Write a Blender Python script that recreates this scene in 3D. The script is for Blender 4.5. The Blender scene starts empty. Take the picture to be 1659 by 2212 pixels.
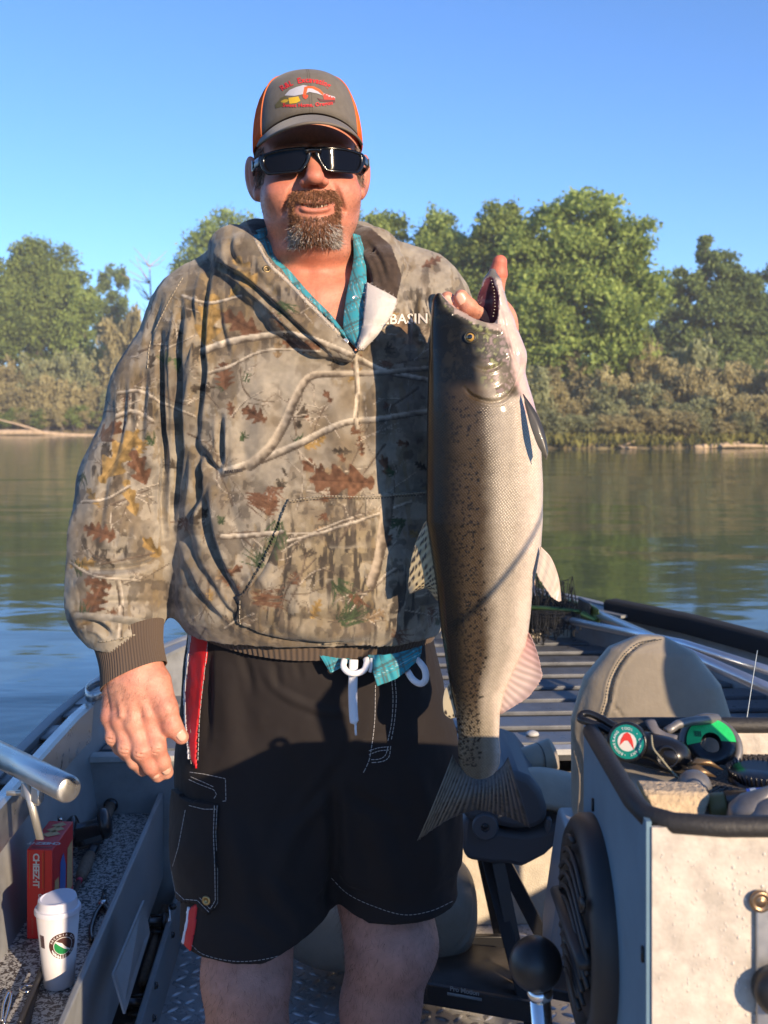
import bpy, bmesh, math, random
import numpy as np
from mathutils import Vector, Matrix
random.seed(7); RNG = np.random.default_rng(11)
scene = bpy.context.scene
COL = scene.collection
# ---------------------------------------------------------------- camera, sky, sun, exposure
CAM_H = 1.28                      # camera above the boat's floor
FPX, UC, VH, PW, PH = 2400.0, 829.5, 905.0, 1659.0, 2212.0
cam = bpy.data.cameras.new('camera'); camo = bpy.data.objects.new('camera', cam); COL.objects.link(camo)
camo.location = (0, 0, CAM_H); camo.rotation_euler = (math.radians(90), 0, 0)
cam.sensor_fit = 'VERTICAL'; cam.sensor_height = 24.0; cam.lens = 24.0 * FPX / PH
cam.shift_y = (VH - PH / 2) / PH
cam.clip_start = 0.05; cam.clip_end = 6000
cam.dof.use_dof = True; cam.dof.focus_distance = 1.6; cam.dof.aperture_fstop = 6.5
scene.camera = camo
SUN_AZ, SUN_EL = 36.0, 15.5       # degrees: to the right behind the camera, low
az, el = math.radians(SUN_AZ), math.radians(SUN_EL)
SUN = Vector((math.sin(az) * math.cos(el), -math.cos(az) * math.cos(el), math.sin(el)))
world = bpy.data.worlds.new('World'); scene.world = world; world.use_nodes = True
wn = world.node_tree.nodes; wl = world.node_tree.links
sky = wn.new('ShaderNodeTexSky'); sky.sky_type = 'NISHITA'; sky.sun_disc = False
sky.sun_elevation = el; sky.sun_rotation = math.radians(180 - SUN_AZ)
sky.altitude = 50; sky.air_density = 0.75; sky.dust_density = 0.0; sky.ozone_density = 6.0
wl.new(sky.outputs[0], wn['Background'].inputs[0]); wn['Background'].inputs[1].default_value = 0.15
sl = bpy.data.lights.new('sun', 'SUN'); sl.energy = 4.6; sl.angle = math.radians(0.55); sl.color = (1.0, 0.78, 0.54)
so = bpy.data.objects.new('sun', sl); COL.objects.link(so); so.rotation_euler = SUN.to_track_quat('Z', 'Y').to_euler()
so.location = SUN * 50
vs = scene.view_settings; vs.view_transform = 'Standard'; vs.look = 'None'; vs.exposure = 0.85; vs.gamma = 1.0; vs.use_curve_mapping = False
scene.render.engine = 'CYCLES'; scene.cycles.use_denoising = True; scene.cycles.max_bounces = 6
scene.cycles.transparent_max_bounces = 8; scene.cycles.caustics_reflective = False; scene.cycles.caustics_refractive = False
# ---------------------------------------------------------------- helpers
def P(u, v, d):
    """a point d metres in front of the camera that the photograph shows at (u, v)"""
    return np.array(((u - UC) / FPX * d, d, CAM_H - (v - VH) / FPX * d))
def PH_(u, v, z):
    """the point at height z that the photograph shows at (u, v)"""
    d = (CAM_H - z) * FPX / (v - VH)
    return P(u, v, d)
TL = math.radians(3.1)
BF = np.array((-math.sin(TL), math.cos(TL), 0)); BR = np.array((math.cos(TL), math.sin(TL), 0))
def B(r, f, z): return BR * r + BF * f + np.array((0, 0, z))
WLOC = {}
def tag(o, label=None, cat=None, group=None, kind=None):
    if label: o['label'] = label
    if cat: o['category'] = cat
    if group: o['group'] = group
    if kind: o['kind'] = kind
    return o
def thing(name, loc, label, cat, group=None):
    o = bpy.data.objects.new(name, None); COL.objects.link(o); o.location = tuple(loc)
    o.empty_display_size = 0.1
    WLOC[o] = np.array(loc, float)
    return tag(o, label, cat, group)
def wloc(p): return WLOC.get(p, np.zeros(3))
def obj(name, me, mat=None, parent=None, smooth=True):
    o = bpy.data.objects.new(name, me); COL.objects.link(o)
    if mat is not None: me.materials.append(mat)
    if parent is not None: o.parent = parent
    if smooth and len(me.polygons): me.polygons.foreach_set('use_smooth', np.ones(len(me.polygons), bool))
    WLOC[o] = wloc(parent) if parent is not None else np.zeros(3)
    return o
def mk(name, vf, mat=None, parent=None, smooth=True, col=None, label=None, bevel=0, sub=0, solid=0, auto=None):
    v, f = vf; v = np.asarray(v, float) - (wloc(parent) if parent is not None else 0)
    me = bpy.data.meshes.new(name)
    if isinstance(f, np.ndarray):
        n, k = f.shape
        me.vertices.add(len(v)); me.vertices.foreach_set('co', v.astype(np.float32).ravel())
        me.loops.add(n * k); me.loops.foreach_set('vertex_index', f.astype(np.int32).ravel())
        me.polygons.add(n); me.polygons.foreach_set('loop_start', np.arange(0, n * k, k, dtype=np.int32))
        me.update(calc_edges=True)
    else:
        me.from_pydata([tuple(p) for p in v], [], f); me.update()
    if col is not None:
        a = me.color_attributes.new('Col', 'FLOAT_COLOR', 'POINT')
        c = np.ones((len(v), 4), np.float32); c[:, :3] = col; a.data.foreach_set('color', c.ravel())
    o = obj(name, me, mat, parent, smooth)
    if solid:
        m = o.modifiers.new('solid', 'SOLIDIFY'); m.thickness = solid; m.offset = 0
    if bevel:
        m = o.modifiers.new('bevel', 'BEVEL'); m.width = bevel; m.segments = 2; m.limit_method = 'ANGLE'
        m.harden_normals = False
    if sub:
        m = o.modifiers.new('sub', 'SUBSURF'); m.levels = sub; m.render_levels = sub
    if (bevel or auto) and smooth:
        try: me.set_sharp_from_angle(angle=math.radians(auto or 35))
        except Exception: pass
    if label: o['label'] = label
    return o
def join(*vfs):
    V, F, n = [], [], 0
    for v, f in vfs:
        v = np.asarray(v, float); V.append(v)
        F += [tuple(int(i) + n for i in q) for q in f]; n += len(v)
    return np.concatenate(V), F
def nrm(v): v = np.asarray(v, float); return v / (np.linalg.norm(v) + 1e-12)
def frames(pts, up=None):
    pts = np.asarray(pts, float); n = len(pts); T = np.zeros_like(pts)
    T[1:-1] = pts[2:] - pts[:-2]; T[0] = pts[1] - pts[0]; T[-1] = pts[-1] - pts[-2]
    T = T / (np.linalg.norm(T, axis=1, keepdims=True) + 1e-12)
    a = np.array(up, float) if up is not None else (np.array((0, 0, 1.)) if abs(T[0][2]) < 0.9 else np.array((1., 0, 0)))
    N = np.zeros_like(pts); Bn = np.zeros_like(pts)
    for i in range(n):
        b = np.cross(T[i], a); b = nrm(b); nn = np.cross(b, T[i]); N[i] = nn; Bn[i] = b
        if up is None: a = nn
    return T, N, Bn
def tube(pts, r, k=10, cap=True, up=None, flat=1.0):
    """swept round (or flattened) section along a polyline"""
    pts = np.asarray(pts, float); n = len(pts); r = np.full(n, r, float) if np.isscalar(r) else np.asarray(r, float)
    T, N, Bn = frames(pts, up); t = np.arange(k) * 2 * math.pi / k
    V = (pts[:, None] + r[:, None, None] * (np.cos(t)[None, :, None] * Bn[:, None] + flat * np.sin(t)[None, :, None] * N[:, None])).reshape(-1, 3)
    F = [(i * k + j, i * k + (j + 1) % k, (i + 1) * k + (j + 1) % k, (i + 1) * k + j) for i in range(n - 1) for j in range(k)]
    if cap: F += [tuple(range(k - 1, -1, -1)), tuple((n - 1) * k + j for j in range(k))]
    return V, F
def sweep(pts, prof, up=(0, 0, 1), cap=True, closed=False):
    """profile [(side, up)] swept along a polyline"""
    pts = np.asarray(pts, float); T, N, Bn = frames(pts, up); n = len(pts); pr = np.asarray(prof, float); k = len(pr)
    V = (pts[:, None] + pr[None, :, 0:1] * Bn[:, None] + pr[None, :, 1:2] * N[:, None]).reshape(-1, 3)
    F = [(i * k + j, i * k + (j + 1) % k, (i + 1) * k + (j + 1) % k, (i + 1) * k + j) for i in range(n - 1) for j in range(k)]
    if closed: F += [((n - 1) * k + j, (n - 1) * k + (j + 1) % k, (j + 1) % k, j) for j in range(k)]
    elif cap: F += [tuple(range(k - 1, -1, -1)), tuple((n - 1) * k + j for j in range(k))]
    return V, F
def smoothline(pts, n=40):
    """Catmull-Rom through points"""
    p = np.asarray(pts, float); p = np.concatenate([[2 * p[0] - p[1]], p, [2 * p[-1] - p[-2]]]); m = len(p) - 3
    t = np.linspace(0, m - 1e-6, n); i = t.astype(int); s = (t - i)[:, None]
    a, b, c, d = p[i], p[i + 1], p[i + 2], p[i + 3]
    return 0.5 * ((2 * b) + (c - a) * s + (2 * a - 5 * b + 4 * c - d) * s ** 2 + (3 * b - a - 3 * c + d) * s ** 3)
def box8(c):
    """8 corners: bottom 4 ccw, top 4 ccw"""
    return np.asarray(c, float), [(3, 2, 1, 0), (4, 5, 6, 7), (0, 1, 5, 4), (1, 2, 6, 5), (2, 3, 7, 6), (3, 0, 4, 7)]
def bbox(r0, r1, f0, f1, z0, z1):
    """box in boat axes"""
    return box8([B(r0, f0, z0), B(r1, f0, z0), B(r1, f1, z0), B(r0, f1, z0), B(r0, f0, z1), B(r1, f0, z1), B(r1, f1, z1), B(r0, f1, z1)])
def obox(c, ex, ey, ez, hx, hy, hz):
    c = np.asarray(c, float); ex, ey, ez = nrm(ex) * hx, nrm(ey) * hy, nrm(ez) * hz
    return box8([c - ex - ey - ez, c + ex - ey - ez, c + ex + ey - ez, c - ex + ey - ez, c - ex - ey + ez, c + ex - ey + ez, c + ex + ey + ez, c - ex + ey + ez])
def lathe(prof, c, axis=(0, 0, 1), k=32, cap=True):
    """profile [(radius, height)] turned about an axis through c"""
    a = nrm(axis); e = nrm(np.cross(a, (1, 0, 0) if abs(a[0]) < 0.9 else (0, 1, 0))); g = np.cross(a, e)
    V = []; n = len(prof)
    for r, h in prof:
        for j in range(k):
            t = 2 * math.pi * j / k; V.append(np.asarray(c) + a * h + (e * math.cos(t) + g * math.sin(t)) * r)
    F = [(i * k + j, i * k + (j + 1) % k, (i + 1) * k + (j + 1) % k, (i + 1) * k + j) for i in range(n - 1) for j in range(k)]
    if cap: F += [tuple(range(k - 1, -1, -1)), tuple((n - 1) * k + j for j in range(k))]
    return np.array(V), F
def sphere(c, r, k=24, m=14, sc=(1, 1, 1)):
    V, F = lathe([(max(1e-4, math.sin(math.pi * i / m)) * r, -math.cos(math.pi * i / m) * r) for i in range(m + 1)], (0, 0, 0), k=k)
    return V * np.array(sc) + np.asarray(c), F
def prism(poly, a, b):
    """polygon given by 3D points, extruded from offset a to offset b (vectors)"""
    p = np.asarray(poly, float); n = len(p); V = np.concatenate([p + np.asarray(a), p + np.asarray(b)])
    F = [tuple(range(n - 1, -1, -1)), tuple(range(n, 2 * n))] + [(i, (i + 1) % n, n + (i + 1) % n, n + i) for i in range(n)]
    return V, F
def ribbon(A, Bp, n=40, m=8, bulge=0.0, bdir=(0, -1, 0), wav=0.0, seed=0):
    """surface between two polylines, bulging towards bdir"""
    A = smoothline(A, n); Bp = smoothline(Bp, n); t = np.linspace(0, 1, m); bd = np.asarray(bdir, float)
    V = A[:, None] * (1 - t)[None, :, None] + Bp[:, None] * t[None, :, None]
    V = V + (bulge * np.sin(math.pi * t))[None, :, None] * bd
    if wav:
        r = np.random.default_rng(seed); s = np.linspace(0, 1, n)
        w = sum(np.sin(s * r.uniform(8, 40) + r.uniform(0, 6))[:, None] * np.sin(t * r.uniform(1, 5) + r.uniform(0, 6))[None] for _ in range(5)) * wav / 2
        V = V + w[:, :, None] * bd
    F = [(i * m + j, i * m + j + 1, (i + 1) * m + j + 1, (i + 1) * m + j) for i in range(n - 1) for j in range(m - 1)]
    return V.reshape(-1, 3), F
# ---------------------------------------------------------------- materials
MATS = {}
def mat(name, base=(0.5, 0.5, 0.5), rough=0.6, metal=0.0, spec=0.5, var=0.0, vscale=20, bump=0.0, bscale=200, bdist=0.001,
        attr=False, coat=0.0, sheen=0.0, sss=0.0, emit=None, rvar=0.0, stretch=(1, 1, 1), dark=None):
    if name in MATS: return MATS[name]
    m = bpy.data.materials.new(name); m.use_nodes = True; N = m.node_tree.nodes; L = m.node_tree.links; b = N['Principled BSDF']
    b.inputs['Base Color'].default_value = (*base, 1); b.inputs['Roughness'].default_value = rough; b.inputs['Metallic'].default_value = metal
    b.inputs['Specular IOR Level'].default_value = spec; b.inputs['Coat Weight'].default_value = coat; b.inputs['Sheen Weight'].default_value = sheen
    if sss:
        b.inputs['Subsurface Weight'].default_value = sss; b.inputs['Subsurface Radius'].default_value = (0.012, 0.004, 0.002); b.inputs['Subsurface Scale'].default_value = 0.6
    tc = N.new('ShaderNodeTexCoord'); mp = N.new('ShaderNodeMapping'); mp.inputs['Scale'].default_value = stretch
    L.new(tc.outputs['Object'], mp.inputs['Vector'])
    src = None
    if attr:
        at = N.new('ShaderNodeAttribute'); at.attribute_name = 'Col'; src = at.outputs['Color']
    if var:
        nz = N.new('ShaderNodeTexNoise'); nz.inputs['Scale'].default_value = vscale; nz.inputs['Detail'].default_value = 5
        nz.inputs['Roughness'].default_value = 0.65
        L.new(mp.outputs[0], nz.inputs['Vector'])
        mr = N.new('ShaderNodeMapRange'); mr.inputs[1].default_value = 0.3; mr.inputs[2].default_value = 0.7
        mr.inputs[3].default_value = 1 - var; mr.inputs[4].default_value = 1 + var; L.new(nz.outputs[0], mr.inputs[0])
        mx = N.new('ShaderNodeMix'); mx.data_type = 'RGBA'; mx.blend_type = 'MULTIPLY'; mx.inputs[0].default_value = 1
        if src is None: mx.inputs[6].default_value = (*base, 1)
        else: L.new(src, mx.inputs[6])
        L.new(mr.outputs[0], mx.inputs[7]); src = mx.outputs[2]
        if rvar:
            m2 = N.new('ShaderNodeMapRange'); m2.inputs[1].default_value = 0.3; m2.inputs[2].default_value = 0.7
            m2.inputs[3].default_value = max(0.02, rough - rvar); m2.inputs[4].default_value = rough + rvar
            L.new(nz.outputs[0], m2.inputs[0]); L.new(m2.outputs[0], b.inputs['Roughness'])
    if src is not None: L.new(src, b.inputs['Base Color'])
    if bump:
        n2 = N.new('ShaderNodeTexNoise'); n2.inputs['Scale'].default_value = bscale; n2.inputs['Detail'].default_value = 4
        L.new(mp.outputs[0], n2.inputs['Vector'])
        bm = N.new('ShaderNodeBump'); bm.inputs['Strength'].default_value = bump; bm.inputs['Distance'].default_value = bdist
        L.new(n2.outputs[0], bm.inputs['Height']); L.new(bm.outputs[0], b.inputs['Normal'])
    if emit: b.inputs['Emission Color'].default_value = (*emit, 1); b.inputs['Emission Strength'].default_value = 1
    MATS[name] = m
    return m
def bsdf(m): return m.node_tree.nodes['Principled BSDF']
# ---------------------------------------------------------------- implicit surfaces (smooth blends) turned into meshes
def smin(a, b, k): h = np.clip(0.5 + 0.5 * (b - a) / k, 0, 1); return b + (a - b) * h - k * h * (1 - h)
def smax(a, b, k): return -smin(-a, -b, k)
def far(p, pts, r):
    """true when no point of p can be within r of the points' bounding box"""
    pts = np.asarray(pts, float).reshape(-1, 3); lo, hi = pts.min(0) - r, pts.max(0) + r
    return bool((p.max(0) < lo).any() or (p.min(0) > hi).any())
def add(d, p, pts, rad, k, kc=0.0):
    """smooth union with a chain of round cones, skipped where it is too far to matter"""
    if far(p, pts, max(rad) + k + .02): return np.minimum(d, .05)
    return smin(d, sd_chain(p, pts, rad, kc), k)
def cut(d, p, pts, rad, k):
    if far(p, pts, max(rad) + k + .004): return d
    return smax(d, -sd_chain(p, pts, rad), k)
def sd_ell(p, c, r, R=None):
    q = p - np.asarray(c, np.float32)
    if R is not None: q = q @ R
    r = np.asarray(r, np.float32); k0 = np.sqrt(((q / r) ** 2).sum(1)); k1 = np.sqrt(((q / (r * r)) ** 2).sum(1)) + 1e-9
    return k0 * (k0 - 1) / k1
def sd_sph(p, c, r): return np.sqrt(((p - np.asarray(c, np.float32)) ** 2).sum(1)) - r
def sd_cap(p, a, b, ra, rb=None):
    rb = ra if rb is None else rb
    a = np.asarray(a, np.float32); b = np.asarray(b, np.float32); ab = b - a; q = p - a
    t = np.clip((q @ ab) / (ab @ ab + 1e-12), 0, 1)
    return np.sqrt(((q - t[:, None] * ab) ** 2).sum(1)) - (ra + (rb - ra) * t)
def sd_chain(p, pts, rad, k=0.0):
    d = None
    for i in range(len(pts) - 1):
        e = sd_cap(p, pts[i], pts[i + 1], rad[i], rad[i + 1]); d = e if d is None else (smin(d, e, k) if k else np.minimum(d, e))
    return d
def sd_loft(p, z, cx, cy, a, bf, bb, e=2.0, axis=2):
    """stack of (super)elliptic sections along z; a = half width, bf / bb = half depth to the front / back"""
    o = np.argsort(z); z = np.asarray(z, float)[o]; g = lambda q: np.interp(p[:, 2], z, np.asarray(q, float)[o])
    A, CX, CY = g(a), g(cx), g(cy); dy = p[:, 1] - CY; Bq = np.where(dy < 0, g(bf), g(bb)); dx = p[:, 0] - CX
    r = (np.abs(dx / A) ** e + np.abs(dy / Bq) ** e) ** (1 / e)
    d = (r - 1) * np.minimum(A, Bq)
    dz = np.maximum(z[0] - p[:, 2], p[:, 2] - z[-1])
    return np.maximum(d, dz)
from concurrent.futures import ThreadPoolExecutor
POOL = ThreadPoolExecutor(4)
def rotm(ax, ang):
    return np.array(Matrix.Rotation(math.radians(ang), 3, ax), np.float32)
def isosurf(f, lo, hi, h, margin=2.2, newton=1):
    lo = np.asarray(lo, float); hi = np.asarray(hi, float); S = 8
    nb = np.ceil((hi - lo) / (h * S)).astype(int); n = nb * S + 1
    ax = [lo[i] + (np.arange(nb[i]) + 0.5) * h * S for i in range(3)]
    C = np.stack(np.meshgrid(*ax, indexing='ij'), -1).reshape(-1, 3).astype(np.float32)
    dc = f(C); keep = np.abs(dc) < h * S * 0.87 * margin
    G = np.where(dc < 0, -1.0, 1.0).astype(np.float32).reshape(nb)
    D = np.ones(n, np.float32); D[:-1, :-1, :-1] = np.repeat(np.repeat(np.repeat(G, S, 0), S, 1), S, 2)
    idx = np.argwhere(keep.reshape(nb)); sk = idx // 4; idx = idx[np.lexsort((sk[:, 2], sk[:, 1], sk[:, 0]))]; loc = np.stack(np.meshgrid(*[np.arange(S + 1)] * 3, indexing='ij'), -1).reshape(-1, 3)
    def work(s):
        g = (idx[s:s + 48, None] * S + loc[None]).reshape(-1, 3)
        D[g[:, 0], g[:, 1], g[:, 2]] = f((lo + g * h).astype(np.float32))
    list(POOL.map(work, range(0, len(idx), 48)))
    s = (D < 0).astype(np.uint8)
    q = sum(s[i:n[0] - 1 + i, j:n[1] - 1 + j, k:n[2] - 1 + k] for i in (0, 1) for j in (0, 1) for k in (0, 1))
    cells = np.argwhere((q > 0) & (q < 8)); ids = np.full(np.array(n) - 1, -1, np.int64); ids[tuple(cells.T)] = np.arange(len(cells))
    acc = np.zeros((len(cells), 3)); cnt = np.zeros(len(cells))
    cor = [(i, j, k) for i in (0, 1) for j in (0, 1) for k in (0, 1)]
    for a in cor:
        for axn in range(3):
            if a[axn]: continue
            b = list(a); b[axn] = 1
            va = D[tuple((cells + a).T)]; vb = D[tuple((cells + b).T)]; m = (va < 0) != (vb < 0)
            t = np.where(m, va / (va - vb + 1e-20), 0)
            pt = np.tile(np.array(a, float), (len(cells), 1)); pt[:, axn] = t
            acc += pt * m[:, None]; cnt += m
    V = lo + (cells + acc / cnt[:, None]) * h
    F = []
    for axn in range(3):
        o = [i for i in range(3) if i != axn]
        sl0 = [slice(1, n[i] - 1) for i in range(3)]; sl0[axn] = slice(0, n[axn] - 1); sl1 = list(sl0); sl1[axn] = slice(1, n[axn])
        A, Bs = s[tuple(sl0)], s[tuple(sl1)]; e = np.argwhere(A != Bs)
        sg = A[tuple(e.T)] > 0; off = np.ones(3, int); off[axn] = 0; e = e + off
        c = []
        for d0, d1 in ((-1, -1), (0, -1), (0, 0), (-1, 0)):
            g = e.copy(); g[:, o[0]] += d0; g[:, o[1]] += d1; c.append(ids[tuple(g.T)])
        qd = np.stack(c, 1); fl = sg if axn != 1 else ~sg
        qd[~fl] = qd[~fl][:, ::-1]; F.append(qd)
    F = np.concatenate(F); F = F[(F >= 0).all(1)]
    V = V.astype(np.float32)
    for _ in range(newton):
        k = ((V - lo) / (h * 24)).astype(int); od = np.lexsort((k[:, 2], k[:, 1], k[:, 0]))
        def polish(c0):
            sel = od[c0:c0 + 20000]; W = V[sel]; d = f(W); e = h * 0.5; g = np.stack([f(W + np.eye(3, dtype=np.float32)[i] * e) - d for i in range(3)], 1) / e
            V[sel] = W - np.clip(d / ((g ** 2).sum(1) + 1e-6), -h, h)[:, None] * g
        list(POOL.map(polish, range(0, len(V), 20000)))
    return V.astype(float), F
def fnoise(p, scale, seed=0, oct=3):
    """cheap smooth value noise on points, about -1..1"""
    r = np.random.default_rng(seed); out = np.zeros(len(p)); amp = 1.0
    p = np.asarray(p, float)
    for o in range(oct):
        T = r.random((32, 32, 32)) * 2 - 1; q = p * scale * 2 ** o + r.random(3) * 20; i = np.floor(q).astype(int); t = q - i; t = t * t * (3 - 2 * t)
        c = lambda a, b, d: T[(i[:, 0] + a) % 32, (i[:, 1] + b) % 32, (i[:, 2] + d) % 32]
        x, y, z = t.T
        out += amp * (((c(0, 0, 0) * (1 - x) + c(1, 0, 0) * x) * (1 - y) + (c(0, 1, 0) * (1 - x) + c(1, 1, 0) * x) * y) * (1 - z)
                      + ((c(0, 0, 1) * (1 - x) + c(1, 0, 1) * x) * (1 - y) + (c(0, 1, 1) * (1 - x) + c(1, 1, 1) * x) * y) * z); amp *= 0.5
    return out
def proj(V):
    """where world points appear in the photograph's frame"""
    V = np.asarray(V); return UC + V[:, 0] / V[:, 1] * FPX, VH + (CAM_H - V[:, 2]) / V[:, 1] * FPX
def mixc(a, b, t): t = np.clip(t, 0, 1)[:, None]; return np.asarray(a) * (1 - t) + np.asarray(b) * t
def sstep(a, b, x): t = np.clip((x - a) / (b - a), 0, 1); return t * t * (3 - 2 * t)
def text_mesh(s, size=1.0, extrude=0.0, spacing=1.0, bold=0.0):
    """built-in font outline as a mesh: (verts, faces), centred, lying in its own xy plane"""
    cu = bpy.data.curves.new('lettering', 'FONT'); cu.body = s; cu.size = size; cu.align_x = 'CENTER'; cu.align_y = 'CENTER'
    cu.extrude = extrude; cu.resolution_u = 3; cu.space_character = spacing; cu.offset = bold
    o = bpy.data.objects.new('lettering', cu); COL.objects.link(o)
    me = bpy.data.meshes.new_from_object(o.evaluated_get(bpy.context.evaluated_depsgraph_get()))
    v = np.array([tuple(p.co) for p in me.vertices]); f = [tuple(p.vertices) for p in me.polygons]
    bpy.data.objects.remove(o); bpy.data.curves.remove(cu); bpy.data.meshes.remove(me)
    return v, f
# ---------------------------------------------------------------- surface helpers
from mathutils.bvhtree import BVHTree
import time as _time; _T0 = _time.time()
def lap(n): print('LAP %-14s %.1f' % (n, _time.time() - _T0), flush=True)
def bvh(vf): return BVHTree.FromPolygons([tuple(p) for p in vf[0]], [tuple(int(i) for i in f) for f in vf[1]])
CAMP = Vector((0, 0, CAM_H))
def hit(tree, u, v, fallback=None, lift=0.0):
    """the point of a surface seen at (u, v), lifted towards the camera"""
    d = Vector(P(u, v, 1.0)) - CAMP; d.normalize(); loc, n, i, t = tree.ray_cast(CAMP, d)
    if loc is None: return None if fallback is None else P(u, v, fallback)
    return np.array(loc - d * lift)
def dense(pts, step=4.0):
    out = [np.array(pts[0], float)]
    for a, b in zip(pts[:-1], pts[1:]):
        a = np.array(a, float); b = np.array(b, float); n = max(1, int(np.linalg.norm(b - a) / step)); out += [a + (b - a) * (i + 1) / n for i in range(n)]
    return np.array(out)
def curve2(pts, step=4.0):
    p = smoothline([(a, b, 0) for a, b in pts], 60)[:, :2]; return dense(p, step)
def poly_sd(q, poly):
    """signed distance of 2D points to a polygon (negative inside)"""
    poly = np.asarray(poly, float); n = len(poly); d = np.full(len(q), 1e9); ins = np.zeros(len(q), bool)
    for i in range(n):
        a, b = poly[i], poly[(i + 1) % n]; e = b - a; w = q - a
        t = np.clip((w @ e) / (e @ e), 0, 1); d = np.minimum(d, ((w - t[:, None] * e) ** 2).sum(1))
        c = (a[1] <= q[:, 1]) != (b[1] <= q[:, 1]); x = a[0] + (q[:, 1] - a[1]) / (b[1] - a[1] + 1e-12) * e[0]; ins ^= c & (q[:, 0] < x)
    return np.where(ins, -1, 1) * np.sqrt(d)
def vnormals(V, F):
    a = V[F[:, 2]] - V[F[:, 0]]; b = V[F[:, 3]] - V[F[:, 1]]; n = np.cross(a, b); N = np.zeros_like(V)
    for k in range(4): np.add.at(N, F[:, k], n)
    return N / (np.linalg.norm(N, axis=1, keepdims=True) + 1e-12)
def patch(V, F, N, poly, off, front=True, rim=True):
    """the piece of a surface seen inside a polygon of the picture, lifted off by `off` metres, with a rim down to the surface"""
    u, v = proj(V); ins = poly_sd(np.stack([u, v], 1), poly) < 0
    if front: ins &= ((V - np.array((0, 0, CAM_H))) * N).sum(1) < 0
    f = F[ins[F].all(1)]; idx = np.unique(f); mp = np.full(len(V), -1); mp[idx] = np.arange(len(idx))
    Vn = V[idx] + N[idx] * off; f = mp[f]
    if rim:
        e = np.concatenate([f[:, [0, 1]], f[:, [1, 2]], f[:, [2, 3]], f[:, [3, 0]]]); key = np.sort(e, 1); _, inv, cnt = np.unique(key, axis=0, return_inverse=True, return_counts=True)
        be = e[cnt[inv.ravel()] == 1]; n = len(Vn); Vn = np.concatenate([Vn, V[idx] - N[idx] * 0.001])
        f = np.concatenate([f, np.stack([be[:, 1], be[:, 0], be[:, 0] + n, be[:, 1] + n], 1)])
    return Vn, f, idx
def crinkle(V, N, F_):
    """creases and ridges pressed into cloth: (points in the picture, half width px, height m); a ridge is positive"""
    u, v = proj(V); fr = np.clip(-((V - np.array((0, 0, CAM_H))) * N).sum(1) / np.linalg.norm(V - np.array((0, 0, CAM_H)), axis=1) * 2, 0, 1); D = np.zeros(len(V))
    for pts, w, amp in F_:
        c = smoothline([(a, b, 0) for a, b in pts], max(8, 4 * len(pts)))[:, :2]; lo, hi = c.min(0) - 3 * w, c.max(0) + 3 * w
        m = np.where((u > lo[0]) & (u < hi[0]) & (v > lo[1]) & (v < hi[1]))[0]
        if not len(m): continue
        q = np.stack([u[m], v[m]], 1); best = np.full(len(m), 1e9); tt = np.zeros(len(m)); sg = np.zeros(len(m))
        for i in range(len(c) - 1):
            e = c[i + 1] - c[i]; x = q - c[i]; t = np.clip((x @ e) / (e @ e + 1e-9), 0, 1); r = x - t[:, None] * e; dd_ = np.sqrt((r ** 2).sum(1)); k = dd_ < best
            best[k] = dd_[k]; tt[k] = (i + t[k]) / (len(c) - 1); sg[k] = np.sign(e[0] * x[k, 1] - e[1] * x[k, 0])
        taper = np.sin(np.clip(tt, .02, .98) * math.pi) ** .6; x = best / w
        g = np.exp(-x * x) - (.35 * np.exp(-((x - 1.5) / .7) ** 2))
        if amp < 0: g = np.exp(-np.abs(x) ** 1.3) - .45 * np.exp(-((x - 1.6) / .8) ** 2)
        D[m] += amp * g * taper
    return V + N * (D * fr)[:, None]
def stitch(tree, pts, mat_, parent, dash=5.0, gap=2.0, r=.0006, lift=.0012, fb=None, name='stitching'):
    c = dense(pts, 1.0); out = []; n = int(dash); g = int(gap); i = 0
    while i + n < len(c):
        q = [hit(tree, *c[k], fb, lift) for k in (i, i + n // 2, i + n)]
        if all(x is not None for x in q) and np.linalg.norm(q[0] - q[2]) < .02: out.append(tube(q, r, 4))
        i += n + g
    if out: mk(name, join(*out), mat_, parent, smooth=False)['kind'] = 'stuff'
def refine(V, F):
    """split every quad in four"""
    e = np.concatenate([F[:, [0, 1]], F[:, [1, 2]], F[:, [2, 3]], F[:, [3, 0]]]); k = np.sort(e, 1); key = k[:, 0].astype(np.int64) * (len(V) + 1) + k[:, 1]
    uq, first, inv = np.unique(key, return_index=True, return_inverse=True); M = (V[k[first, 0]] + V[k[first, 1]]) / 2; n = len(F); nv = len(V); ne = len(uq)
    m = (inv.reshape(4, n).T + nv); c = np.arange(n) + nv + ne; C = V[F].mean(1)
    Q = np.concatenate([np.stack([F[:, i], m[:, i], c, m[:, (i + 3) % 4]], 1) for i in range(4)])
    return np.concatenate([V, M, C]), Q
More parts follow.
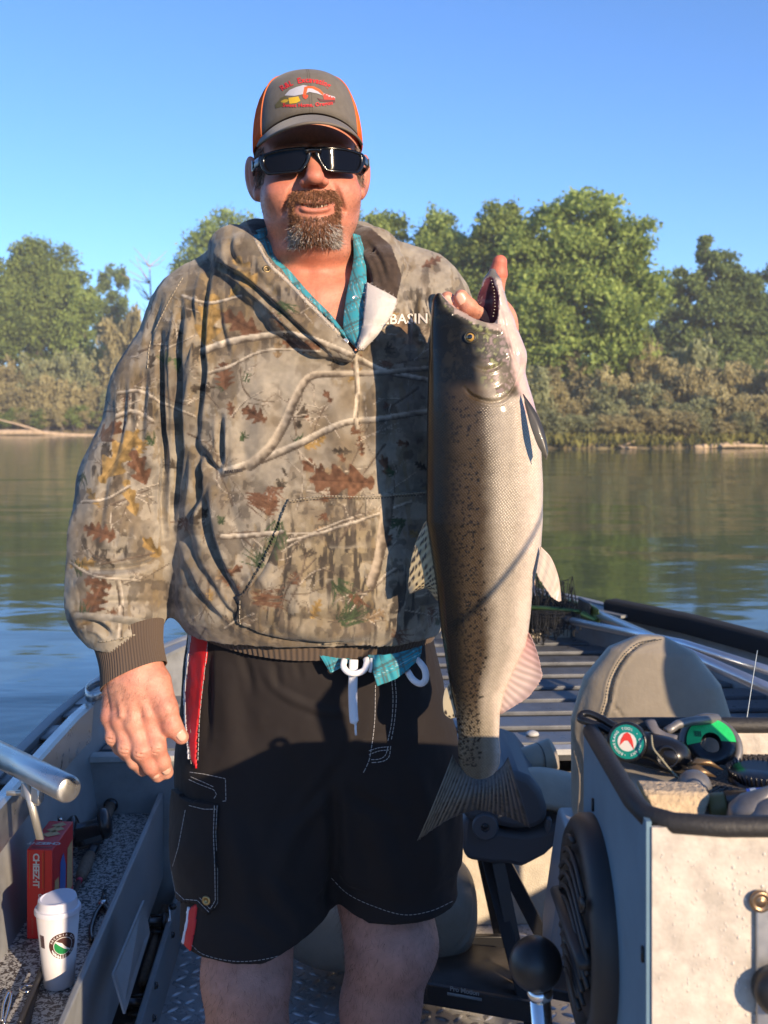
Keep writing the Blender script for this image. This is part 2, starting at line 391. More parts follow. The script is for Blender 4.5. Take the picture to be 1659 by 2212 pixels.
# ================================================================ RIVER, BANKS, TREES
WZ = -0.10
def water_mat():
    m = bpy.data.materials.new('river_water'); m.use_nodes = True; N = m.node_tree.nodes; L = m.node_tree.links; b = N['Principled BSDF']
    b.inputs['Base Color'].default_value = (0.050, 0.072, 0.034, 1); b.inputs['Roughness'].default_value = 0.07; b.inputs['IOR'].default_value = 1.333
    tc = N.new('ShaderNodeTexCoord')
    def noise(sc, det, stx):
        mp = N.new('ShaderNodeMapping'); mp.inputs['Scale'].default_value = stx; mp.inputs['Rotation'].default_value = (0, 0, 0.12)
        L.new(tc.outputs['Object'], mp.inputs[0])
        n = N.new('ShaderNodeTexNoise'); n.inputs['Scale'].default_value = sc; n.inputs['Detail'].default_value = det; n.inputs['Distortion'].default_value = 0.4
        L.new(mp.outputs[0], n.inputs['Vector']); return n.outputs[0]
    big = noise(0.35, 2, (0.5, 1.0, 1)); mid = noise(1.3, 3, (0.55, 1.25, 1)); fine = noise(6, 3, (0.7, 1.2, 1))
    prev = None
    for src, dist, st in ((big, 0.20, 0.28), (mid, 0.045, 0.26), (fine, 0.005, 0.18)):
        bm = N.new('ShaderNodeBump'); bm.inputs['Strength'].default_value = st; bm.inputs['Distance'].default_value = dist
        L.new(src, bm.inputs['Height'])
        if prev: L.new(prev, bm.inputs['Normal'])
        prev = bm.outputs[0]
    L.new(prev, b.inputs['Normal'])
    return m
w = mk('river', ([(-1500, -600, WZ), (1500, -600, WZ), (1500, 2500, WZ), (-1500, 2500, WZ)], [(0, 1, 2, 3)]), water_mat(), smooth=False)
tag(w, 'calm green river water with blue ripples around the boat', kind='structure')
# shoreline of the far bank (x, y) from left to right; it swings nearer on the right
SHORE = smoothline([(-700, 150), (-220, 112), (-90, 100), (-48, 96), (-33, 95), (-24, 94), (-15, 86), (-6, 66), (2, 54), (8, 51.5), (14, 52), (19, 53), (26, 55), (45, 60), (110, 70), (260, 85), (700, 110)], 160)
def bank():
    n = len(SHORE); rows = [(-1.0, -0.5), (0, -0.02), (0.5, 0.22), (1.5, 0.5), (4, 0.8), (10, 1.2), (30, 1.8), (120, 3), (600, 5), (2500, 6)]
    V = []; r = np.random.default_rng(3); jit = r.normal(0, 1, (n, len(rows)))
    for i in range(n):
        x, y = SHORE[i]
        for j, (o, h) in enumerate(rows):
            V.append((x + jit[i, j] * min(o, 3) * 0.15, y + max(-1, o) + (jit[i, j] * 0.25 if o < 5 else 0), WZ + h + jit[i, j] * 0.06 * (h > 0.3)))
    m = len(rows)
    return V, [(i * m + j, (i + 1) * m + j, (i + 1) * m + j + 1, i * m + j + 1) for i in range(n - 1) for j in range(m - 1)]
gm = mat('bank_soil', (0.20, 0.16, 0.08), 0.95, var=0.5, vscale=0.8, bump=0.6, bscale=6, bdist=0.1)
tag(mk('river_bank', bank(), gm), 'sandy far river bank below the willows', kind='structure')

def leaf_mat(name, c1, c2, trans=0.48):
    m = bpy.data.materials.new(name); m.use_nodes = True; N = m.node_tree.nodes; L = m.node_tree.links
    out = N['Material Output']; N.remove(N['Principled BSDF'])
    ge = N.new('ShaderNodeNewGeometry'); oi = N.new('ShaderNodeObjectInfo')
    tc = N.new('ShaderNodeTexCoord'); nz = N.new('ShaderNodeTexNoise'); nz.inputs['Scale'].default_value = 0.45; nz.inputs['Detail'].default_value = 2
    L.new(tc.outputs['Object'], nz.inputs[0])
    ad = N.new('ShaderNodeMath'); ad.operation = 'MULTIPLY_ADD'; L.new(ge.outputs['Random Per Island'], ad.inputs[0]); ad.inputs[1].default_value = 0.55
    mr = N.new('ShaderNodeMapRange'); mr.inputs[1].default_value = 0.35; mr.inputs[2].default_value = 0.65; mr.inputs[3].default_value = -0.05; mr.inputs[4].default_value = 0.5
    L.new(nz.outputs[0], mr.inputs[0]); L.new(mr.outputs[0], ad.inputs[2])
    mx = N.new('ShaderNodeMix'); mx.data_type = 'RGBA'; mx.inputs[6].default_value = (*c1, 1); mx.inputs[7].default_value = (*c2, 1); L.new(ad.outputs[0], mx.inputs[0])
    hs = N.new('ShaderNodeHueSaturation'); mr2 = N.new('ShaderNodeMapRange'); mr2.inputs[3].default_value = 0.8; mr2.inputs[4].default_value = 1.2
    L.new(oi.outputs['Random'], mr2.inputs[0]); L.new(mr2.outputs[0], hs.inputs['Value']); L.new(mx.outputs[2], hs.inputs['Color'])
    d = N.new('ShaderNodeBsdfDiffuse'); t = N.new('ShaderNodeBsdfTranslucent'); s = N.new('ShaderNodeMixShader'); s.inputs[0].default_value = trans
    L.new(hs.outputs[0], d.inputs[0]); L.new(hs.outputs[0], t.inputs[0]); L.new(d.outputs[0], s.inputs[1]); L.new(t.outputs[0], s.inputs[2]); L.new(s.outputs[0], out.inputs[0])
    return m
LM_cot = leaf_mat('cottonwood_leaf', (0.135, 0.195, 0.045), (0.44, 0.54, 0.16))
LM_dark = leaf_mat('dark_leaf', (0.085, 0.13, 0.045), (0.29, 0.37, 0.13))
LM_will = leaf_mat('willow_leaf', (0.28, 0.24, 0.115), (0.58, 0.52, 0.28), 0.42)
LM_wgr = leaf_mat('green_willow_leaf', (0.22, 0.235, 0.115), (0.48, 0.50, 0.28), 0.42)
LM_grass = leaf_mat('bank_grass_blade', (0.12, 0.115, 0.035), (0.30, 0.28, 0.09), 0.4)
BARK = mat('bark', (0.16, 0.13, 0.10), 0.9, var=0.4, vscale=3, bump=0.8, bscale=10, bdist=0.05)
DRY = mat('driftwood', (0.50, 0.37, 0.24), 0.85, var=0.3, vscale=3, bump=0.5, bscale=14, bdist=0.03)

def leaves(C, size, rng, elong=1.0, updir=0.0):
    """one quad per leaf clump at the points C"""
    n = len(C); a = rng.normal(0, 1, (n, 3)); a[:, 2] += updir; a /= np.linalg.norm(a, axis=1, keepdims=True)
    b = rng.normal(0, 1, (n, 3)); b -= (a * b).sum(1, keepdims=True) * a; b /= np.linalg.norm(b, axis=1, keepdims=True)
    s = size * rng.uniform(0.6, 1.35, (n, 1)); a = a * s * elong; b = b * s * 0.6
    c2 = np.cross(a, b); c2 /= np.linalg.norm(c2, axis=1, keepdims=True); c2 *= s * 0.15
    V = np.stack([C - a, C + b * 0.9 - a * 0.1 + c2, C + a, C - b * 0.9 + a * 0.1 + c2], 1).reshape(-1, 3)
    return V, np.arange(4 * n).reshape(n, 4)
def crown_pts(lobes, n, rng, shell=0.55):
    """points clustered in sub-clumps spread through a set of ellipsoid lobes"""
    out = []; vol = np.array([l[3] * l[4] * l[5] for l in lobes]) ** 0.75; vol /= vol.sum()
    for l, w in zip(lobes, vol):
        k = int(n * w); nc = max(6, k // 70)
        d = rng.normal(0, 1, (nc, 3)); d /= np.linalg.norm(d, axis=1, keepdims=True)
        rr = rng.uniform(shell, 1.04, (nc, 1)); cc = d * rr
        q = cc[rng.integers(0, nc, k)] + rng.normal(0, 0.15, (k, 3)) * np.array((1.2, 1.2, 0.8))
        out.append(q * np.array(l[3:6]) + np.array(l[:3]))
    return np.concatenate(out)
def tree(name, u, vtop, wpx, d, label, leafm, vbase=935, seed=0, n=9000, lobes=None, group='trees on the far bank', size=0.25, trunk=True):
    rng = np.random.default_rng(seed); x = (u - UC) / FPX * d; top = CAM_H - (vtop - VH) / FPX * d; W = wpx / FPX * d / 2
    base = WZ + 1.0; Ht = top - base
    t = thing(name, (x, d, base), label, 'tree', group)
    if lobes is None:
        lobes = []
        for i in range(9):
            zz = rng.uniform(0.30, 0.86); ww = math.sin(math.pi * min(1, zz * 0.75 + 0.2)) ** 0.6
            lobes.append((rng.uniform(-0.55, 0.55) * ww, rng.uniform(-0.5, 0.5) * ww, zz, rng.uniform(0.36, 0.55) * ww, rng.uniform(0.36, 0.55) * ww, rng.uniform(0.12, 0.18)))
        lobes.append((rng.uniform(-.15, .15), 0, 0.86, 0.36, 0.4, 0.135)); lobes.append((0, 0, 0.5, 0.6, 0.6, 0.25))
    L = [(x + a * W, d + b * W, base + c * Ht, e * W, f * W, g * Ht) for a, b, c, e, f, g in lobes]
    mk('crown', leaves(crown_pts(L, int(n * 2.3), rng), size * .66, rng), leafm, t, smooth=False)
    if trunk:
        parts = []; r0 = 0.035 * Ht * 0.6
        tp = smoothline([(x, d, base - 1.3), (x + rng.uniform(-.3, .3), d, base + Ht * .3), (x + rng.uniform(-.5, .5), d, base + Ht * .62)], 8)
        parts.append(tube(tp, np.linspace(r0, r0 * 0.45, 8), 8))
        for l in L[:7]:
            s = tp[rng.integers(3, 7)]; e = np.array(l[:3]); mid = (s + e) / 2 + np.array((0, 0, -0.03 * Ht))
            parts.append(tube(smoothline([s, mid, e], 6), np.linspace(r0 * 0.45, r0 * 0.12, 6), 6))
        mk('trunk', join(*parts), BARK, t)
    return t
# right bank: tall cottonwoods
tree('cottonwood_tree', 1255, 402, 330, 62, 'tallest broad cottonwood tree, its crown rising right of the fish head', LM_cot, seed=21, n=21000, lobes=[
    (0.1, 0, .90, .38, .4, .10), (-.35, .1, .82, .36, .4, .12), (.55, 0, .76, .40, .4, .13), (-.75, 0, .72, .35, .4, .13), (.05, -.2, .66, .45, .4, .14),
    (.78, 0, .55, .30, .4, .14), (-.45, -.2, .50, .40, .4, .16), (.40, -.3, .46, .42, .4, .15), (-.85, 0, .45, .28, .4, .14), (.0, -.2, .30, .5, .4, .12), (.6, -.1, .30, .4, .4, .12), (-.6, 0, .27, .4, .4, .1), (0, .2, .55, .8, .5, .3)])
tree('cottonwood_tree', 1085, 428, 270, 64, 'tall narrow cottonwood tree directly behind the fisherman\'s raised finger', LM_cot, seed=5, n=15000)
tree('cottonwood_tree', 965, 458, 290, 67, 'rounded cottonwood tree between the hoodie shoulder and the finger', LM_cot, seed=6, n=15000)
tree('cottonwood_tree', 840, 450, 300, 70, 'cottonwood tree showing just right of the man\'s ear and neck', LM_cot, seed=8, n=15000)
tree('oak_tree', 1545, 512, 215, 76, 'darker rugged tree standing apart at the right of the bank', LM_dark, seed=9, n=12000, lobes=[
    (-.2, 0, .93, .22, .3, .07), (.1, 0, .82, .4, .4, .10), (-.6, 0, .72, .34, .4, .10), (.6, 0, .70, .4, .4, .10), (0, -.2, .58, .6, .4, .14), (.8, 0, .52, .4, .4, .1), (-.7, 0, .5, .35, .4, .13), (0, 0, .36, .8, .5, .14)])
tree('oak_tree', 1668, 560, 190, 80, 'darker tree cut off by the right edge of the picture', LM_dark, seed=10, n=9000)
tree('oak_tree', 1440, 600, 130, 84, 'low dark tree in the gap between the tallest cottonwood and the rugged tree', LM_dark, seed=12, n=6000)
# behind the man's head and to the left
tree('cottonwood_tree', 500, 448, 270, 97, 'smooth dome shaped tree left of the man\'s face', LM_cot, seed=13, n=15000, size=0.27, lobes=[
    (0, 0, .86, .45, .5, .13), (-.35, 0, .76, .42, .5, .16), (.4, 0, .76, .42, .5, .16), (-.7, 0, .62, .33, .5, .17), (.75, 0, .6, .35, .5, .2), (0, -.2, .6, .7, .5, .25), (-.6, 0, .42, .4, .5, .2), (.3, -.2, .4, .6, .5, .2)])
tree('cottonwood_tree', 660, 480, 300, 99, 'tree mostly hidden behind the man\'s head and neck', LM_cot, seed=23, n=7000, size=0.27)
tree('cottonwood_tree', 85, 508, 260, 104, 'highest tree of the group at the left bank', LM_cot, seed=14, n=14000, size=0.28)
tree('cottonwood_tree', -20, 548, 230, 102, 'tree cut off by the left edge of the picture', LM_cot, seed=15, n=9000, size=0.28)
tree('cottonwood_tree', 165, 585, 170, 103, 'smaller tree leaning against the highest tree on the left bank', LM_cot, seed=16, n=7000, size=0.26)
tree('oak_tree', 243, 566, 150, 118, 'small dark round tree farther off on the left bank', LM_dark, seed=17, n=6000, size=0.28)
# a bare snag
def snag():
    rng = np.random.default_rng(4); d = 108; x = (325 - UC) / FPX * d; z0 = WZ + 1; top = CAM_H - (575 - VH) / FPX * d
    t = thing('bare_tree', (x, d, z0), 'pale leafless dead tree beside the man\'s shoulder', 'tree')
    tp = smoothline([(x, d, z0 - .5), (x + .2, d, (z0 + top) / 2), (x - .1, d, top)], 10); parts = [tube(tp, np.linspace(.3, .04, 10), 6)]; br = []
    for i in range(26):
        s = tp[rng.integers(4, 10)]; a = rng.uniform(0, 6.28); l = rng.uniform(1, 3)
        e = s + np.array((math.cos(a) * l, math.sin(a) * l, rng.uniform(.4, 1.5) * l * .7)); br.append(tube(smoothline([s, (s + e) / 2 + rng.normal(0, .2, 3), e], 5), np.linspace(.06, .015, 5), 5))
    mk('trunk', parts[0], DRY, t); mk('branches', join(*br), DRY, t)
snag()
# willow thicket: individual bushes in two rows, each its own mesh data shared between alike ones
def bush_mesh(seed, n, size):
    """bush of unit width and unit height standing at z = 0"""
    rng = np.random.default_rng(seed); lobes = []
    for i in range(8):
        a = rng.uniform(0, 6.28); zz = rng.uniform(.2, .75); r = .33 * (1 - zz * .45)
        lobes.append((math.cos(a) * r, math.sin(a) * r, zz, rng.uniform(.13, .2), rng.uniform(.13, .2), rng.uniform(.15, .24)))
    lobes.append((0, 0, .45, .34, .34, .42))
    C = crown_pts(lobes, n, rng, .5); C[:, 2] = np.abs(C[:, 2]); V, F = leaves(C, size, rng, 1.5, 0.8)
    me = bpy.data.meshes.new('foliage'); me.vertices.add(len(V)); me.vertices.foreach_set('co', V.astype(np.float32).ravel())
    me.loops.add(F.size); me.loops.foreach_set('vertex_index', F.astype(np.int32).ravel()); me.polygons.add(len(F)); me.polygons.foreach_set('loop_start', np.arange(0, F.size, 4, dtype=np.int32)); me.update(calc_edges=True)
    st = join(*[tube(smoothline([(rng.uniform(-.05, .05), rng.uniform(-.05, .05), -.1), (l[0] * .6, l[1] * .6, l[2] * .6), l[:3]], 5), np.linspace(.015, .004, 5), 5) for l in lobes[:6]])
    ms = bpy.data.meshes.new('stems'); ms.from_pydata([tuple(p) for p in st[0]], [], st[1]); ms.update(); ms.materials.append(BARK)
    return me, ms
BM = [bush_mesh(40 + i, 5200, 0.027) for i in range(4)]
def recol(i, m):
    c = BM[i][0].copy(); c.materials.clear(); c.materials.append(m); return c
BV = {(i, k): recol(i, m) for i in range(4) for k, m in enumerate((LM_will, LM_wgr, LM_cot))}
NB = [0]
ORD = 'first second third fourth fifth sixth seventh eighth ninth tenth eleventh twelfth thirteenth fourteenth fifteenth sixteenth seventeenth eighteenth nineteenth twentieth'.split()
BL = {'l': 'willow bush in the thicket along the left bank', 'r': 'olive and tan willow bush in the thicket along the right bank'}
def bush(u, vtop, wpx, d, kind, i, side, label=None):
    x = (u - UC) / FPX * d; z0 = WZ + 0.5; W = wpx / FPX * d; H = CAM_H - (vtop - VH) / FPX * d - z0; rng = random.Random(NB[0]); NB[0] += 1
    t = thing('willow_bush', (x, d, z0), label or BL[side], 'bush', 'willow bushes on the %s bank' % ('left' if side == 'l' else 'right'))
    for nm, me in (('foliage', BV[(i % 4, kind)]), ('stems', BM[i % 4][1])):
        o = bpy.data.objects.new(nm, me); COL.objects.link(o); o.parent = t
    t.scale = (W * 1.15, W * 1.1, H); t.rotation_euler = (0, 0, rng.uniform(0, 6.28))
r = random.Random(5); k = 0
def row(us, lo, hi, w0, w1, d0, d1, kinds, side, what):
    global k
    for i, u in enumerate(us):
        bush(u + r.uniform(-11, 11), r.uniform(lo, hi), r.uniform(w0, w1), r.uniform(d0, d1), r.choice(kinds), k, side, '%s willow bush from the left in the %s of the %s bank' % (ORD[i], what, 'left' if side == 'l' else 'right')); k += 1
row(range(1120, 1760, 42), 735, 800, 95, 130, 58, 62, (0, 0, 1), 'r', 'tall back row')
row(range(1110, 1760, 36), 805, 860, 75, 110, 54.5, 56.5, (0, 0, 0, 1), 'r', 'middle row')
row(range(1120, 1760, 40), 870, 905, 60, 90, 53.2, 54.2, (0, 0, 1, 1), 'r', 'low waterside row')
row(range(-30, 400, 36), 735, 775, 80, 110, 98, 101, (0, 1, 1), 'l', 'tall back row')
row(range(-30, 300, 34), 790, 835, 60, 90, 96, 97, (0, 0, 1), 'l', 'middle row')
row(range(-20, 300, 26), 862, 885, 50, 70, 95.2, 95.8, (2, 2, 0), 'l', 'green waterside row')
for i in range(14):                                # across the bend of the bank, behind the man
    j = 60 + i * 3; x, y = SHORE[np.argmin(abs(SHORE[:, 0] - (-22 + i * 2.2)))]; u = UC + x / (y + 3) * FPX
    bush(u, VH - 3.2 / (y + 3) * FPX + r.uniform(-14, 14), 3.6 / (y + 3) * FPX, y + r.uniform(2, 4), r.choice((0, 1, 2)), k, 'r', '%s willow bush from the left on the bend of the bank behind the man' % ORD[i]); k += 1
bush(268, 632, 120, 99, 0, 1, 'l', 'tallest yellowish willow bush on the left bank, beside the man\'s sleeve')
bush(330, 690, 90, 99, 1, 2, 'l', 'tall grey green willow bush touching the man\'s shoulder')
bush(1395, 690, 120, 61, 0, 3, 'r', 'tallest willow bush on the right bank, below the gap between trees')
bush(1500, 705, 110, 62, 1, 1, 'r', 'second tallest willow bush on the right bank, under the rugged tree')
# grass at the water's edge
def grass():
    rng = np.random.default_rng(8); C = []
    for i in range(9000):
        s = SHORE[rng.integers(60, 125)] + rng.normal(0, .8, 2); C.append((s[0], s[1] + rng.uniform(.4, 2.2), WZ + rng.uniform(.2, .55)))
    return leaves(np.array(C), .13, rng, 1.8, 2.0)
tag(mk('bank_grass', grass(), LM_grass, smooth=False), 'green grass along the water line of the far bank', 'grass', kind='stuff')
# driftwood
def log(name, pts, r, label, extra=()):
    t = thing(name, pts[0], label, 'log')
    mk('stem', tube(smoothline(pts, 14), np.linspace(r, r * .45, 14), 8), DRY, t)
    for e in extra: mk('branch', tube(smoothline(e, 8), np.linspace(r * .55, r * .2, 8), 6), DRY, t)
log('driftwood_log', [P(-60, 936, 93.5), P(60, 934, 93.2), P(150, 940, 93), P(235, 942, 93)], .28, 'long bleached driftwood log lying at the left water line', [[P(95, 936, 93), P(50, 920, 93.2), P(-20, 902, 93.5)]])
log('driftwood_log', [P(1500, 966, 51.7), P(1590, 962, 51.9), P(1690, 966, 52)], .13, 'pale driftwood log at the water line near the right edge', [[P(1520, 966, 51.7), P(1560, 958, 52), P(1600, 955, 52)]])
log('driftwood_log', [P(1310, 957, 52), P(1345, 966, 51.5), P(1375, 967, 51.4)], .08, 'short crooked driftwood branch right of the fish', [[P(1340, 964, 51.6), P(1365, 955, 51.7), P(1380, 948, 51.8)]])

# thin morning haze over the river
hz = mk('haze', box8([(-3000, -3000, WZ - 1.5), (3000, -3000, WZ - 1.5), (3000, 5200, WZ - 1.5), (-3000, 5200, WZ - 1.5), (-3000, -3000, 26), (3000, -3000, 26), (3000, 5200, 26), (-3000, 5200, 26)]), None, smooth=False)
hm = bpy.data.materials.new('haze'); hm.use_nodes = True; hn_ = hm.node_tree.nodes; hn_.remove(hn_['Principled BSDF']); pv = hn_.new('ShaderNodeVolumePrincipled')
pv.inputs['Color'].default_value = (.93, .96, 1, 1); pv.inputs['Density'].default_value = .0012; hm.node_tree.links.new(pv.outputs[0], hn_['Material Output'].inputs['Volume']); hz.data.materials.append(hm)
tag(hz, 'thin haze over the river and the far trees', kind='stuff')
# ================================================================ THE BOAT
boat = thing('boat', (0.25, 2.0, 0.0), 'grey aluminium river fishing boat the man stands in', 'boat')
HULL = mat('painted_aluminium', (.25, .258, .258), .5, spec=.5, var=.24, vscale=11, rvar=.14, bump=.25, bscale=160, bdist=.001)
HULLW = mat('worn_grey_paint', (.44, .44, .42), .55, var=.25, vscale=14, rvar=.12, bump=.3, bscale=120, bdist=.0012)
ALU = mat('bare_aluminium', (.50, .49, .47), .34, metal=.85, var=.12, vscale=25, rvar=.12)
DKM = mat('dark_metal', (.045, .047, .05), .45, var=.2, vscale=20)
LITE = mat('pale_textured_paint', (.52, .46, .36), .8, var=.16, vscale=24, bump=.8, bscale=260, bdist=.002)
CARP = mat('black_carpet', (.008, .008, .009), .95, bump=1, bscale=500, bdist=.003)
def Lr(f): return np.interp(f, [-1.5, 1.2, 2.36, 2.63, 3.03, 3.37, 3.48, 4.03, 4.45, 4.6], [-.66, -.655, -.645, -.638, -.60, -.515, -.475, -.235, -.02, .08])
def Rr(f): return np.interp(f, [-1.5, 1.2, 2.6, 3.14, 3.40, 3.69, 4.03, 4.2, 4.45, 4.6], [1.56, 1.555, 1.53, 1.44, 1.365, 1.26, 1.08, 1.02, .90, .80])
FS = np.concatenate([np.linspace(-1.5, 2.4, 9), np.linspace(2.5, 4.6, 22)])
GZ = .58
def side(fn, s, name):
    prof = [(0.0, GZ), (.0, GZ - .05), (-s * -.02, .30), (.06 * s, -.16), (.045 * s, -.16), (-.012 * -s, .30)]
    V = []
    for f in FS:
        r = fn(f); V += [B(r + s * 0.004, f, GZ - .012), B(r + s * .05, f, .28), B(r + s * .10, f, -.18), B(r + s * .115, f, -.18), B(r + s * .068, f, .28), B(r + s * .022, f, GZ - .012)]
    k = 6; n = len(FS); F = [(i * k + j, i * k + (j + 1) % k, (i + 1) * k + (j + 1) % k, (i + 1) * k + j) for i in range(n - 1) for j in range(k)]
    return mk(name, (V, F), HULL, boat, auto=40)
side(Lr, 1, 'hull_side'); side(Rr, -1, 'hull_side')
bl, br_ = B(Lr(4.6), 4.6, 0), B(Rr(4.6), 4.6, 0)
mk('bow_plate', box8([bl + (0, 0, -.18), br_ + (0, 0, -.18), br_ + (.0, .02, -.18), bl + (.0, .02, -.18), bl + (0, 0, GZ), br_ + (0, 0, GZ), br_ + (0, .02, GZ), bl + (0, .02, GZ)]), HULL, boat)
# left gunwale: outer rail, inner rail and webs with slots between them
fl_ = np.linspace(.3, 2.72, 24); fo_ = np.concatenate([np.linspace(-1.5, 2.6, 20), np.linspace(2.66, 4.6, 24)])
mk('gunwale_rail', sweep([B(Lr(f) + .010, f, GZ) for f in fo_], [(-.014, -.012), (.010, -.012), (.010, .008), (.004, .012), (-.010, .012), (-.014, .008)]), HULL, boat, auto=40)
mk('inner_rail', sweep([B(Lr(f) + .066 - .004, f, GZ - .034) for f in fl_], [(-.012, -.040), (.006, -.044), (.012, .040), (.006, .046), (-.012, .046)]), ALU, boat, auto=40)
for f in (.7, 1.15, 1.6, 1.95, 2.22, 2.52, 2.70): mk('gunwale_web', box8([B(Lr(f) + .018, f - .05, GZ - .004), B(Lr(f) + .056, f - .05, GZ - .004), B(Lr(f) + .056, f + .05, GZ - .004), B(Lr(f) + .018, f + .05, GZ - .004), B(Lr(f) + .018, f - .05, GZ + .002), B(Lr(f) + .056, f - .05, GZ + .002), B(Lr(f) + .056, f + .05, GZ + .002), B(Lr(f) + .018, f + .05, GZ + .002)]), HULL, boat)
mk('bow_gunwale', sweep([B(Lr(f) + .045, f, GZ) for f in np.linspace(2.74, 4.58, 20)], [(-.030, -.004), (.022, -.004), (.022, .006), (-.030, .006)]), HULL, boat, auto=40)
# oval cleat and flat ring on the left gunwale
c0 = PH_(213, 1487, GZ + .03); th = np.linspace(0, 2 * math.pi, 33)[:-1]
ring = [c0 + BF * (.085 * math.cos(a)) + BR * (.026 * math.sin(a)) for a in th]
mk('cleat_band', sweep(ring + [ring[0]], [(-.0015, -.012), (.0015, -.012), (.0015, .012), (-.0015, .012)]), ALU, boat)
c1 = PH_(118, 1794 - 0, .62) if False else PH_(118, 1788 + 12 - 0, .60) if False else PH_(120, 1797 - 0, .60) if False else B(Lr(2.25) + .035, 2.26, GZ + .006)
ring = [c1 + BF * (.030 * math.cos(a)) + BR * (.009 * math.sin(a)) for a in th]; mk('slot_ring', tube(ring + [ring[0]], .0022, 6), ALU, boat)
# right gunwale
mk('gunwale_rail', sweep([B(Rr(f) - .010, f, GZ) for f in fo_], [(-.016, -.012), (.016, -.012), (.016, .010), (-.016, .010)]), HULL, boat, auto=40)
mk('bow_gunwale', sweep([B(Rr(f) - .060, f, GZ - .002) for f in np.linspace(3.9, 4.58, 10)], [(-.045, -.004), (.045, -.004), (.045, .006), (-.045, .006)]), HULL, boat, auto=40)
mk('gunwale_pad', sweep([B(Rr(f) - .035, f, GZ + .012) for f in np.linspace(2.6, 4.02, 26)], [(-.034, -.030), (.034, -.030), (.036, .018), (.026, .028), (-.026, .028), (-.036, .018)]), CARP, boat, auto=50, label='black carpeted pad along the right gunwale')
# floor of tread plate
FLO = mat('tread_plate', (.46, .46, .46), .30, metal=.35, var=.25, vscale=18, rvar=.15)
mk('floor', box8([B(-.60, -1.4, -.03), B(1.5, -1.4, -.03), B(1.5, 2.80, -.03), B(-.60, 2.80, -.03), B(-.60, -1.4, 0), B(1.5, -1.4, 0), B(1.5, 2.80, 0), B(-.60, 2.80, 0)]), FLO, boat, smooth=False)
def treads():
    V, F = [], []; t = np.linspace(-1, 1, 7)
    for i in range(34):
        for j in range(22):
            f = 2.02 + j * .034; r = -.36 + i * .034; 
            if f > 2.77: continue
            sg_ = 1 if (i + j) % 2 else -1; a = sg_ * math.radians(38) + .15; ax_, sd = (math.cos(a), math.sin(a)), (-math.sin(a), math.cos(a)); n = len(V)
            for k in t:
                w = .0046 * math.sqrt(max(0, 1 - k * k)) + .0002; l = .0165 * k; hgt = .0042 * math.sqrt(max(0, 1 - k * k))
                for o, z in ((-w, .0002), (0, hgt + .0004), (w, .0002)): V.append(B(r + ax_[0] * l + sd[0] * o, f + ax_[1] * l + sd[1] * o, z))
            F += [(n + q * 3 + o, n + (q + 1) * 3 + o, n + (q + 1) * 3 + o + 1, n + q * 3 + o + 1) for q in range(6) for o in range(2)]
    return V, F
o = mk('raised_treads', treads(), mat('bright_tread', (.62, .62, .62), .28, metal=.6), boat); o['kind'] = 'stuff'  # treads brighter than the floor plate, glints put into their colour
# bulkhead under the bow deck, deck and its slats
DZ = .44
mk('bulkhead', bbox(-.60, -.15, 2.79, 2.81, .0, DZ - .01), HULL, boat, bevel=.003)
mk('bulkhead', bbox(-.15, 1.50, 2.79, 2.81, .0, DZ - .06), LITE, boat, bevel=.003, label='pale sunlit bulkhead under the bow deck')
def deckpoly(f0, f1, z0, z1, ins=.03):
    fs = np.linspace(f0, f1, max(2, int((f1 - f0) / .1) + 2)); a = [B(Lr(f) + ins, f, 0) for f in fs] + [B(Rr(f) - ins, f, 0) for f in fs[::-1]]
    return prism(a, (0, 0, z0), (0, 0, z1))
mk('deck_base', deckpoly(2.80, 4.22, DZ - .03, DZ - .014, .045), DKM, boat, smooth=False)
SLAT = mat('slat_grey', (.13, .138, .15), .38, var=.25, vscale=16, rvar=.15, bump=.3, bscale=90, bdist=.001)
for f in (2.86, 3.015, 3.165, 3.305, 3.46, 3.62, 3.80, 3.975, 4.13): mk('deck_slat', deckpoly(f, f + .098, DZ - .013, DZ, .05), SLAT, boat, bevel=.003)
mk('deck_lip', bbox(-.58, 1.5, 2.785, 2.83, DZ - .012, DZ + .003), HULLW, boat, bevel=.002)
mk('bow_deck', deckpoly(4.24, 4.58, DZ - .03, DZ + .03, .05), LITE, boat, bevel=.004, label='pale plate at the tip of the bow deck')
for u, v in ((1150, 1640 - 53), (1010, 1583)): mk('bolt', lathe([(.018, 0), (.016, .006), (.008, .010), (.001, .011)], PH_(u, v, DZ + .003), k=14), HULLW, boat)
# left side tray with its speckled floor, rod locker and divider
def speckle():
    m = mat('speckled_coating', (.5, .5, .5), .55); N = m.node_tree.nodes; L = m.node_tree.links
    tc = N.new('ShaderNodeTexCoord'); n1 = N.new('ShaderNodeTexNoise'); n1.inputs['Scale'].default_value = 130; n1.inputs['Detail'].default_value = 3; n1.inputs['Distortion'].default_value = 1.2; L.new(tc.outputs['Object'], n1.inputs[0])
    cr = N.new('ShaderNodeValToRGB'); cr.color_ramp.elements[0].position = .47; cr.color_ramp.elements[1].position = .53; cr.color_ramp.elements[0].color = (.075, .06, .055, 1); cr.color_ramp.elements[1].color = (.50, .49, .46, 1)
    L.new(n1.outputs[0], cr.inputs[0]); L.new(cr.outputs[0], bsdf(m).inputs['Base Color']); return m
TZ = .30; TRW = -.41
mk('side_tray', bbox(-.62, TRW, .4, 2.788, TZ - .012, TZ), speckle(), boat, smooth=False, label='speckled white and dark tray along the left side')
mk('tray_wall', bbox(TRW, TRW + .012, .4, 2.786, TZ - .16, TZ + .052), HULL, boat, bevel=.003)
mk('locker_wall', bbox(-.362, -.348, .4, 2.786, .0, .125), HULL, boat, bevel=.003)
mk('locker_floor', bbox(TRW - .10, -.363, .4, 2.786, .004, .012), DKM, boat)
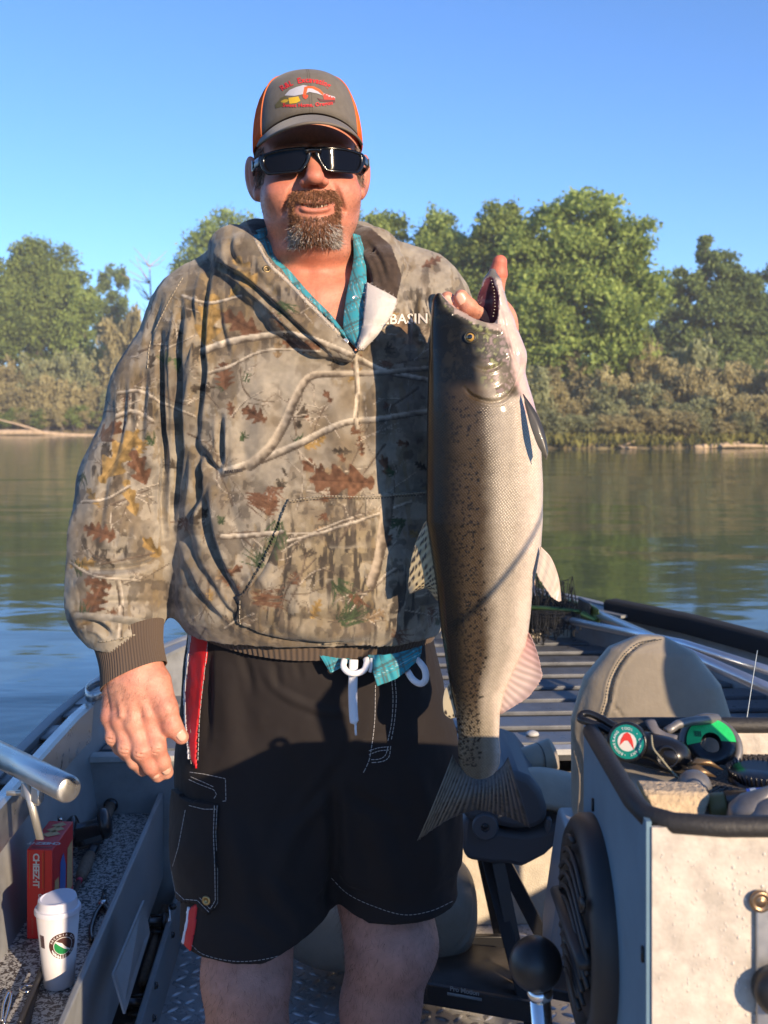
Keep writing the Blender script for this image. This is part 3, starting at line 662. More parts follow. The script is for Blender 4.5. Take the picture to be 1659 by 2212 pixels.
# angled divider plate hanging on the tray wall
dv = [PH_(310, 1945, TZ + .06), P(322, 2015, 2.17), P(268, 2190, 1.86), P(243, 2105, 1.90)]
e = nrm(np.cross(dv[1] - dv[0], dv[3] - dv[0])); mk('divider_plate', prism(dv, -e * .002, e * .002), HULL, boat, smooth=False)
lap('boat')
# ---------------------------------------------------------------- tube rod holder at the far left
tbt = thing('rod_holder', P(60, 1660, 2.0), 'round bare aluminium tube clamped across the left gunwale', 'rod holder')
ta_, tb_ = P(-90, 1585, 2.16), P(150, 1706, 1.84)
ax_ = nrm(tb_ - ta_); L_ = np.linalg.norm(tb_ - ta_)
mk('tube', lathe([(.0225, 0), (.0225, L_ - .006), (.0215, L_ - .002), (.019, L_), (.001, L_)], ta_, ax_, 28), ALU, tbt)
mk('bracket', join(obox(P(52, 1712, 1.97), BR, BF, (0, 0, 1), .030, .004, .004), obox(P(72, 1752, 1.93), (.25, 0, -1), BF, BR, .050, .004, .006)), mat('zinc_bracket', (.55, .52, .46), .4, metal=.7), tbt)
mk('saddle', obox(P(70, 1705, 1.95), ax_, BF, (0, 0, 1), .035, .02, .018), ALU, tbt, bevel=.006)
# ---------------------------------------------------------------- seats
VIN = mat('grey_vinyl', (.325, .28, .215), .46, var=.07, vscale=30, bump=.35, bscale=120, bdist=.0015, spec=.45)
VINS = mat('dark_seam', (.10, .095, .085), .7); PLAS = mat('grey_plastic', (.085, .09, .10), .5, bump=.3, bscale=600, bdist=.0006)  # darker tone for the vinyl's stitches and seams
BLKM = mat('black_powder_coat', (.012, .012, .013), .42, bump=.2, bscale=300, bdist=.0005)
seat = thing('boat_chair', (P(1400, 0, 2.1)[0], 2.1, 0), 'tall rounded grey vinyl seat back behind the console', 'chair')
SR = rotm('Z', -20)
def seatback(p):
    c = P(1408, 1640, 2.10); q = (p - c.astype(np.float32)) @ SR / .84
    zz = q[:, 2]; w = np.interp(zz, [-.36, -.28, -.12, .08, .18, .25, .282], [.120, .145, .180, .180, .150, .095, .03]); th_ = np.interp(zz, [-.36, -.1, .12, .25, .282], [.07, .085, .075, .045, .015])
    r = ((np.abs(q[:, 0]) / w) ** 2.6 + (np.abs(q[:, 1] + .02 * (zz > 0) * zz * 4) / th_) ** 2.6) ** (1 / 2.6); d = (r - 1) * np.minimum(w, th_)
    return .84 * np.maximum(d, np.maximum(zz - .283, -.36 - zz))
sbv, sbf = isosurf(seatback, P(1408, 1640, 2.10) - np.array((.26, .22, .38)), P(1408, 1640, 2.10) + np.array((.26, .22, .32)), .005, margin=2.5)
sbn = vnormals(sbv, sbf); SM = [(1423, 1381), (1380, 1392), (1345, 1425), (1322, 1470), (1313, 1515), (1303, 1548), (1296, 1580)]
sbv = crinkle(sbv, sbn, [(SM, 5, -.006), ([(1316, 1516), (1335, 1535), (1350, 1556)], 3, -.003), ([(1231, 1572), (1258, 1670), (1252, 1790)], 4, -.005), ([(1256, 1472), (1240, 1560), (1234, 1700)], 10, .003)]) 
mk('backrest', (sbv, sbf), VIN, seat); sbt = bvh((sbv, sbf))
for o_ in (-6, 6): stitch(sbt, curve2([(a + o_, b) for a, b in SM], 1), VINS, seat, 3, 3, .0010, .0012)
mk('pedestal', prism([P(1226, 1790, 2.06), P(1330, 1790, 2.06), P(1330, 2140, 2.06), P(1232, 2140, 2.06), P(1190, 2090, 2.06), P(1192, 2030, 2.06)], (0, 0, 0), (0, .12, 0)), mat('grey_gelcoat', (.30, .29, .29), .4), seat, bevel=.008)
mk('foot', obox(P(1225, 2125, 2.0), (1, .1, -.25), (0, 1, 0), (.25, 0, 1), .05, .05, .010), BLKM, seat, bevel=.004)
# middle seat: folded clamshell on a black swivel frame
seat2 = thing('boat_chair', (P(1110, 0, 2.3)[0], 2.3, 0), 'folded grey plastic clamshell seat on black crossed legs below the fish tail', 'chair')
Z4 = lambda L, d: [P(973.3 + x * .32, 1504.2 + y * .32, d) for x, y in L]
mk('seat_shell', prism(Z4([(80, 830), (150, 800), (320, 905), (500, 930), (640, 905), (800, 800), (800, 930), (640, 1080), (480, 1165), (400, 1140), (280, 1140), (110, 1110), (70, 1000)], 2.28), (0, 0, 0), (0, .30, .01)), PLAS, seat2, bevel=.014)
mk('back_shell', prism(Z4([(60, 700), (200, 560), (420, 500), (540, 550), (620, 650), (655, 760), (650, 860), (560, 900), (420, 905), (300, 880), (100, 840)], 2.265), (0, 0, 0), (0, .30, .01)), PLAS, seat2, bevel=.014)
mk('hinge_disc', lathe([(.027, 0), (.027, .008), (.024, .012), (.009, .012), (.008, .008), (.001, .008)], P(1048.5, 1784, 2.262), (-.1, -1, .05), 28), PLAS, seat2, auto=40)
mk('hinge_bolt', lathe([(.006, 0), (.006, .006), (.001, .0075)], P(1048.5, 1784, 2.253), (-.1, -1, .05), 12), BLKM, seat2)
mk('latch', prism(Z4([(650, 830), (685, 830), (685, 880), (655, 930), (640, 900)], 2.258), (0, 0, 0), (0, .02, 0)), PLAS, seat2, bevel=.003)
mk('cushion', ribbon([P(1120, 1672, 2.36), P(1170, 1668, 2.42), P(1240, 1682, 2.46)], [P(1150, 1745, 2.28), P(1200, 1752, 2.30), P(1260, 1765, 2.32)], 24, 14, .035, (0, -.3, .9)), VIN, seat2, solid=.02)
mk('rolled_cushion', tube(smoothline([P(1060, 1680, 2.44), P(1130, 1652, 2.46), P(1185, 1632, 2.48), P(1203, 1626, 2.48)], 14), [.035] * 9 + [.036, .036, .034, .026, .012], 20), VIN, seat2)
mk('roll_seam', tube([P(1162, 1642, 2.47) + .0365 * (np.array((0, 0, 1)) * math.sin(a) + nrm((.35, -.93, 0)) * math.cos(a)) for a in np.linspace(-1.2, 1.8, 14)], .0012, 5), VINS, seat2)
def bar(a, b, w, m, name='leg', t=.012, d=None): ez = nrm(b - a); ey = np.array((0, 1., 0)); ex = nrm(np.cross(ez, ey)); mk(name, obox((a + b) / 2, ex, np.cross(ez, ex), ez, w / 2, t, np.linalg.norm(b - a) / 2), m, seat2, bevel=.002)
bar(P(1052, 1850, 2.36), P(1150, 2225, 2.16), .026, BLKM); bar(P(1076, 1860, 2.30), P(1128, 2120, 2.26), .026, mat('dark_grey_coat', (.05, .055, .06), .45)); bar(P(1085, 1855, 2.42), P(1196, 2070, 2.50), .030, BLKM); bar(P(1040, 1850, 2.50), P(1092, 2090, 2.62), .022, BLKM)
mk('base_plate', box8([P(905, 2140, 2.20), P(1128, 2178, 2.16), P(1112, 2060, 2.44), P(930, 2040, 2.50), P(905, 2128, 2.20), P(1128, 2165, 2.16), P(1112, 2050, 2.44), P(930, 2032, 2.50)]), mat('rusty_black_plate', (.040, .032, .026), .55, var=.4, vscale=18), seat2)
mk('base_rail', obox((P(905, 2142, 2.19) + P(1130, 2182, 2.15)) / 2, P(1130, 2182, 2.15) - P(905, 2142, 2.19), (0, 1, 0), (0, 0, 1), .115, .006, .020), BLKM, seat2, bevel=.002); mk('base_rail', obox((P(930, 2030, 2.52) + P(1100, 2048, 2.48)) / 2, (1, 0, 0), (0, 1, 0), (0, 0, 1), .10, .008, .020), BLKM, seat2, bevel=.002)
def flat_text(s, size, o, ex, ey, m, parent, name='lettering', sp=1.0, bold=0.0):
    v, f = text_mesh(s, size, 0, sp, bold); ex, ey = nrm(ex), nrm(ey); mk(name, (np.asarray(o) + v[:, :1] * ex + v[:, 1:2] * ey, f), m, parent, smooth=False)
PRT = mat('pale_print', (.30, .33, .33), .6); lo_ = P(1003, 2142, 2.168); lx = P(1130, 2182, 2.15) - P(905, 2142, 2.19)
flat_text('Pro Motion', .013, lo_ + np.array((0, -.004, .003)), lx, (0, 0, 1), PRT, seat2, sp=.95, bold=.0004); mk('label_bar', obox(lo_ + np.array((.0, -.0035, -.008)), lx, (0, 1, 0), (0, 0, 1), .034, .0006, .0028), PRT, seat2)
seat3 = thing('boat_chair', (P(830, 0, 2.5)[0], 2.5, 0), 'low grey vinyl seat cushion behind the man\'s knees', 'chair')
def cushion3(p):
    q = p - P(815, 1955, 2.52).astype(np.float32); r = ((np.abs(q[:, 0]) / .225) ** 3 + (np.abs(q[:, 1]) / .16) ** 3 + (np.abs(q[:, 2]) / .115) ** 3) ** (1 / 3); return (r - 1) * .115
c3v, c3f = isosurf(cushion3, P(815, 1955, 2.52) - np.array((.26, .2, .15)), P(815, 1955, 2.52) + np.array((.26, .2, .15)), .006, margin=2.5)
c3v = crinkle(c3v, vnormals(c3v, c3f), [([(1010, 1860), (1026, 1940), (1015, 2010), (980, 2055)], 4, -.006), ([(985, 1985), (1005, 2000)], 3, -.003)])
mk('cushion', (c3v, c3f), VIN, seat3); mk('post', tube([P(815, 1990, 2.52), (P(815, 1990, 2.52)[0], 2.52, 0.0)], .03, 16), BLKM, seat3)
lap('seats')
# ---------------------------------------------------------------- landing net, poles
net = thing('landing_net', PH_(1230, 1340, .62), 'black mesh landing net with green yoke and silver handle on the bow', 'landing net')
SILV = mat('anodised_tube', (.55, .57, .60), .28, metal=.9, var=.06, vscale=30); GRNA = mat('green_anodised', (.11, .17, .045), .3, metal=.7); NETM = mat('net_cord', (.010, .011, .012), .8)
mk('handle', tube([P(1290, 1326, 3.70), P(1680, 1497, 2.72)], .0155, 18), SILV, net)
mk('yoke', join(obox(P(1272, 1316, 3.74), P(1290, 1326, 3.7) - P(1240, 1302, 3.86), (0, 1, 0), (0, 0, 1), .06, .03, .020), tube([P(1258, 1326, 3.74), P(1292, 1341, 3.68)], .013, 12)), GRNA, net, bevel=.005)
mk('yoke_grip', obox(P(1262, 1309, 3.76), P(1290, 1326, 3.7) - P(1240, 1302, 3.86), (0, 1, 0), (0, 0, 1), .034, .034, .022), BLKM, net, bevel=.005)
hp = [P(1255, 1322, 3.78), P(1200, 1316, 3.86), P(1130, 1312, 3.95), P(1040, 1312, 4.0), P(960, 1312, 4.1), P(930, 1300, 4.35), P(1000, 1290, 4.55), P(1120, 1285, 4.5), P(1220, 1296, 4.2), P(1262, 1310, 3.85)]
hoop = smoothline(hp, 60); mk('hoop', tube(hoop, .008, 8), GRNA, net)
def netmesh():
    parts = []; c = hoop.mean(0); rg_ = np.random.default_rng(1); nr, na_ = 17, 110; G = np.zeros((nr, na_, 3))
    for j in range(na_):
        a = hoop[int(j / na_ * 59)]
        for i in range(nr):
            t = i / (nr - 1) * .85; q = a + (c - a) * t; bag = .10 * math.sin(min(1, t * 1.4) * math.pi * .5); q = q + np.array((0, 0, .06 * math.sin(t * 9 + j) * (t > .1) - bag + .09 * (t > .1) * math.sin(j * .9) ** 2)) + rg_.normal(0, .006, 3); q[2] = max(q[2], DZ + .035); G[i, j] = q
    for i in range(nr):
        parts.append(tube(np.concatenate([G[i], G[i][:1]]), .0013, 4, cap=False))
    for j in range(na_): parts.append(tube(G[:, j], .0013, 4, cap=False))
    # loose folds of mesh hanging towards the camera
    for k in range(34):
        x0 = 1150 + k * 3.1; parts.append(tube(smoothline([P(x0, 1318, 3.80), P(x0 + 4 * math.sin(k), 1345, 3.76), P(x0 + 8 * math.sin(k * 2), 1368 + 8 * math.sin(k * 1.3), 3.74)], 8), .0013, 4, cap=False))
    for k in range(9): parts.append(tube(smoothline([P(1148, 1322 + k * 6, 3.78), P(1190, 1326 + k * 6 + 3 * math.sin(k), 3.76), P(1250 - k * 5, 1322 + k * 6, 3.78)], 10), .0013, 4, cap=False))
    return join(*parts)
o = mk('net_mesh', netmesh(), NETM, net); o['kind'] = 'stuff'
pole = thing('pole', P(1233, 1341, 3.75), 'thin silver pole lying beneath the landing net handle', 'pole'); mk('shaft', tube([P(1225, 1339, 3.77), P(1473, 1390, 3.2), P(1690, 1458, 2.86)], .0125, 16), SILV, pole); mk('tip', tube([P(1216, 1337, 3.79), P(1236, 1342, 3.74)], .014, 12), BLKM, pole)
lap('net')
# ================================================================ THE FISHERMAN
# ================================================================ THE FISHERMAN
man = thing('person', (P(668, VH, 1.74)[0], 1.74, 0.0), 'man in camouflage hoodie, grey cap and black shorts holding up a large salmon', 'person')
# ---------------------------------------------------------------- head
HC = P(668, 345, 1.61); HC[1] = 1.712; HC[0] = P(663, 345, 1.66)[0]; KZ = .835; HR = (rotm('Y', -2.5) @ rotm('Z', 7.0)).astype(np.float32)
def Hw(x, y, z): return HC + HR @ np.array((x, -y, z * KZ if z < 0 else z), np.float32)     # head axes: x to the picture's right, y out of the face, z up
def Hl(p):
    q = (p - HC.astype(np.float32)) @ HR; q = q * np.array((1, -1, 1), np.float32); q[:, 2] = np.where(q[:, 2] < 0, q[:, 2] / KZ, q[:, 2]); return q
def head_sdf(p):
    q = Hl(p); E = lambda c, r, R=None: sd_ell(q, c, r, R); m = q.copy(); m[:, 0] = np.abs(m[:, 0])
    d = E((0, -.018, .035), (.080, .100, .100))
    d = smin(d, E((0, .010, -.045), (.0770, .082, .090)), .02)
    d = smin(d, E((0, .022, -.095), (.0620, .070, .052)), .025)
    if p[:, 1].min() > HC[1] + .02: return ears(d, m)
    d = smin(d, sd_ell(m, (.041, .058, -.048), (.030, .029, .030)), .02)      # cheeks
    d = smin(d, E((0, .074, -.078), (.036, .030, .034)), .018)                 # muzzle
    d = smin(d, E((0, .080, -.122), (.029, .021, .024)), .018)                 # chin
    d = smin(d, E((0, .022, -.146), (.056, .056, .034)), .022)                 # soft under-chin
    d = smin(d, sd_cap(m, (.012, .088, .016), (.050, .070, .014), .012), .012) # brow
    d = smin(d, sd_cap(q, (0, .092, .006), (0, .114, -.030), .0075, .0125), .010)  # nose bridge
    d = smin(d, E((0, .1160, -.036), (.0130, .0128, .0115)), .006)
    d = smin(d, sd_ell(m, (.0130, .103, -.040), (.0085, .012, .0080)), .005)
    d = smax(d, -sd_ell(m, (.0075, .112, -.0495), (.0045, .006, .004)), .003)  # nostrils
    fold = np.minimum(sd_cap(m, (.0255, .096, -.036), (.036, .088, -.060), .0022), sd_cap(m, (.036, .088, -.060), (.043, .076, -.085), .0022))
    d = smax(d, -(fold - .0008), .007)
    # mouth: parted lips in a slight smile
    mz = -.0815 + 11.0 * q[:, 0] ** 2
    dm = np.sqrt((np.clip(np.abs(q[:, 0]) - .020, 0, 1)) ** 2 + (q[:, 2] - mz) ** 2)
    lip_l = np.sqrt(np.clip(np.abs(q[:, 0]) - .015, 0, 1) ** 2 * .45 + (q[:, 2] - mz + .0080) ** 2 + (q[:, 1] - (.1035 - 6 * q[:, 0] ** 2)) ** 2) - .0044
    lip_u = np.sqrt(np.clip(np.abs(q[:, 0]) - .015, 0, 1) ** 2 * .45 + (q[:, 2] - mz - .0050) ** 2 + (q[:, 1] - (.1035 - 6 * q[:, 0] ** 2)) ** 2) - .0042
    d = smin(d, lip_l, .004); d = smin(d, lip_u, .004)
    slit = np.maximum(np.sqrt((np.clip(np.abs(q[:, 0]) - .024, 0, 1)) ** 2 + (q[:, 2] - mz) ** 2) - .0034 * np.clip(1 - (q[:, 0] / .024) ** 2, 0.10, 1), .088 - q[:, 1])
    d = smax(d, -slit, .0015)
    # eye sockets behind the glasses
    d = smax(d, -sd_ell(m, (.031, .098, -.002), (.016, .014, .010)), .008); d = smin(d, sd_sph(m, (.031, .074, -.002), .0125), .002)
    return ears(d, m)
def ears(d, m):
    if m[:, 0].max() < .06: return d
    R = rotm('Z', 24) @ rotm('Y', 8); ear = sd_ell(m, (.0855, -.016, -.004), (.0085, .0225, .038), R)
    ear = smin(ear, sd_ell(m, (.080, -.004, -.033), (.006, .010, .013)), .008)
    ear = smax(ear, -sd_ell(m, (.0925, -.006, .002), (.0065, .0125, .0245), R), .004)
    ear = smin(ear, sd_ell(m, (.0885, -.010, -.002), (.003, .004, .017), R), .004)
    return smin(d, ear, .006)
NB0 = P(664, 610, 1.80)
def chest_sdf(p):
    d = sd_cap(p, HC + HR @ np.array((0, .03, -.08), np.float32), P(662, 640, 1.775), .0600, .070)
    d = smin(d, sd_ell(p, P(662, 780, 1.765), (.175, .140, .185)), .05)
    d = smin(d, sd_cap(p, P(640, 610, 1.79), P(450, 665, 1.79), .05, .055), .05); d = smin(d, sd_cap(p, P(690, 610, 1.79), P(880, 655, 1.79), .05, .055), .05)
    m1 = sd_cap(p, P(625, 545, 1.69), P(655, 640, 1.665), .008); m2 = sd_cap(p, P(712, 545, 1.69), P(680, 640, 1.665), .008)   # neck tendons
    d = smin(d, np.minimum(m1, m2), .02)
    c1 = sd_cap(p, P(672, 640, 1.655), P(560, 612, 1.69), .007); c2 = sd_cap(p, P(690, 640, 1.655), P(800, 610, 1.69), .007)
    d = smin(d, np.minimum(c1, c2), .02)
    d = smin(d, sd_loft(p, [P(0, v, 1.75)[2] for v in (780, 1000, 1300, 1420)], [P(668, 780, 1.75)[0]] * 4, [1.765] * 4, [.16, .165, .17, .15], [.13, .15, .15, .12], [.12, .12, .12, .12]), .06)
    cr = sd_cap(p, P(590, 553, 1.655), P(752, 548, 1.655), .003)
    return smax(d, -cr, .006)
def hand_l(p):
    """hanging hand, back of it to the camera"""
    d = sd_cap(p, P(262, 1250, 1.66), P(287, 1462, 1.605), .045, .034)
    d = sd_cap(p, P(262, 1250, 1.66), P(282, 1455, 1.612), .044, .032); d = smin(d, sd_cap(p, P(305, 1440, 1.612), P(296, 1475, 1.605), .031, .031), .02)
    pal = np.minimum(np.minimum(sd_cap(p, P(322, 1480, 1.605), P(322, 1548, 1.592), .0235, .0165), sd_cap(p, P(296, 1475, 1.600), P(290, 1556, 1.588), .024, .0165)),
                     np.minimum(sd_cap(p, P(270, 1478, 1.603), P(262, 1552, 1.593), .022, .0155), sd_cap(p, P(252, 1480, 1.610), P(240, 1546, 1.601), .019, .014)))
    d = smin(d, pal, .022)
    fing = [[(322, 1548, 1.592), (338, 1612, 1.578), (351, 1645, 1.584), (360, 1668, 1.596)], [(290, 1556, 1.588), (306, 1622, 1.574), (326, 1656, 1.582), (341, 1675, 1.596)],
            [(262, 1552, 1.593), (273, 1614, 1.580), (291, 1645, 1.588), (308, 1663, 1.602)], [(240, 1546, 1.601), (245, 1592, 1.592), (258, 1616, 1.600), (272, 1632, 1.612)]]
    rad = [(.0135, .0122, .0112, .0098), (.0138, .0125, .0112, .0098), (.0128, .0115, .0105, .0092), (.0115, .0102, .0092, .0082)]
    for f, r in zip(fing, rad):
        q = [P(*a) for a in f]
        if far(p, q, .035): d = np.minimum(d, .05); continue
        c = sd_chain(p, q, r, .004); c = smin(c, sd_sph(p, q[1], r[1] * 1.07), .006); c = smin(c, sd_sph(p, q[0] - np.array((0, .004, 0)), r[0] * 1.05), .012)
        for o in (-.006, .0, .006): c = smax(c, -sd_cap(p, q[1] + np.array((-.010, -r[1] * 1.04, o + .002)), q[1] + np.array((.010, -r[1] * 1.04, o - .002)), .0007), .0015)
        d = smin(d, c, .005)
    th = [P(*a) for a in ((338, 1478, 1.600), (360, 1530, 1.585), (372, 1568, 1.582), (392, 1592, 1.584))]
    d = smin(d, sd_chain(p, th, (.022, .0155, .0135, .0105), .006), .012)
    for a, b in (((300, 1490), (318, 1545)), ((282, 1490), (286, 1550)), ((262, 1492), (262, 1545))):
        d = smin(d, sd_cap(p, P(*a, 1.580), P(*b, 1.574), .002), .010)
    d = smin(d, sd_chain(p, [P(272, 1490, 1.580), P(276, 1515, 1.577), P(268, 1540, 1.578)], [.0015] * 3), .006)
    return d
def hand_r(p):
    """hand gripping the fish through its gill, fingertips showing in the mouth and behind the jaw"""
    d = sd_cap(p, P(1052, 830, 1.620), P(1062, 745, 1.590), .036, .032)
    d = smin(d, sd_ell(p, P(1068, 705, 1.570), (.034, .018, .042)), .02)
    for a in ([(1085, 690, 1.560), (1060, 684, 1.525), (1012, 662, 1.510), (996, 640, 1.508)], [(1080, 705, 1.560), (1048, 690, 1.525), (990, 668, 1.520), (966, 644, 1.518)],
              [(1080, 720, 1.565), (1050, 702, 1.535), (1000, 686, 1.530), (975, 672, 1.530)]):
        d = smin(d, sd_chain(p, [P(*q) for q in a], (.0125, .0120, .0112, .0092), .004), .004)
    d = smin(d, sd_chain(p, [P(*q) for q in ((1065, 690, 1.575), (1068, 630, 1.565), (1076, 592, 1.557), (1080, 566, 1.553))], (.017, .0135, .0125, .0100), .004), .008)
    return d
KNL, KNR = P(532, 2105, 1.665), P(845, 2040, 1.735)
def legs(p):
    d = sd_chain(p, [P(560, 1750, 1.72), KNL, P(535, 2260, 1.66), P(520, 2480, 1.69), P(512, 2720, 1.74)], [.085, .064, .060, .066, .045], .02)
    d = smin(d, sd_ell(p, KNL + np.array((.004, -.022, -.005)), (.040, .040, .045)), .03)
    d2 = sd_chain(p, [P(800, 1750, 1.78), KNR, P(822, 2170, 1.74), P(815, 2420, 1.78), P(812, 2600, 1.83)], [.088, .068, .060, .068, .045], .02)
    d2 = smin(d2, sd_ell(p, KNR + np.array((.016, -.022, .008)), (.044, .042, .045)), .03)
    for f in (P(512, 2720, 1.74), P(812, 2600, 1.83)):
        g = f.copy(); g[2] = .035; ft = smin(sd_cap(p, f, g + np.array((0, 0, .02)), .042, .045), sd_cap(p, g, g + np.array((-.02, -.16, 0)), .042, .032), .03)
        d = smin(d, ft, .03)
    return np.minimum(d, d2)
bodyp = []
hlo, hhi = HC + np.array((-.13, -.15, -.185)), HC + np.array((.13, .16, .16))
def head_neck(p):
    if p[:, 2].min() > HC[2] - .06: return head_sdf(p)
    if p[:, 2].max() < HC[2] - .19: return chest_sdf(p)
    return smin(head_sdf(p), chest_sdf(p), .018)
bodyp.append(isosurf(head_neck, HC + np.array((-.145, -.16, -.262)), HC + np.array((.145, .20, .15)), .0018))
zc = HC[2] - .262
def chest_low(p): return np.maximum(chest_sdf(p), p[:, 2] - (zc + .004))
bodyp.append(isosurf(chest_low, P(400, 1440, 1.55) - np.array((0, .1, 0)), P(930, 540, 1.98), .006))
bodyp.append(isosurf(hand_l, (P(190, 0, 1.6)[0], 1.53, P(0, 1700, 1.58)[2]), (P(430, 0, 1.6)[0], 1.73, P(0, 1210, 1.64)[2]), .0017))
bodyp.append(isosurf(hand_r, (P(940, 0, 1.5)[0], 1.44, P(0, 1040, 1.6)[2]), (P(1130, 0, 1.55)[0], 1.72, P(0, 540, 1.5)[2]), .0020))
bodyp.append(isosurf(legs, (P(400, 0, 1.7)[0], 1.40, -.01), (P(990, 0, 1.74)[0], 1.97, P(0, 1690, 1.72)[2]), .0045))
def skin_color(V):
    q = Hl(V.astype(np.float32)); u, v = proj(V); n1 = fnoise(V, 90, 1); n2 = fnoise(V, 300, 2); n3 = fnoise(V, 35, 3)
    c = np.tile(np.array((.54, .225, .145)), (len(V), 1)); red = np.array((.55, .135, .085))
    nose = np.exp(-((q - np.array((0, .112, -.033))) ** 2).sum(1) / .022 ** 2); c = mixc(c, red, nose * .75)
    chk = np.exp(-((np.abs(q[:, 0]) - .045) ** 2 + (q[:, 1] - .07) ** 2 + (q[:, 2] + .035) ** 2) / .028 ** 2); c = mixc(c, red, chk * .6)
    ear = sstep(.074, .084, np.abs(q[:, 0])) * (np.abs(q[:, 2] + .02) < .07) * (v < 470); c = mixc(c, (.52, .19, .13), ear * .8)
    nk = sstep(-.135, -.175, q[:, 2]) * (v < 820) * (u > 480) * (u < 900); c = mixc(c, (.55, .195, .115), nk * .8)
    hnd = (v > 1400) & (v < 1720) & (u < 430); c = np.where(hnd[:, None], mixc((.55, .265, .180), (.53, .20, .135), .35 + .5 * n3), c)
    hr = (u > 930) & (v < 760) & (V[:, 1] < 1.58); c = np.where(hr[:, None], np.array((.55, .24, .155)), c)
    tipn = hr & (v < 600); c = np.where(tipn[:, None], np.array((.58, .16, .10)), c)
    leg = v > 1750; c = np.where(leg[:, None], np.array((.42, .235, .19)) * (1 + .10 * n3[:, None]), c)
    # lips
    mz = -.0815 + 11.0 * q[:, 0] ** 2; lip = np.exp(-((q[:, 2] - mz + .008) / .0075) ** 2) * sstep(.036, .026, np.abs(q[:, 0])) * (q[:, 1] > .085); c = mixc(c, (.48, .165, .115), lip * .7)
    ins = (np.abs(q[:, 2] - mz) < .004) & (np.abs(q[:, 0]) < .03) & (q[:, 1] > .06) & (q[:, 1] < .097); c = np.where(ins[:, None], np.array((.10, .03, .025)), c)
    sh = beard(q) * .55; c = mixc(c, (.17, .10, .07), sh)
    pores = fnoise(V, 700, 4, 1); c = mixc(c, (.50, .15, .09), sstep(.25, .75, n3) * .35 * (v < 600)); return c * (1 + .09 * n1 + .08 * n2 + .06 * pores)[:, None]
def beard(q):
    """0..1 where the goatee grows (head axes)"""
    x, y, z = np.abs(q[:, 0]), q[:, 1], q[:, 2]; mz = -.0815 + 11.0 * q[:, 0] ** 2
    mous = sstep(-.0485, -.054, z) * sstep(mz + .0020, mz + .0045, z) * sstep(.038, .032, x + .25 * np.clip(z + .062, 0, 1))
    side = sstep(.0265, .031, x) * sstep(.0395, .035, x) * sstep(-.062, -.068, z) * sstep(-.150, -.140, z)
    chin = sstep(mz - .0165, mz - .021, z) * sstep(.0385, .033, x) * sstep(-.150, -.142, z)
    return np.clip(np.maximum(np.maximum(mous, side), chin), 0, 1) * (y > .04)
SKIN = mat('skin', (.5, .25, .17), .50, attr=True, sss=.10, bump=.55, bscale=520, bdist=.0012, spec=.45)
lap('body iso')
bv = np.concatenate([b[0] for b in bodyp]); off = 0; bf_ = []
for b in bodyp: bf_.append(b[1] + off); off += len(b[0])
bf_ = np.concatenate(bf_)
body = mk('body', (bv, bf_), SKIN, man, col=skin_color(bv))
HV, HF = bodyp[0]; HN = vnormals(HV, HF)
# finger nails
def nail(c, n, along, w, l):
    n = nrm(n); a = nrm(np.asarray(along) - n * np.dot(along, n)); s = np.cross(n, a); V = []; K = 7
    for i in range(K):
        for j in range(K):
            x = (j / (K - 1) * 2 - 1); y = (i / (K - 1) * 2 - 1); k = 1 - .12 * (y > .5) * x * x * 2
            V.append(np.asarray(c) + s * x * w * (1 - .18 * max(0, y) ** 2) + a * y * l * k - n * (x * x * w * .32))
    return V, [(i * K + j, i * K + j + 1, (i + 1) * K + j + 1, (i + 1) * K + j) for i in range(K - 1) for j in range(K - 1)]
NAIL = mat('fingernail', (.66, .40, .29), .28, spec=.5)
tl = bvh(bodyp[2]); tr = bvh(bodyp[3])
for tr_, u, v, al, w, l in ((tl, 393, 1590, (16, 22), .0068, .0075), (tl, 362, 1668, (8, 12), .0066, .0048), (tl, 338, 1679, (12, 8), .006, .0036), (tr, 996, 644, (-8, -14), .0068, .0080), (tr, 968, 649, (-10, -12), .0064, .0075)):
    h = hit(tr_, u, v, None, .0004)
    if h is None: continue
    loc, n, i_, t_ = tr_.find_nearest(Vector(h)); mk('fingernail', nail(h, np.array(n), (al[0], 0, -al[1]), w, l), NAIL, man, solid=.0006)
# ---------------------------------------------------------------- goatee, moustache and hair as short strands
def strands(pts, dirs, lens, r, rng):
    n = len(pts); V = []; d = dirs / np.linalg.norm(dirs, axis=1, keepdims=True); a = np.cross(d, rng.normal(0, 1, (n, 3))); a /= np.linalg.norm(a, axis=1, keepdims=True); b = np.cross(d, a)
    ring = [a, -.5 * a + .87 * b, -.5 * a - .87 * b]; bend = rng.normal(0, .25, (n, 3)); L = lens[:, None]
    for k, (t, w) in enumerate(((0, 1), (.55, .8))):
        V += [pts + d * L * t + bend * L * t * t + e * r * w for e in ring]
    V.append(pts + d * L + bend * L)
    V = np.stack(V, 1).reshape(-1, 3); i = np.arange(n)[:, None] * 7
    q = np.concatenate([np.concatenate([i + k, i + (k + 1) % 3, i + 3 + (k + 1) % 3, i + 3 + k], 1) for k in range(3)] + [np.concatenate([i + 3 + k, i + 3 + (k + 1) % 3, i + 6, i + 6], 1) for k in range(3)])
    return V, [tuple(x) if x[2] != x[3] else tuple(x[:3]) for x in q.tolist()]
rg = np.random.default_rng(2); ql = Hl(HV.astype(np.float32)); bw = beard(ql); cand = np.where(bw > .25)[0]; pick = rg.choice(cand, 5600, p=bw[cand] / bw[cand].sum())
pp = HV[pick] + rg.normal(0, .0006, (len(pick), 3)); pn = HN[pick]; qq = ql[pick]
side_ = np.sign(qq[:, 0])[:, None] * sstep(.0, .035, np.abs(qq[:, 0]))[:, None]
down = (HR @ np.array([[0.], [0.], [-1.]])).T; right_ = (HR @ np.array([[1.], [0.], [0.]])).T
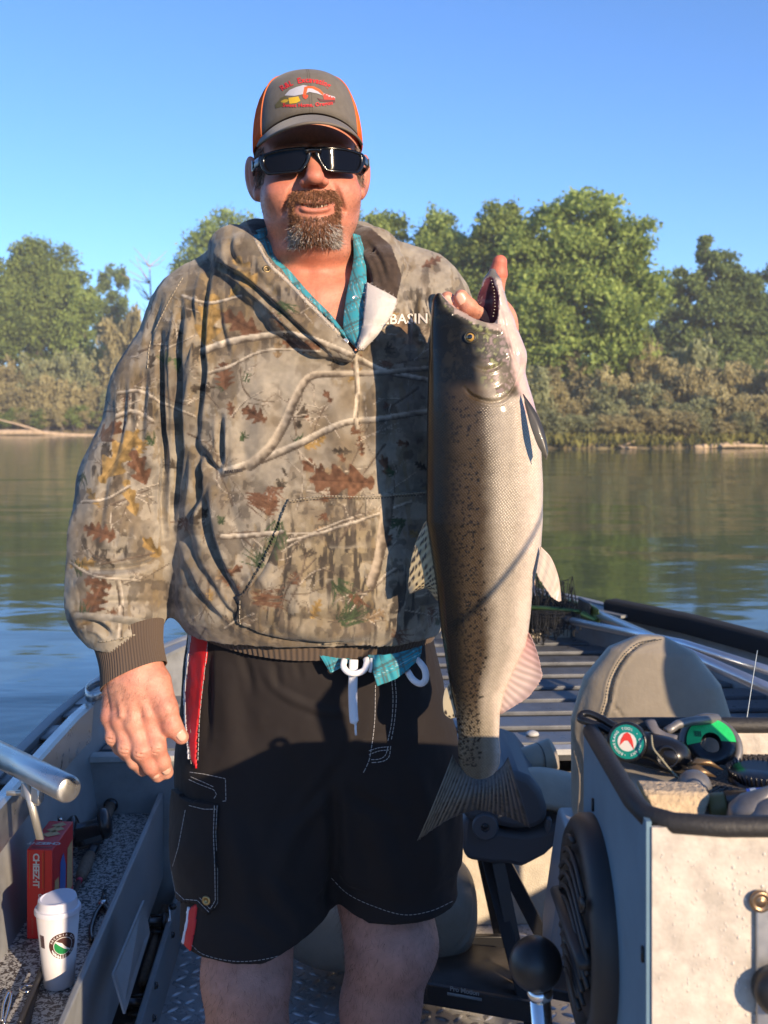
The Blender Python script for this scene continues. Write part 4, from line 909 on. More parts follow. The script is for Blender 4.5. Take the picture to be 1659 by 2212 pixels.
dd = pn * .55 + down * .8 + right_ * side_ * .35 + rg.normal(0, .22, pn.shape)
ln = np.where(qq[:, 2] > -.075, .0070, np.where(qq[:, 2] < -.11, .0085, .005)) * rg.uniform(.4, 1.4, len(pick))
gv, gf = strands(pp, dd, ln, .00042, rg)
grey = np.clip(sstep(-.098, -.130, qq[:, 2]) * (.18 + .62 * sstep(.008, .03, np.abs(qq[:, 0]))), 0, 1); gsel = rg.random(len(pick)) < grey
hc = np.where(gsel[:, None], np.array((.50, .46, .42)), np.array((.23, .105, .052))) * rg.uniform(.5, 1.5, (len(pick), 1))
HAIR = mat('hair_strands', (.2, .1, .05), .5, attr=True)
mk('goatee', (gv, gf), HAIR, man, col=np.repeat(hc, 7, 0), label='reddish brown goatee and moustache going grey at the chin')
sb = (np.abs(ql[:, 0]) > .066) & (ql[:, 2] > -.022) & (ql[:, 2] < .04) & (ql[:, 1] < .035) & (np.abs(ql[:, 0]) < .084); cand = np.where(sb)[0]; pick = rg.choice(cand, 2600)
sv, sf = strands(HV[pick], HN[pick] * .25 + down * .9 + rg.normal(0, .15, (2600, 3)), rg.uniform(.006, .011, 2600), .00038, rg)
mk('hair', (sv, sf), HAIR, man, col=np.repeat(np.where(rg.random(2600)[:, None] < .5, np.array((.30, .24, .20)), np.array((.10, .06, .04))), 7, 0))
sw = sstep(-.028, -.05, ql[:, 2]) * (ql[:, 1] > -.03) * (ql[:, 1] < .1) * sstep(-.19, -.16, ql[:, 2]) * (np.abs(ql[:, 0]) > .03) * (HN[:, 1] < .3); cand = np.where(sw > .1)[0]; pick = rg.choice(cand, 3800, p=sw[cand] / sw[cand].sum())
gv, gf = strands(HV[pick] + rg.normal(0, .0007, (3800, 3)), HN[pick] * .4 + down * .8 + rg.normal(0, .3, (3800, 3)), rg.uniform(.0006, .0016, 3800), .00020, rg); mk('stubble', (gv, gf), HAIR, man, col=np.tile(np.array((.17, .10, .07)), (3800 * 7, 1)))
lv_, lf_2 = bodyp[4]; ln_ = vnormals(lv_, lf_2); lu, lvv = proj(lv_); lc = np.where((lvv > 1900) & (lvv < 2240) & (ln_[:, 1] < .2))[0]; pick = rg.choice(lc, 2200)
gv, gf = strands(lv_[pick] + rg.normal(0, .002, (2200, 3)), ln_[pick] * .35 + np.array((0, 0, -.9)) + rg.normal(0, .35, (2200, 3)), rg.uniform(.006, .014, 2200), .00016, rg)
mk('leg_hair', (gv, gf), HAIR, man, col=np.tile(np.array((.10, .055, .035)), (2200 * 7, 1)))
hu, hvv = proj(bodyp[2][0]); hn2 = vnormals(*bodyp[2]); lc = np.where((hvv > 1455) & (hvv < 1560) & (hn2[:, 1] < -.3))[0]; pick = rg.choice(lc, 320)
gv, gf = strands(bodyp[2][0][pick], hn2[pick] * .25 + np.array((-.4, 0, -.8)) + rg.normal(0, .3, (320, 3)), rg.uniform(.004, .009, 320), .00014, rg); mk('arm_hair', (gv, gf), HAIR, man, col=np.tile(np.array((.22, .12, .07)), (320 * 7, 1)))
TEETH = mat('tooth_enamel', (.72, .64, .50), .25, spec=.5)
for i in range(-2, 3):
    x = i * .0074 + .001; w = .0036; c = Hw(x, .0965 - 8 * x * x, -.0796 + 9 * x * x); tv, tf = sphere((0, 0, 0), 1, 10, 8)
    tv = np.sign(tv) * np.abs(tv) ** .75; mk('tooth', (c + tv * np.array((w, .0025, .0056)), tf), TEETH, man)
# ---------------------------------------------------------------- cap
cap = mk('cap', ([Hw(0, -.02, .03)] * 3, [(0, 1, 2)]), None, man) if False else None
def cap_pt(phi, t, off=0.0):
    """phi = 0 at the front, t = 0 at the band, 1 at the crown"""
    c, s = math.cos(phi), math.sin(phi); fr = max(0, c)
    a = .0835 + off; b = (.110 if c > 0 else .112) + off
    zb = .038 + .029 * fr ** 1.5 - .012 * max(0, -c); H = .152 + off
    k = math.cos(t * math.pi / 2) ** (.60 if c < 0 else .60 - .10 * fr); z = zb + (H - zb) * math.sin(t * math.pi / 2) ** .9
    return Hw(s * a * k, -.006 + c * b * k - .012 * t, z)
def cap_surf(p0, p1, n=40, m=18, off=0.0, t0=0, t1=1):
    V = [cap_pt(p0 + (p1 - p0) * i / n, t0 + (t1 - t0) * j / m, off) for i in range(n + 1) for j in range(m + 1)]
    return V, [(i * (m + 1) + j, (i + 1) * (m + 1) + j, (i + 1) * (m + 1) + j + 1, i * (m + 1) + j + 1) for i in range(n) for j in range(m)]
CAPG = mat('cap_cotton', (.125, .108, .088), .9, var=.14, vscale=60, bump=.5, bscale=1400, bdist=.0006, sheen=.15)
ORM = mat('orange_mesh', (.85, .14, .012), .75, bump=.8, bscale=900, bdist=.001)
SEAM = mat('orange_piping', (.62, .15, .04), .7); BLK = mat('black_plastic', (.012, .012, .013), .35)
PF = 1.02
capo = mk('cap', cap_surf(-PF, PF), CAPG, man, label='grey trucker cap with orange mesh sides and embroidered front', solid=.0016)
mk('mesh_panel', cap_surf(PF, 2 * math.pi - PF, 64, 18), ORM, capo, solid=.0014)
# net holes of the mesh as fine ribs
ribs = [tube([cap_pt(PF + (2 * math.pi - 2 * PF) * i / 90, t, .001) for t in np.linspace(0.01, .97, 10)], .00045, 4) for i in range(91)]
mk('mesh_rib', join(*ribs), ORM, capo)
for s in (-1, 1): mk('seam', tube([cap_pt(s * PF, t, .0012) for t in np.linspace(0, .99, 16)], .0013, 6), SEAM, capo)
for s in (-1, 1): mk('seam', tube([cap_pt(s * .022, t, .0004) for t in np.linspace(0, .99, 16)], .0006, 5), mat('cap_stitch', (.09, .078, .062), .9), capo)
mk('button', lathe([(.007, 0), (.0065, .003), (.001, .0045)], Hw(0, -.018, .152), HR @ np.array((0, 0, 1.)), 14), CAPG, capo)
def brim_pt(s, t, off=0.0):
    """s across -1..1, t from the crown outwards"""
    phi = s * 1.12; b = cap_pt(phi, 0.0); l = Hl(np.asarray([b], np.float32))[0]; L = .074 * (1 - abs(s) ** 2.6) + .004
    return Hw(l[0] * (1 + .04 * t), l[1] + L * t, l[2] - .004 - L * t * .40 - .006 * abs(s) ** 2 * t + off)
bv_ = [brim_pt(-1 + 2 * i / 40, j / 10) for i in range(41) for j in range(11)]
mk('brim', (bv_, [(i * 11 + j, i * 11 + j + 1, (i + 1) * 11 + j + 1, (i + 1) * 11 + j) for i in range(40) for j in range(10)]), CAPG, capo, solid=.003)
mk('brim_edge', tube([brim_pt(-1 + 2 * i / 50, 1) for i in range(51)], .0020, 6), mat('brim_binding', (.16, .135, .11), .85), capo)
for t in (): mk('stitching', tube([brim_pt(-.97 + 1.94 * i / 50, t, .0022) for i in range(51)], .0005, 4), SEAM, capo)
# embroidery laid on the cap's front
ct = bvh(cap_surf(-PF, PF, 60, 30))
def on_cap(v2, u0, v0, s, lift=.0012, ang=0, arc=None):
    """flat design (x right, y up; units) onto the cap at picture point (u0, v0), s picture px per unit"""
    out = []; ca, sa = math.cos(ang), math.sin(ang)
    for x, y, *_ in v2:
        if arc: r = arc; th = x / r; x, y = (r + y) * math.sin(th), (r + y) * math.cos(th) - r
        x, y = x * ca - y * sa, x * sa + y * ca
        h = hit(ct, u0 + x * s, v0 - y * s, None, lift)
        out.append(h if h is not None else P(u0 + x * s, v0 - y * s, 1.60))
    return np.array(out)
EM = lambda n, c: mat('thread_' + n, c, .7, bump=.6, bscale=1500, bdist=.0005)
def fine(v, f, n=2):
    bm = bmesh.new(); vs_ = [bm.verts.new(p) for p in v]
    for q in f:
        try: bm.faces.new([vs_[i] for i in q])
        except Exception: pass
    bmesh.ops.triangulate(bm, faces=bm.faces[:]); bmesh.ops.subdivide_edges(bm, edges=bm.edges[:], cuts=n, use_grid_fill=True); bm.verts.index_update()
    r = np.array([tuple(x.co) for x in bm.verts]), [tuple(x.index for x in y.verts) for y in bm.faces]; bm.free(); return r
def cap_letters(s, size, u0, v0, arc, col, ang=-.04, bold=.006):
    v, f = text_mesh(s, size, 0, 1.06, bold); v, f = fine(v, f, 1); mk('lettering', (on_cap(v, u0, v0, 1, .0026, ang, arc), f), EM('red', col), capo, smooth=False)
cap_letters('R&L  Excavating', 16.5, 659, 173, 96, (.62, .02, .025), .06, .35)
cap_letters('Sweet Home, Oregon', 11.5, 665, 227, -600, (.62, .02, .025), .045, .22)
def shape(poly, col, nm): v, f = fine([(a, b, 0) for a, b in poly], [tuple(range(len(poly)))], 3); mk('embroidery', (on_cap(v, 0, 0, 1, .0014 + .0001 * len(nm), 0), f), EM(nm, col), capo, smooth=False)
Z1 = lambda pts: [(486.65 + x * .21335, -(123.87 + y * .21335)) for x, y in pts]
shape(Z1([(600, 385), (650, 330), (720, 300), (790, 280), (850, 292), (900, 305), (950, 330), (1000, 365), (1110, 400), (1115, 415), (985, 385), (930, 365), (850, 350), (800, 370), (700, 390)]), (.42, .42, .47), 'white')
shape(Z1([(640, 410), (740, 395), (760, 440), (720, 462), (650, 470)]), (.60, .38, .02), 'yellow')
shape(Z1([(500, 480), (540, 440), (560, 410), (610, 390), (640, 410), (650, 470), (600, 492), (510, 516)]), (.10, .085, .03), 'dark')
shape(Z1([(560, 445), (600, 425), (640, 425), (640, 452), (580, 462)]), (.45, .29, .02), 'gold')
shape(Z1([(785, 380), (800, 300), (840, 288), (900, 295), (960, 325), (1000, 370), (985, 385), (940, 345), (880, 315), (835, 312), (815, 385)]), (.55, .10, .025), 'orange')
shape(Z1([(780, 380), (840, 380), (835, 405), (815, 425), (790, 410)]), (.55, .06, .02), 'rust')
shape(Z1([(985, 370), (1030, 370), (1110, 410), (1112, 430), (1000, 430)]), (.42, .05, .03), 'brick')
shape(Z1([(930, 410), (980, 425), (1110, 432), (1112, 458), (960, 445)]), (.10, .03, .03), 'maroon')
# ---------------------------------------------------------------- sunglasses
def gl(x, z, o=0.0):
    y = .1085 + o - 3.9 * x * x - 160 * abs(x) ** 4.2; return Hw(x, y, z)
def rrect(x0, x1, z0, z1, sl=0, k=4, r=.006, top=0.0):
    pts = []
    for cx, cz, a0 in ((x1 - r, z1 - r, 0), (x0 + r, z1 - r, 90), (x0 + r, z0 + r, 180), (x1 - r, z0 + r, 270)):
        for i in range(k + 1):
            a = math.radians(a0 + 90 * i / k); x, z = cx + r * math.cos(a), cz + r * math.sin(a); pts.append((x, z))
    return pts
GLASS = mat('glossy_black_frame', (.005, .005, .006), .16, spec=.35, coat=.15); LENS = mat('dark_lens', (.004, .004, .006), .04, spec=.14)
def lens_pts(s, grow=0.0):
    o = [(.008, .0165), (.014, .0195), (.045, .0190), (.068, .0155), (.0735, .011), (.0725, -.004), (.066, -.0165), (.058, -.0195), (.028, -.0190), (.019, -.0155), (.0105, .002)]
    c = np.array(o).mean(0); o = [(c + (np.array(q) - c) * (1 + grow)) for q in o]; p = smoothline([(a, b, 0) for a, b in o + [o[0]]], 45)[:-1, :2]
    return [(s * a * .97, b * .88 - .004) for a, b in p]
def plate(outer, inner, y0, y1):
    """ring between two outlines, bent round the face, with thickness"""
    n = len(outer); V = [gl(*q, y1) for q in outer] + [gl(*q, y1 - .0008) for q in inner] + [gl(*q, y0) for q in outer] + [gl(*q, y0) for q in inner]; F = []
    for i in range(n):
        j = (i + 1) % n; F += [(i, j, n + j, n + i), (2 * n + i, 3 * n + i, 3 * n + j, 2 * n + j), (i, 2 * n + i, 2 * n + j, j), (n + i, n + j, 3 * n + j, 3 * n + i)]
    return V, F
sg = mk('sunglasses', plate(lens_pts(1, .17), lens_pts(1, -.06), 0, .0045), GLASS, man, label='glossy black wraparound sunglasses')
mk('rim', plate(lens_pts(-1, .17), lens_pts(-1, -.06), 0, .0045), GLASS, sg)
for s in (-1, 1):
    p = lens_pts(s, -.03); c = np.array(p).mean(0); V = [gl(*c, .0030)]; F = []
    for k in range(1, 7):
        V += [gl(*(c + (np.array(q) - c) * k / 6), .0030) for q in p]
    n = len(p); F = [(0, 1 + i, 1 + (i + 1) % n) for i in range(n)] + [(1 + (k - 1) * n + i, 1 + k * n + i, 1 + k * n + (i + 1) % n, 1 + (k - 1) * n + (i + 1) % n) for k in range(1, 6) for i in range(n)]
    mk('lens', (V, F), LENS, sg)
    tp = [gl(s * .074, .004, .001), Hw(s * .0835, .058, .004), Hw(s * .0865, .03, .004), Hw(s * .0855, -.005, .006), Hw(s * .083, -.03, -.006)]
    mk('temple', tube(smoothline(tp, 14), np.linspace(.0075, .0045, 14), 8, flat=.35, up=(1, 0, 0)), GLASS, sg)
    ec = Hw(s * .0870, .050, .005); mk('emblem', obox(ec, HR @ np.array((0, -1, 0.)), HR @ np.array((0, 0, 1.)), HR @ np.array((1, 0, 0.)), .0075, .006, .0012), mat('grey_metal_badge', (.32, .42, .45), .3, metal=.6), sg, bevel=.002)
mk('bridge', tube([gl(x, .008 - 12 * x * x + .004, .0022) for x in np.linspace(-.012, .012, 9)], [.0062, .0055, .005, .0046, .0045, .0046, .005, .0055, .0062], 10), GLASS, sg)

lap('head done')
# ---------------------------------------------------------------- hoodie
ZR = lambda v, d=1.75: P(0, v, d)[2]
XR = lambda u, d=1.75: P(u, 0, d)[0]
TR = [(470, 600, 730, .05, .06), (545, 560, 775, .07, .09), (575, 480, 850, .09, .10), (600, 420, 905, .11, .115), (640, 375, 945, .135, .13), (720, 355, 955, .155, .14), (850, 362, 950, .170, .14), (1000, 382, 950, .186, .14),
      (1150, 388, 955, .204, .14), (1215, 378, 960, .212, .145), (1265, 374, 962, .211, .145), (1310, 384, 958, .202, .14), (1345, 405, 948, .188, .13)]
tz = [ZR(t[0]) for t in TR]; tcx = [XR((t[1] + t[2]) / 2) for t in TR]; ta = [(XR(t[2]) - XR(t[1])) / 2 for t in TR]; tbf = [t[3] + .012 * min(1, max(0, (t[0] - 640) / 200)) for t in TR]; tbb = [t[4] for t in TR]
AL = [P(428, 705, 1.765), P(362, 850, 1.745), P(300, 1050, 1.715), P(268, 1180, 1.69), P(250, 1290, 1.665), P(272, 1372, 1.64)]
ALR = [.078, .082, .085, .086, .072, .052]
AR = [P(900, 690, 1.765), P(975, 850, 1.73), P(1030, 990, 1.68), P(1045, 880, 1.62), P(1055, 790, 1.585)]
ARR = [.086, .078, .072, .062, .048]
NECK = [(P(u, v, 1.60)[0], P(u, v, 1.60)[2]) for u, v in ((505, 430), (560, 522), (604, 592), (655, 652), (712, 708), (768, 757), (792, 742), (800, 640), (805, 560), (830, 430))]
LAP = [P(503, 542, 1.735), P(520, 572, 1.69), P(572, 625, 1.645), P(628, 682, 1.615), P(690, 732, 1.597), P(752, 768, 1.588)]
HF_ = [([(455, 560), (440, 640), (432, 740), (436, 800), (424, 880), (420, 950)], 9, -.013), ([(420, 950), (428, 1040), (410, 1120)], 9, -.012), ([(345, 720), (352, 850), (358, 960), (352, 1080), (356, 1180)], 7, -.012), ([(388, 650), (386, 780), (392, 900), (384, 1040), (372, 1140)], 7, -.011),
       ([(318, 800), (306, 920), (304, 1040)], 7, -.004), ([(470, 640), (476, 700), (494, 770)], 7, -.005), ([(415, 655), (418, 720), (405, 790)], 7, -.006), ([(370, 700), (372, 850), (374, 1000)], 16, .009), ([(405, 700), (410, 840), (404, 960)], 14, .009), ([(330, 780), (330, 900), (332, 1060)], 14, .006),
       ([(425, 960), (450, 1000), (476, 1030)], 10, -.010), ([(440, 1060), (448, 1150), (480, 1240), (530, 1330)], 11, -.012), ([(398, 1130), (420, 1210), (470, 1290), (520, 1350)], 10, -.010), ([(455, 1040), (480, 1140), (500, 1230)], 18, .010), ([(405, 1180), (450, 1270), (500, 1330)], 14, .009),
       ([(155, 1222), (230, 1230), (310, 1222), (345, 1205)], 7, -.007), ([(158, 1262), (230, 1250), (320, 1245)], 14, .008), ([(165, 1318), (230, 1300), (340, 1300)], 8, -.006), ([(175, 1345), (215, 1352), (240, 1375)], 8, -.010), ([(240, 1340), (290, 1330), (335, 1325)], 14, .006),
       ([(476, 900), (478, 960), (474, 1010)], 7, -.010), ([(500, 880), (500, 960), (510, 1030)], 16, .006), ([(560, 800), (570, 900), (560, 1000)], 22, .004), ([(640, 860), (650, 950), (640, 1040)], 24, .004), ([(720, 830), (735, 950), (730, 1050)], 22, .004), ([(820, 780), (812, 880), (830, 1000)], 20, .006), ([(780, 800), (785, 900), (795, 1010)], 14, -.004),
       ([(560, 1320), (640, 1352), (740, 1362), (840, 1350)], 16, .008), ([(540, 1362), (640, 1385), (760, 1388)], 8, -.005), ([(610, 1130), (575, 1220), (530, 1285)], 8, -.006), ([(650, 1200), (640, 1290), (650, 1350)], 18, .005), ([(740, 1120), (750, 1240), (735, 1340)], 20, .005), ([(840, 1150), (850, 1260), (830, 1340)], 18, .005),
       ([(455, 560), (520, 600), (590, 660), (650, 715), (708, 768)], 6, -.012), ([(500, 500), (495, 540), (520, 590)], 8, -.006), ([(470, 545), (500, 575), (540, 600)], 10, .006), ([(540, 560), (570, 610), (620, 650)], 8, -.004), ([(870, 600), (900, 680), (890, 760)], 12, -.007), ([(905, 640), (925, 720), (920, 800)], 14, .006), ([(790, 520), (820, 560), (836, 610)], 6, -.005), ([(775, 530), (800, 570), (812, 615)], 7, .004),
       ([(350, 640), (330, 700), (318, 760)], 8, -.005), ([(270, 820), (262, 920), (240, 1020)], 8, -.005), ([(235, 1000), (222, 1080), (210, 1150)], 9, -.004), ([(280, 1120), (270, 1180), (250, 1210)], 9, -.005), ([(300, 1130), (320, 1180), (340, 1200)], 9, -.006), ([(200, 1180), (240, 1195), (290, 1190)], 9, -.004)]
def hoodie_sdf(p):
    d = sd_loft(p, tz, tcx, [1.765] * len(tz), ta, tbf, tbb, 2.7)
    d = smin(d, sd_cap(p, P(560, 590, 1.775), P(452, 662, 1.775), .07, .076), .05); d = smin(d, sd_cap(p, P(770, 590, 1.775), P(895, 655, 1.775), .07, .085), .05)
    d = add(d, p, AL, ALR, .030, .03); d = add(d, p, AR, ARR, .030, .02)
    if p[:, 2].max() < ZR(800): return d
    nk = np.maximum(poly_sd(np.stack([p[:, 0], p[:, 2]], 1), NECK), p[:, 1] - 1.76)
    d = smax(d, -nk, .006)
    d = smax(d, -sd_cap(p, P(662, 640, 1.775), P(664, 420, 1.80), .082, .095), .01)
    d = add(d, p, LAP, [.040, .042, .038, .034, .026, .012], .003, .01)
    d = smin(d, sd_chain(p, [P(505, 550, 1.77), P(560, 535, 1.84), P(668, 530, 1.875), P(775, 545, 1.84), P(820, 570, 1.78)], [.040, .045, .05, .045, .042], .02), .008)
    d = smin(d, sd_chain(p, [P(782, 528, 1.765), P(808, 548, 1.735), P(830, 590, 1.690), P(836, 618, 1.668)], [.030, .036, .034, .022], .015), .003)
    d = smax(d, -sd_chain(p, [P(806, 545, 1.680), P(826, 590, 1.660)], [.003, .003]), .006)
    return d
HH = .0038
hv, hf = isosurf(hoodie_sdf, (P(140, 0, 1.63)[0], 1.50, ZR(1350) - .012), (P(1120, 0, 1.66)[0], 1.96, ZR(455)), HH, margin=1.9)
hv, hf = refine(hv, hf); hn = vnormals(hv, hf); lap('hoodie iso'); hv = crinkle(hv, hn, HF_); hv = hv + hn * (.0022 * fnoise(hv, 14, 9, 3) + .0008 * fnoise(hv, 60, 10, 2))[:, None]; hn = vnormals(hv, hf)
# camouflage print drawn as flat shapes, then read off at every point of the cloth
CW, CH = 1020, 1010; CU0, CV0 = 130, 460
yy, xx = np.mgrid[0:CH, 0:CW].astype(float); xx += CU0; yy += CV0
def img_noise(sx, sy, seed, oct, q):
    h_, w_ = CH // q + 2, CW // q + 2; Y, X = np.mgrid[0:h_, 0:w_] * q * .01; n = fnoise(np.stack([X.ravel() * sx, Y.ravel() * sy, np.zeros(X.size)], 1), 1.0, seed, oct).reshape(h_, w_)
    if q == 1: return n[:CH, :CW]
    iy, ix = np.arange(CH) / q, np.arange(CW) / q; a, b = iy.astype(int), ix.astype(int); s, t = (iy - a)[:, None], (ix - b)[None]
    return (n[a][:, b] * (1 - s) + n[a + 1][:, b] * s) * (1 - t) + (n[a][:, b + 1] * (1 - s) + n[a + 1][:, b + 1] * s) * t
n_a = img_noise(.9, .9, 61, 3, 6); n_b = img_noise(3, 3, 62, 3, 4); n_c = img_noise(13, 2.6, 63, 3, 2); n_d = img_noise(12, 12, 64, 2, 2)
CAMO = np.ones((CH, CW, 3)) * np.array((.285, .246, .188))
def blend(mask, c):
    global CAMO
    m = np.clip(mask, 0, 1)[..., None]; CAMO = CAMO * (1 - m) + np.asarray(c) * m
blend(sstep(.0, .55, n_a) * .75, (.150, .110, .066)); blend(sstep(.2, .7, -n_a) * .6, (.33, .29, .225)); blend(sstep(.15, .55, n_b) * .5, (.11, .083, .055))
def zone(cx, cy, rx, ry): return sstep(1.15, .6, np.sqrt(((xx - cx) / rx) ** 2 + ((yy - cy) / ry) ** 2) + .25 * n_b)
for cx, cy, rx, ry, c, a in ((560, 690, 150, 70, (.155, .115, .070), .7), (430, 680, 80, 110, (.24, .165, .075), .75), (385, 900, 60, 170, (.15, .13, .10), .7), (330, 1000, 45, 130, (.15, .125, .095), .6), (880, 740, 70, 80, (.17, .12, .075), .6),
                             (720, 1230, 110, 170, (.25, .195, .11), .8), (640, 1180, 70, 120, (.26, .205, .13), .5), (450, 1150, 60, 150, (.14, .115, .085), .6), (700, 1330, 200, 60, (.22, .18, .12), .5), (900, 1000, 70, 200, (.17, .14, .11), .6), (640, 580, 90, 60, (.20, .15, .09), .6), (500, 560, 60, 60, (.20, .165, .12), .5)):
    blend(zone(cx, cy, rx, ry) * a, c)
def bark(cx, cy, rx, ry, c=(.045, .037, .030), a=.95): blend(zone(cx, cy, rx, ry) * sstep(-.05, .25, n_c) * a, c)
for q in ((745, 1200, 75, 170), (600, 1240, 70, 150), (250, 1000, 70, 60), (230, 1180, 70, 50), (300, 860, 60, 60), (420, 720, 50, 80), (520, 600, 60, 50), (640, 640, 60, 40), (800, 1330, 90, 40), (860, 1290, 60, 70), (560, 1330, 110, 55), (905, 680, 60, 60)): bark(*q)
open_ = zone(640, 880, 130, 150) + zone(560, 980, 80, 60) + zone(690, 930, 170, 110); busy = np.clip(1 - open_, 0, 1)
n_e = img_noise(3.2, 3.2, 65, 4, 2); n_f = img_noise(7, 2.2, 66, 3, 2); n_g = img_noise(1.6, 1.6, 67, 2, 4)
blend(busy * sstep(.22, .27, n_e) * sstep(-.2, .3, n_g) * .55, (.150, .112, .075)); blend(busy * sstep(.22, .27, -n_e) * sstep(.3, -.2, n_g) * .5, (.37, .325, .25)); blend(busy * sstep(.40, .44, n_f) * sstep(.0, .35, n_g) * .7, (.075, .060, .048)); blend(busy * sstep(.42, .47, -n_f) * .5, (.20, .145, .075)); blend(busy * sstep(.58, .62, n_e) * .6, (.065, .052, .040))
def seg(ax, ay, bx, by, w0, w1):
    x0, x1 = int(max(0, min(ax, bx) - CU0 - 20)), int(min(CW, max(ax, bx) - CU0 + 20)); y0, y1 = int(max(0, min(ay, by) - CV0 - 20)), int(min(CH, max(ay, by) - CV0 + 20))
    if x1 <= x0 or y1 <= y0: return None
    X, Y = xx[y0:y1, x0:x1], yy[y0:y1, x0:x1]; ex, ey = bx - ax, by - ay; t = np.clip(((X - ax) * ex + (Y - ay) * ey) / (ex * ex + ey * ey + 1e-9), 0, 1)
    dx, dy = X - ax - t * ex, Y - ay - t * ey; w = w0 + (w1 - w0) * t; dd_ = np.sqrt(dx * dx + dy * dy); s = dx * ey - dy * ex; L = math.hypot(ex, ey) + 1e-9
    return (slice(y0, y1), slice(x0, x1)), dd_, w, s / L * (1 if ex > 0 else -1)
def branch(pts, w0, w1, light=(.52, .45, .35), dark=(.075, .056, .040)):
    p = smoothline([(a, b, 0) for a, b in pts], 26)[:, :2]; n = len(p)
    for i in range(n - 1):
        r_ = seg(*p[i], *p[i + 1], w0 + (w1 - w0) * i / n, w0 + (w1 - w0) * (i + 1) / n)
        if r_ is None: continue
        sl_, dd_, w, s = r_; m = np.clip((w - dd_) / 1.2 + .5, 0, 1)[..., None]; sh = np.clip(s / (w + .6) * .75 + .5 + .25 * n_d[sl_], 0, 1)[..., None]
        CAMO[sl_] = CAMO[sl_] * (1 - m) + m * (np.asarray(dark) * (1 - sh) + np.asarray(light) * sh)
def leaf(cx, cy, l, ang, c, lob=5, wd=.38, vein=True):
    x0, x1 = int(max(0, cx - l - CU0)), int(min(CW, cx + l - CU0)); y0, y1 = int(max(0, cy - l - CV0)), int(min(CH, cy + l - CV0))
    if x1 <= x0 or y1 <= y0: return
    sl_ = (slice(y0, y1), slice(x0, x1)); X, Y = xx[sl_] - cx, yy[sl_] - cy; a, b = X * math.cos(ang) + Y * math.sin(ang), -X * math.sin(ang) + Y * math.cos(ang); t = a / l
    w = l * wd * np.sqrt(np.clip(1 - t * t * 1.2, 0, 1)) * (1 + .45 * np.cos(t * math.pi * lob + 1.2 * np.abs(b) / l * 6)) ; m = np.clip((w - np.abs(b)) / 1.3, 0, 1) * (np.abs(t) < .92)
    sh = 1 + .35 * n_d[sl_] + .18 * np.sign(b); m = m[..., None]; CAMO[sl_] = CAMO[sl_] * (1 - m) + m * np.asarray(c) * sh[..., None]
    if vein: v_ = (np.clip(1.3 - np.abs(b), 0, 1) * (np.abs(t) < .8))[..., None] * .6; CAMO[sl_] = CAMO[sl_] * (1 - v_) + v_ * np.asarray(c) * .5
def needles(cx, cy, l, ang, c, n=16, sp=1.0):
    r_ = random.Random(int(cx * 7 + cy));
    for i in range(n):
        a = ang + r_.uniform(-sp, sp); k = r_.uniform(.5, 1) * l; ox, oy = r_.uniform(-.25, .25) * l, r_.uniform(-.25, .25) * l
        s_ = seg(cx + ox, cy + oy, cx + ox + math.cos(a) * k, cy + oy + math.sin(a) * k, 1.5, .6)
        if s_ is None: continue
        sl_, dd_, w, _ = s_; m = np.clip(w - dd_ + .5, 0, 1)[..., None]; CAMO[sl_] = CAMO[sl_] * (1 - m) + m * np.asarray(c) * r_.uniform(.6, 1.3)
BRN, GLD, GRN, DRK = (.120, .060, .034), (.25, .16, .058), (.045, .066, .030), (.060, .046, .033)
rc = random.Random(3)
for i in range(110):       # background leaves and twigs
    leaf(rc.uniform(150, 1100), rc.uniform(560, 1380), rc.uniform(14, 34), rc.uniform(0, 3.1), rc.choice((BRN, BRN, DRK, GLD, (.20, .14, .08))), rc.choice((2, 4, 5)), rc.uniform(.25, .45)) if i % 3 else needles(rc.uniform(150, 1100), rc.uniform(560, 1380), rc.uniform(16, 30), rc.uniform(0, 6), rc.choice((GRN, BRN, DRK)))
def twig(x, y, ang, l, w, dep=2):
    e = (x + math.cos(ang) * l, y + math.sin(ang) * l); m = ((x + e[0]) / 2 + rc.uniform(-.1, .1) * l, (y + e[1]) / 2 + rc.uniform(-.1, .1) * l); branch([(x, y), m, e], w, w * .5, rc.choice(((.50, .43, .33), (.16, .12, .085))), (.07, .05, .036))
    if dep:
        for k in range(2): t = rc.uniform(.3, .9); twig(x + (e[0] - x) * t, y + (e[1] - y) * t, ang + rc.choice((-1, 1)) * rc.uniform(.4, .9), l * .5, w * .55, dep - 1)
for x, y, a, l, w in [(rc.uniform(180, 930), rc.uniform(640, 1360), rc.uniform(0, 6.28), rc.uniform(50, 130), rc.uniform(1.2, 2.6)) for _ in range(44)] + list(((540, 860, 4.4, 70, 2), (560, 990, 5.4, 150, 3), (640, 940, 4.5, 80, 2), (700, 880, 2.0, 60, 2.2), (720, 1060, 5.2, 170, 2.2), (830, 960, 2.2, 120, 2.4), (500, 900, 5.6, 90, 2.2), (470, 1160, .0, 120, 4), (240, 1090, 5.9, 90, 3), (200, 1240, .3, 80, 3), (280, 980, 5.0, 110, 2.4), (260, 860, 5.6, 90, 2.4),
                      (600, 1330, 5.3, 150, 3), (760, 1120, 2.7, 170, 3), (850, 1230, 2.4, 130, 4), (300, 760, 5.7, 80, 3), (350, 850, .4, 70, 3), (660, 1200, 1.9, 130, 2), (900, 840, 2.6, 90, 2.5), (420, 640, 1.2, 70, 2), (560, 620, .7, 100, 2.5))): twig(x, y, a, l, w)
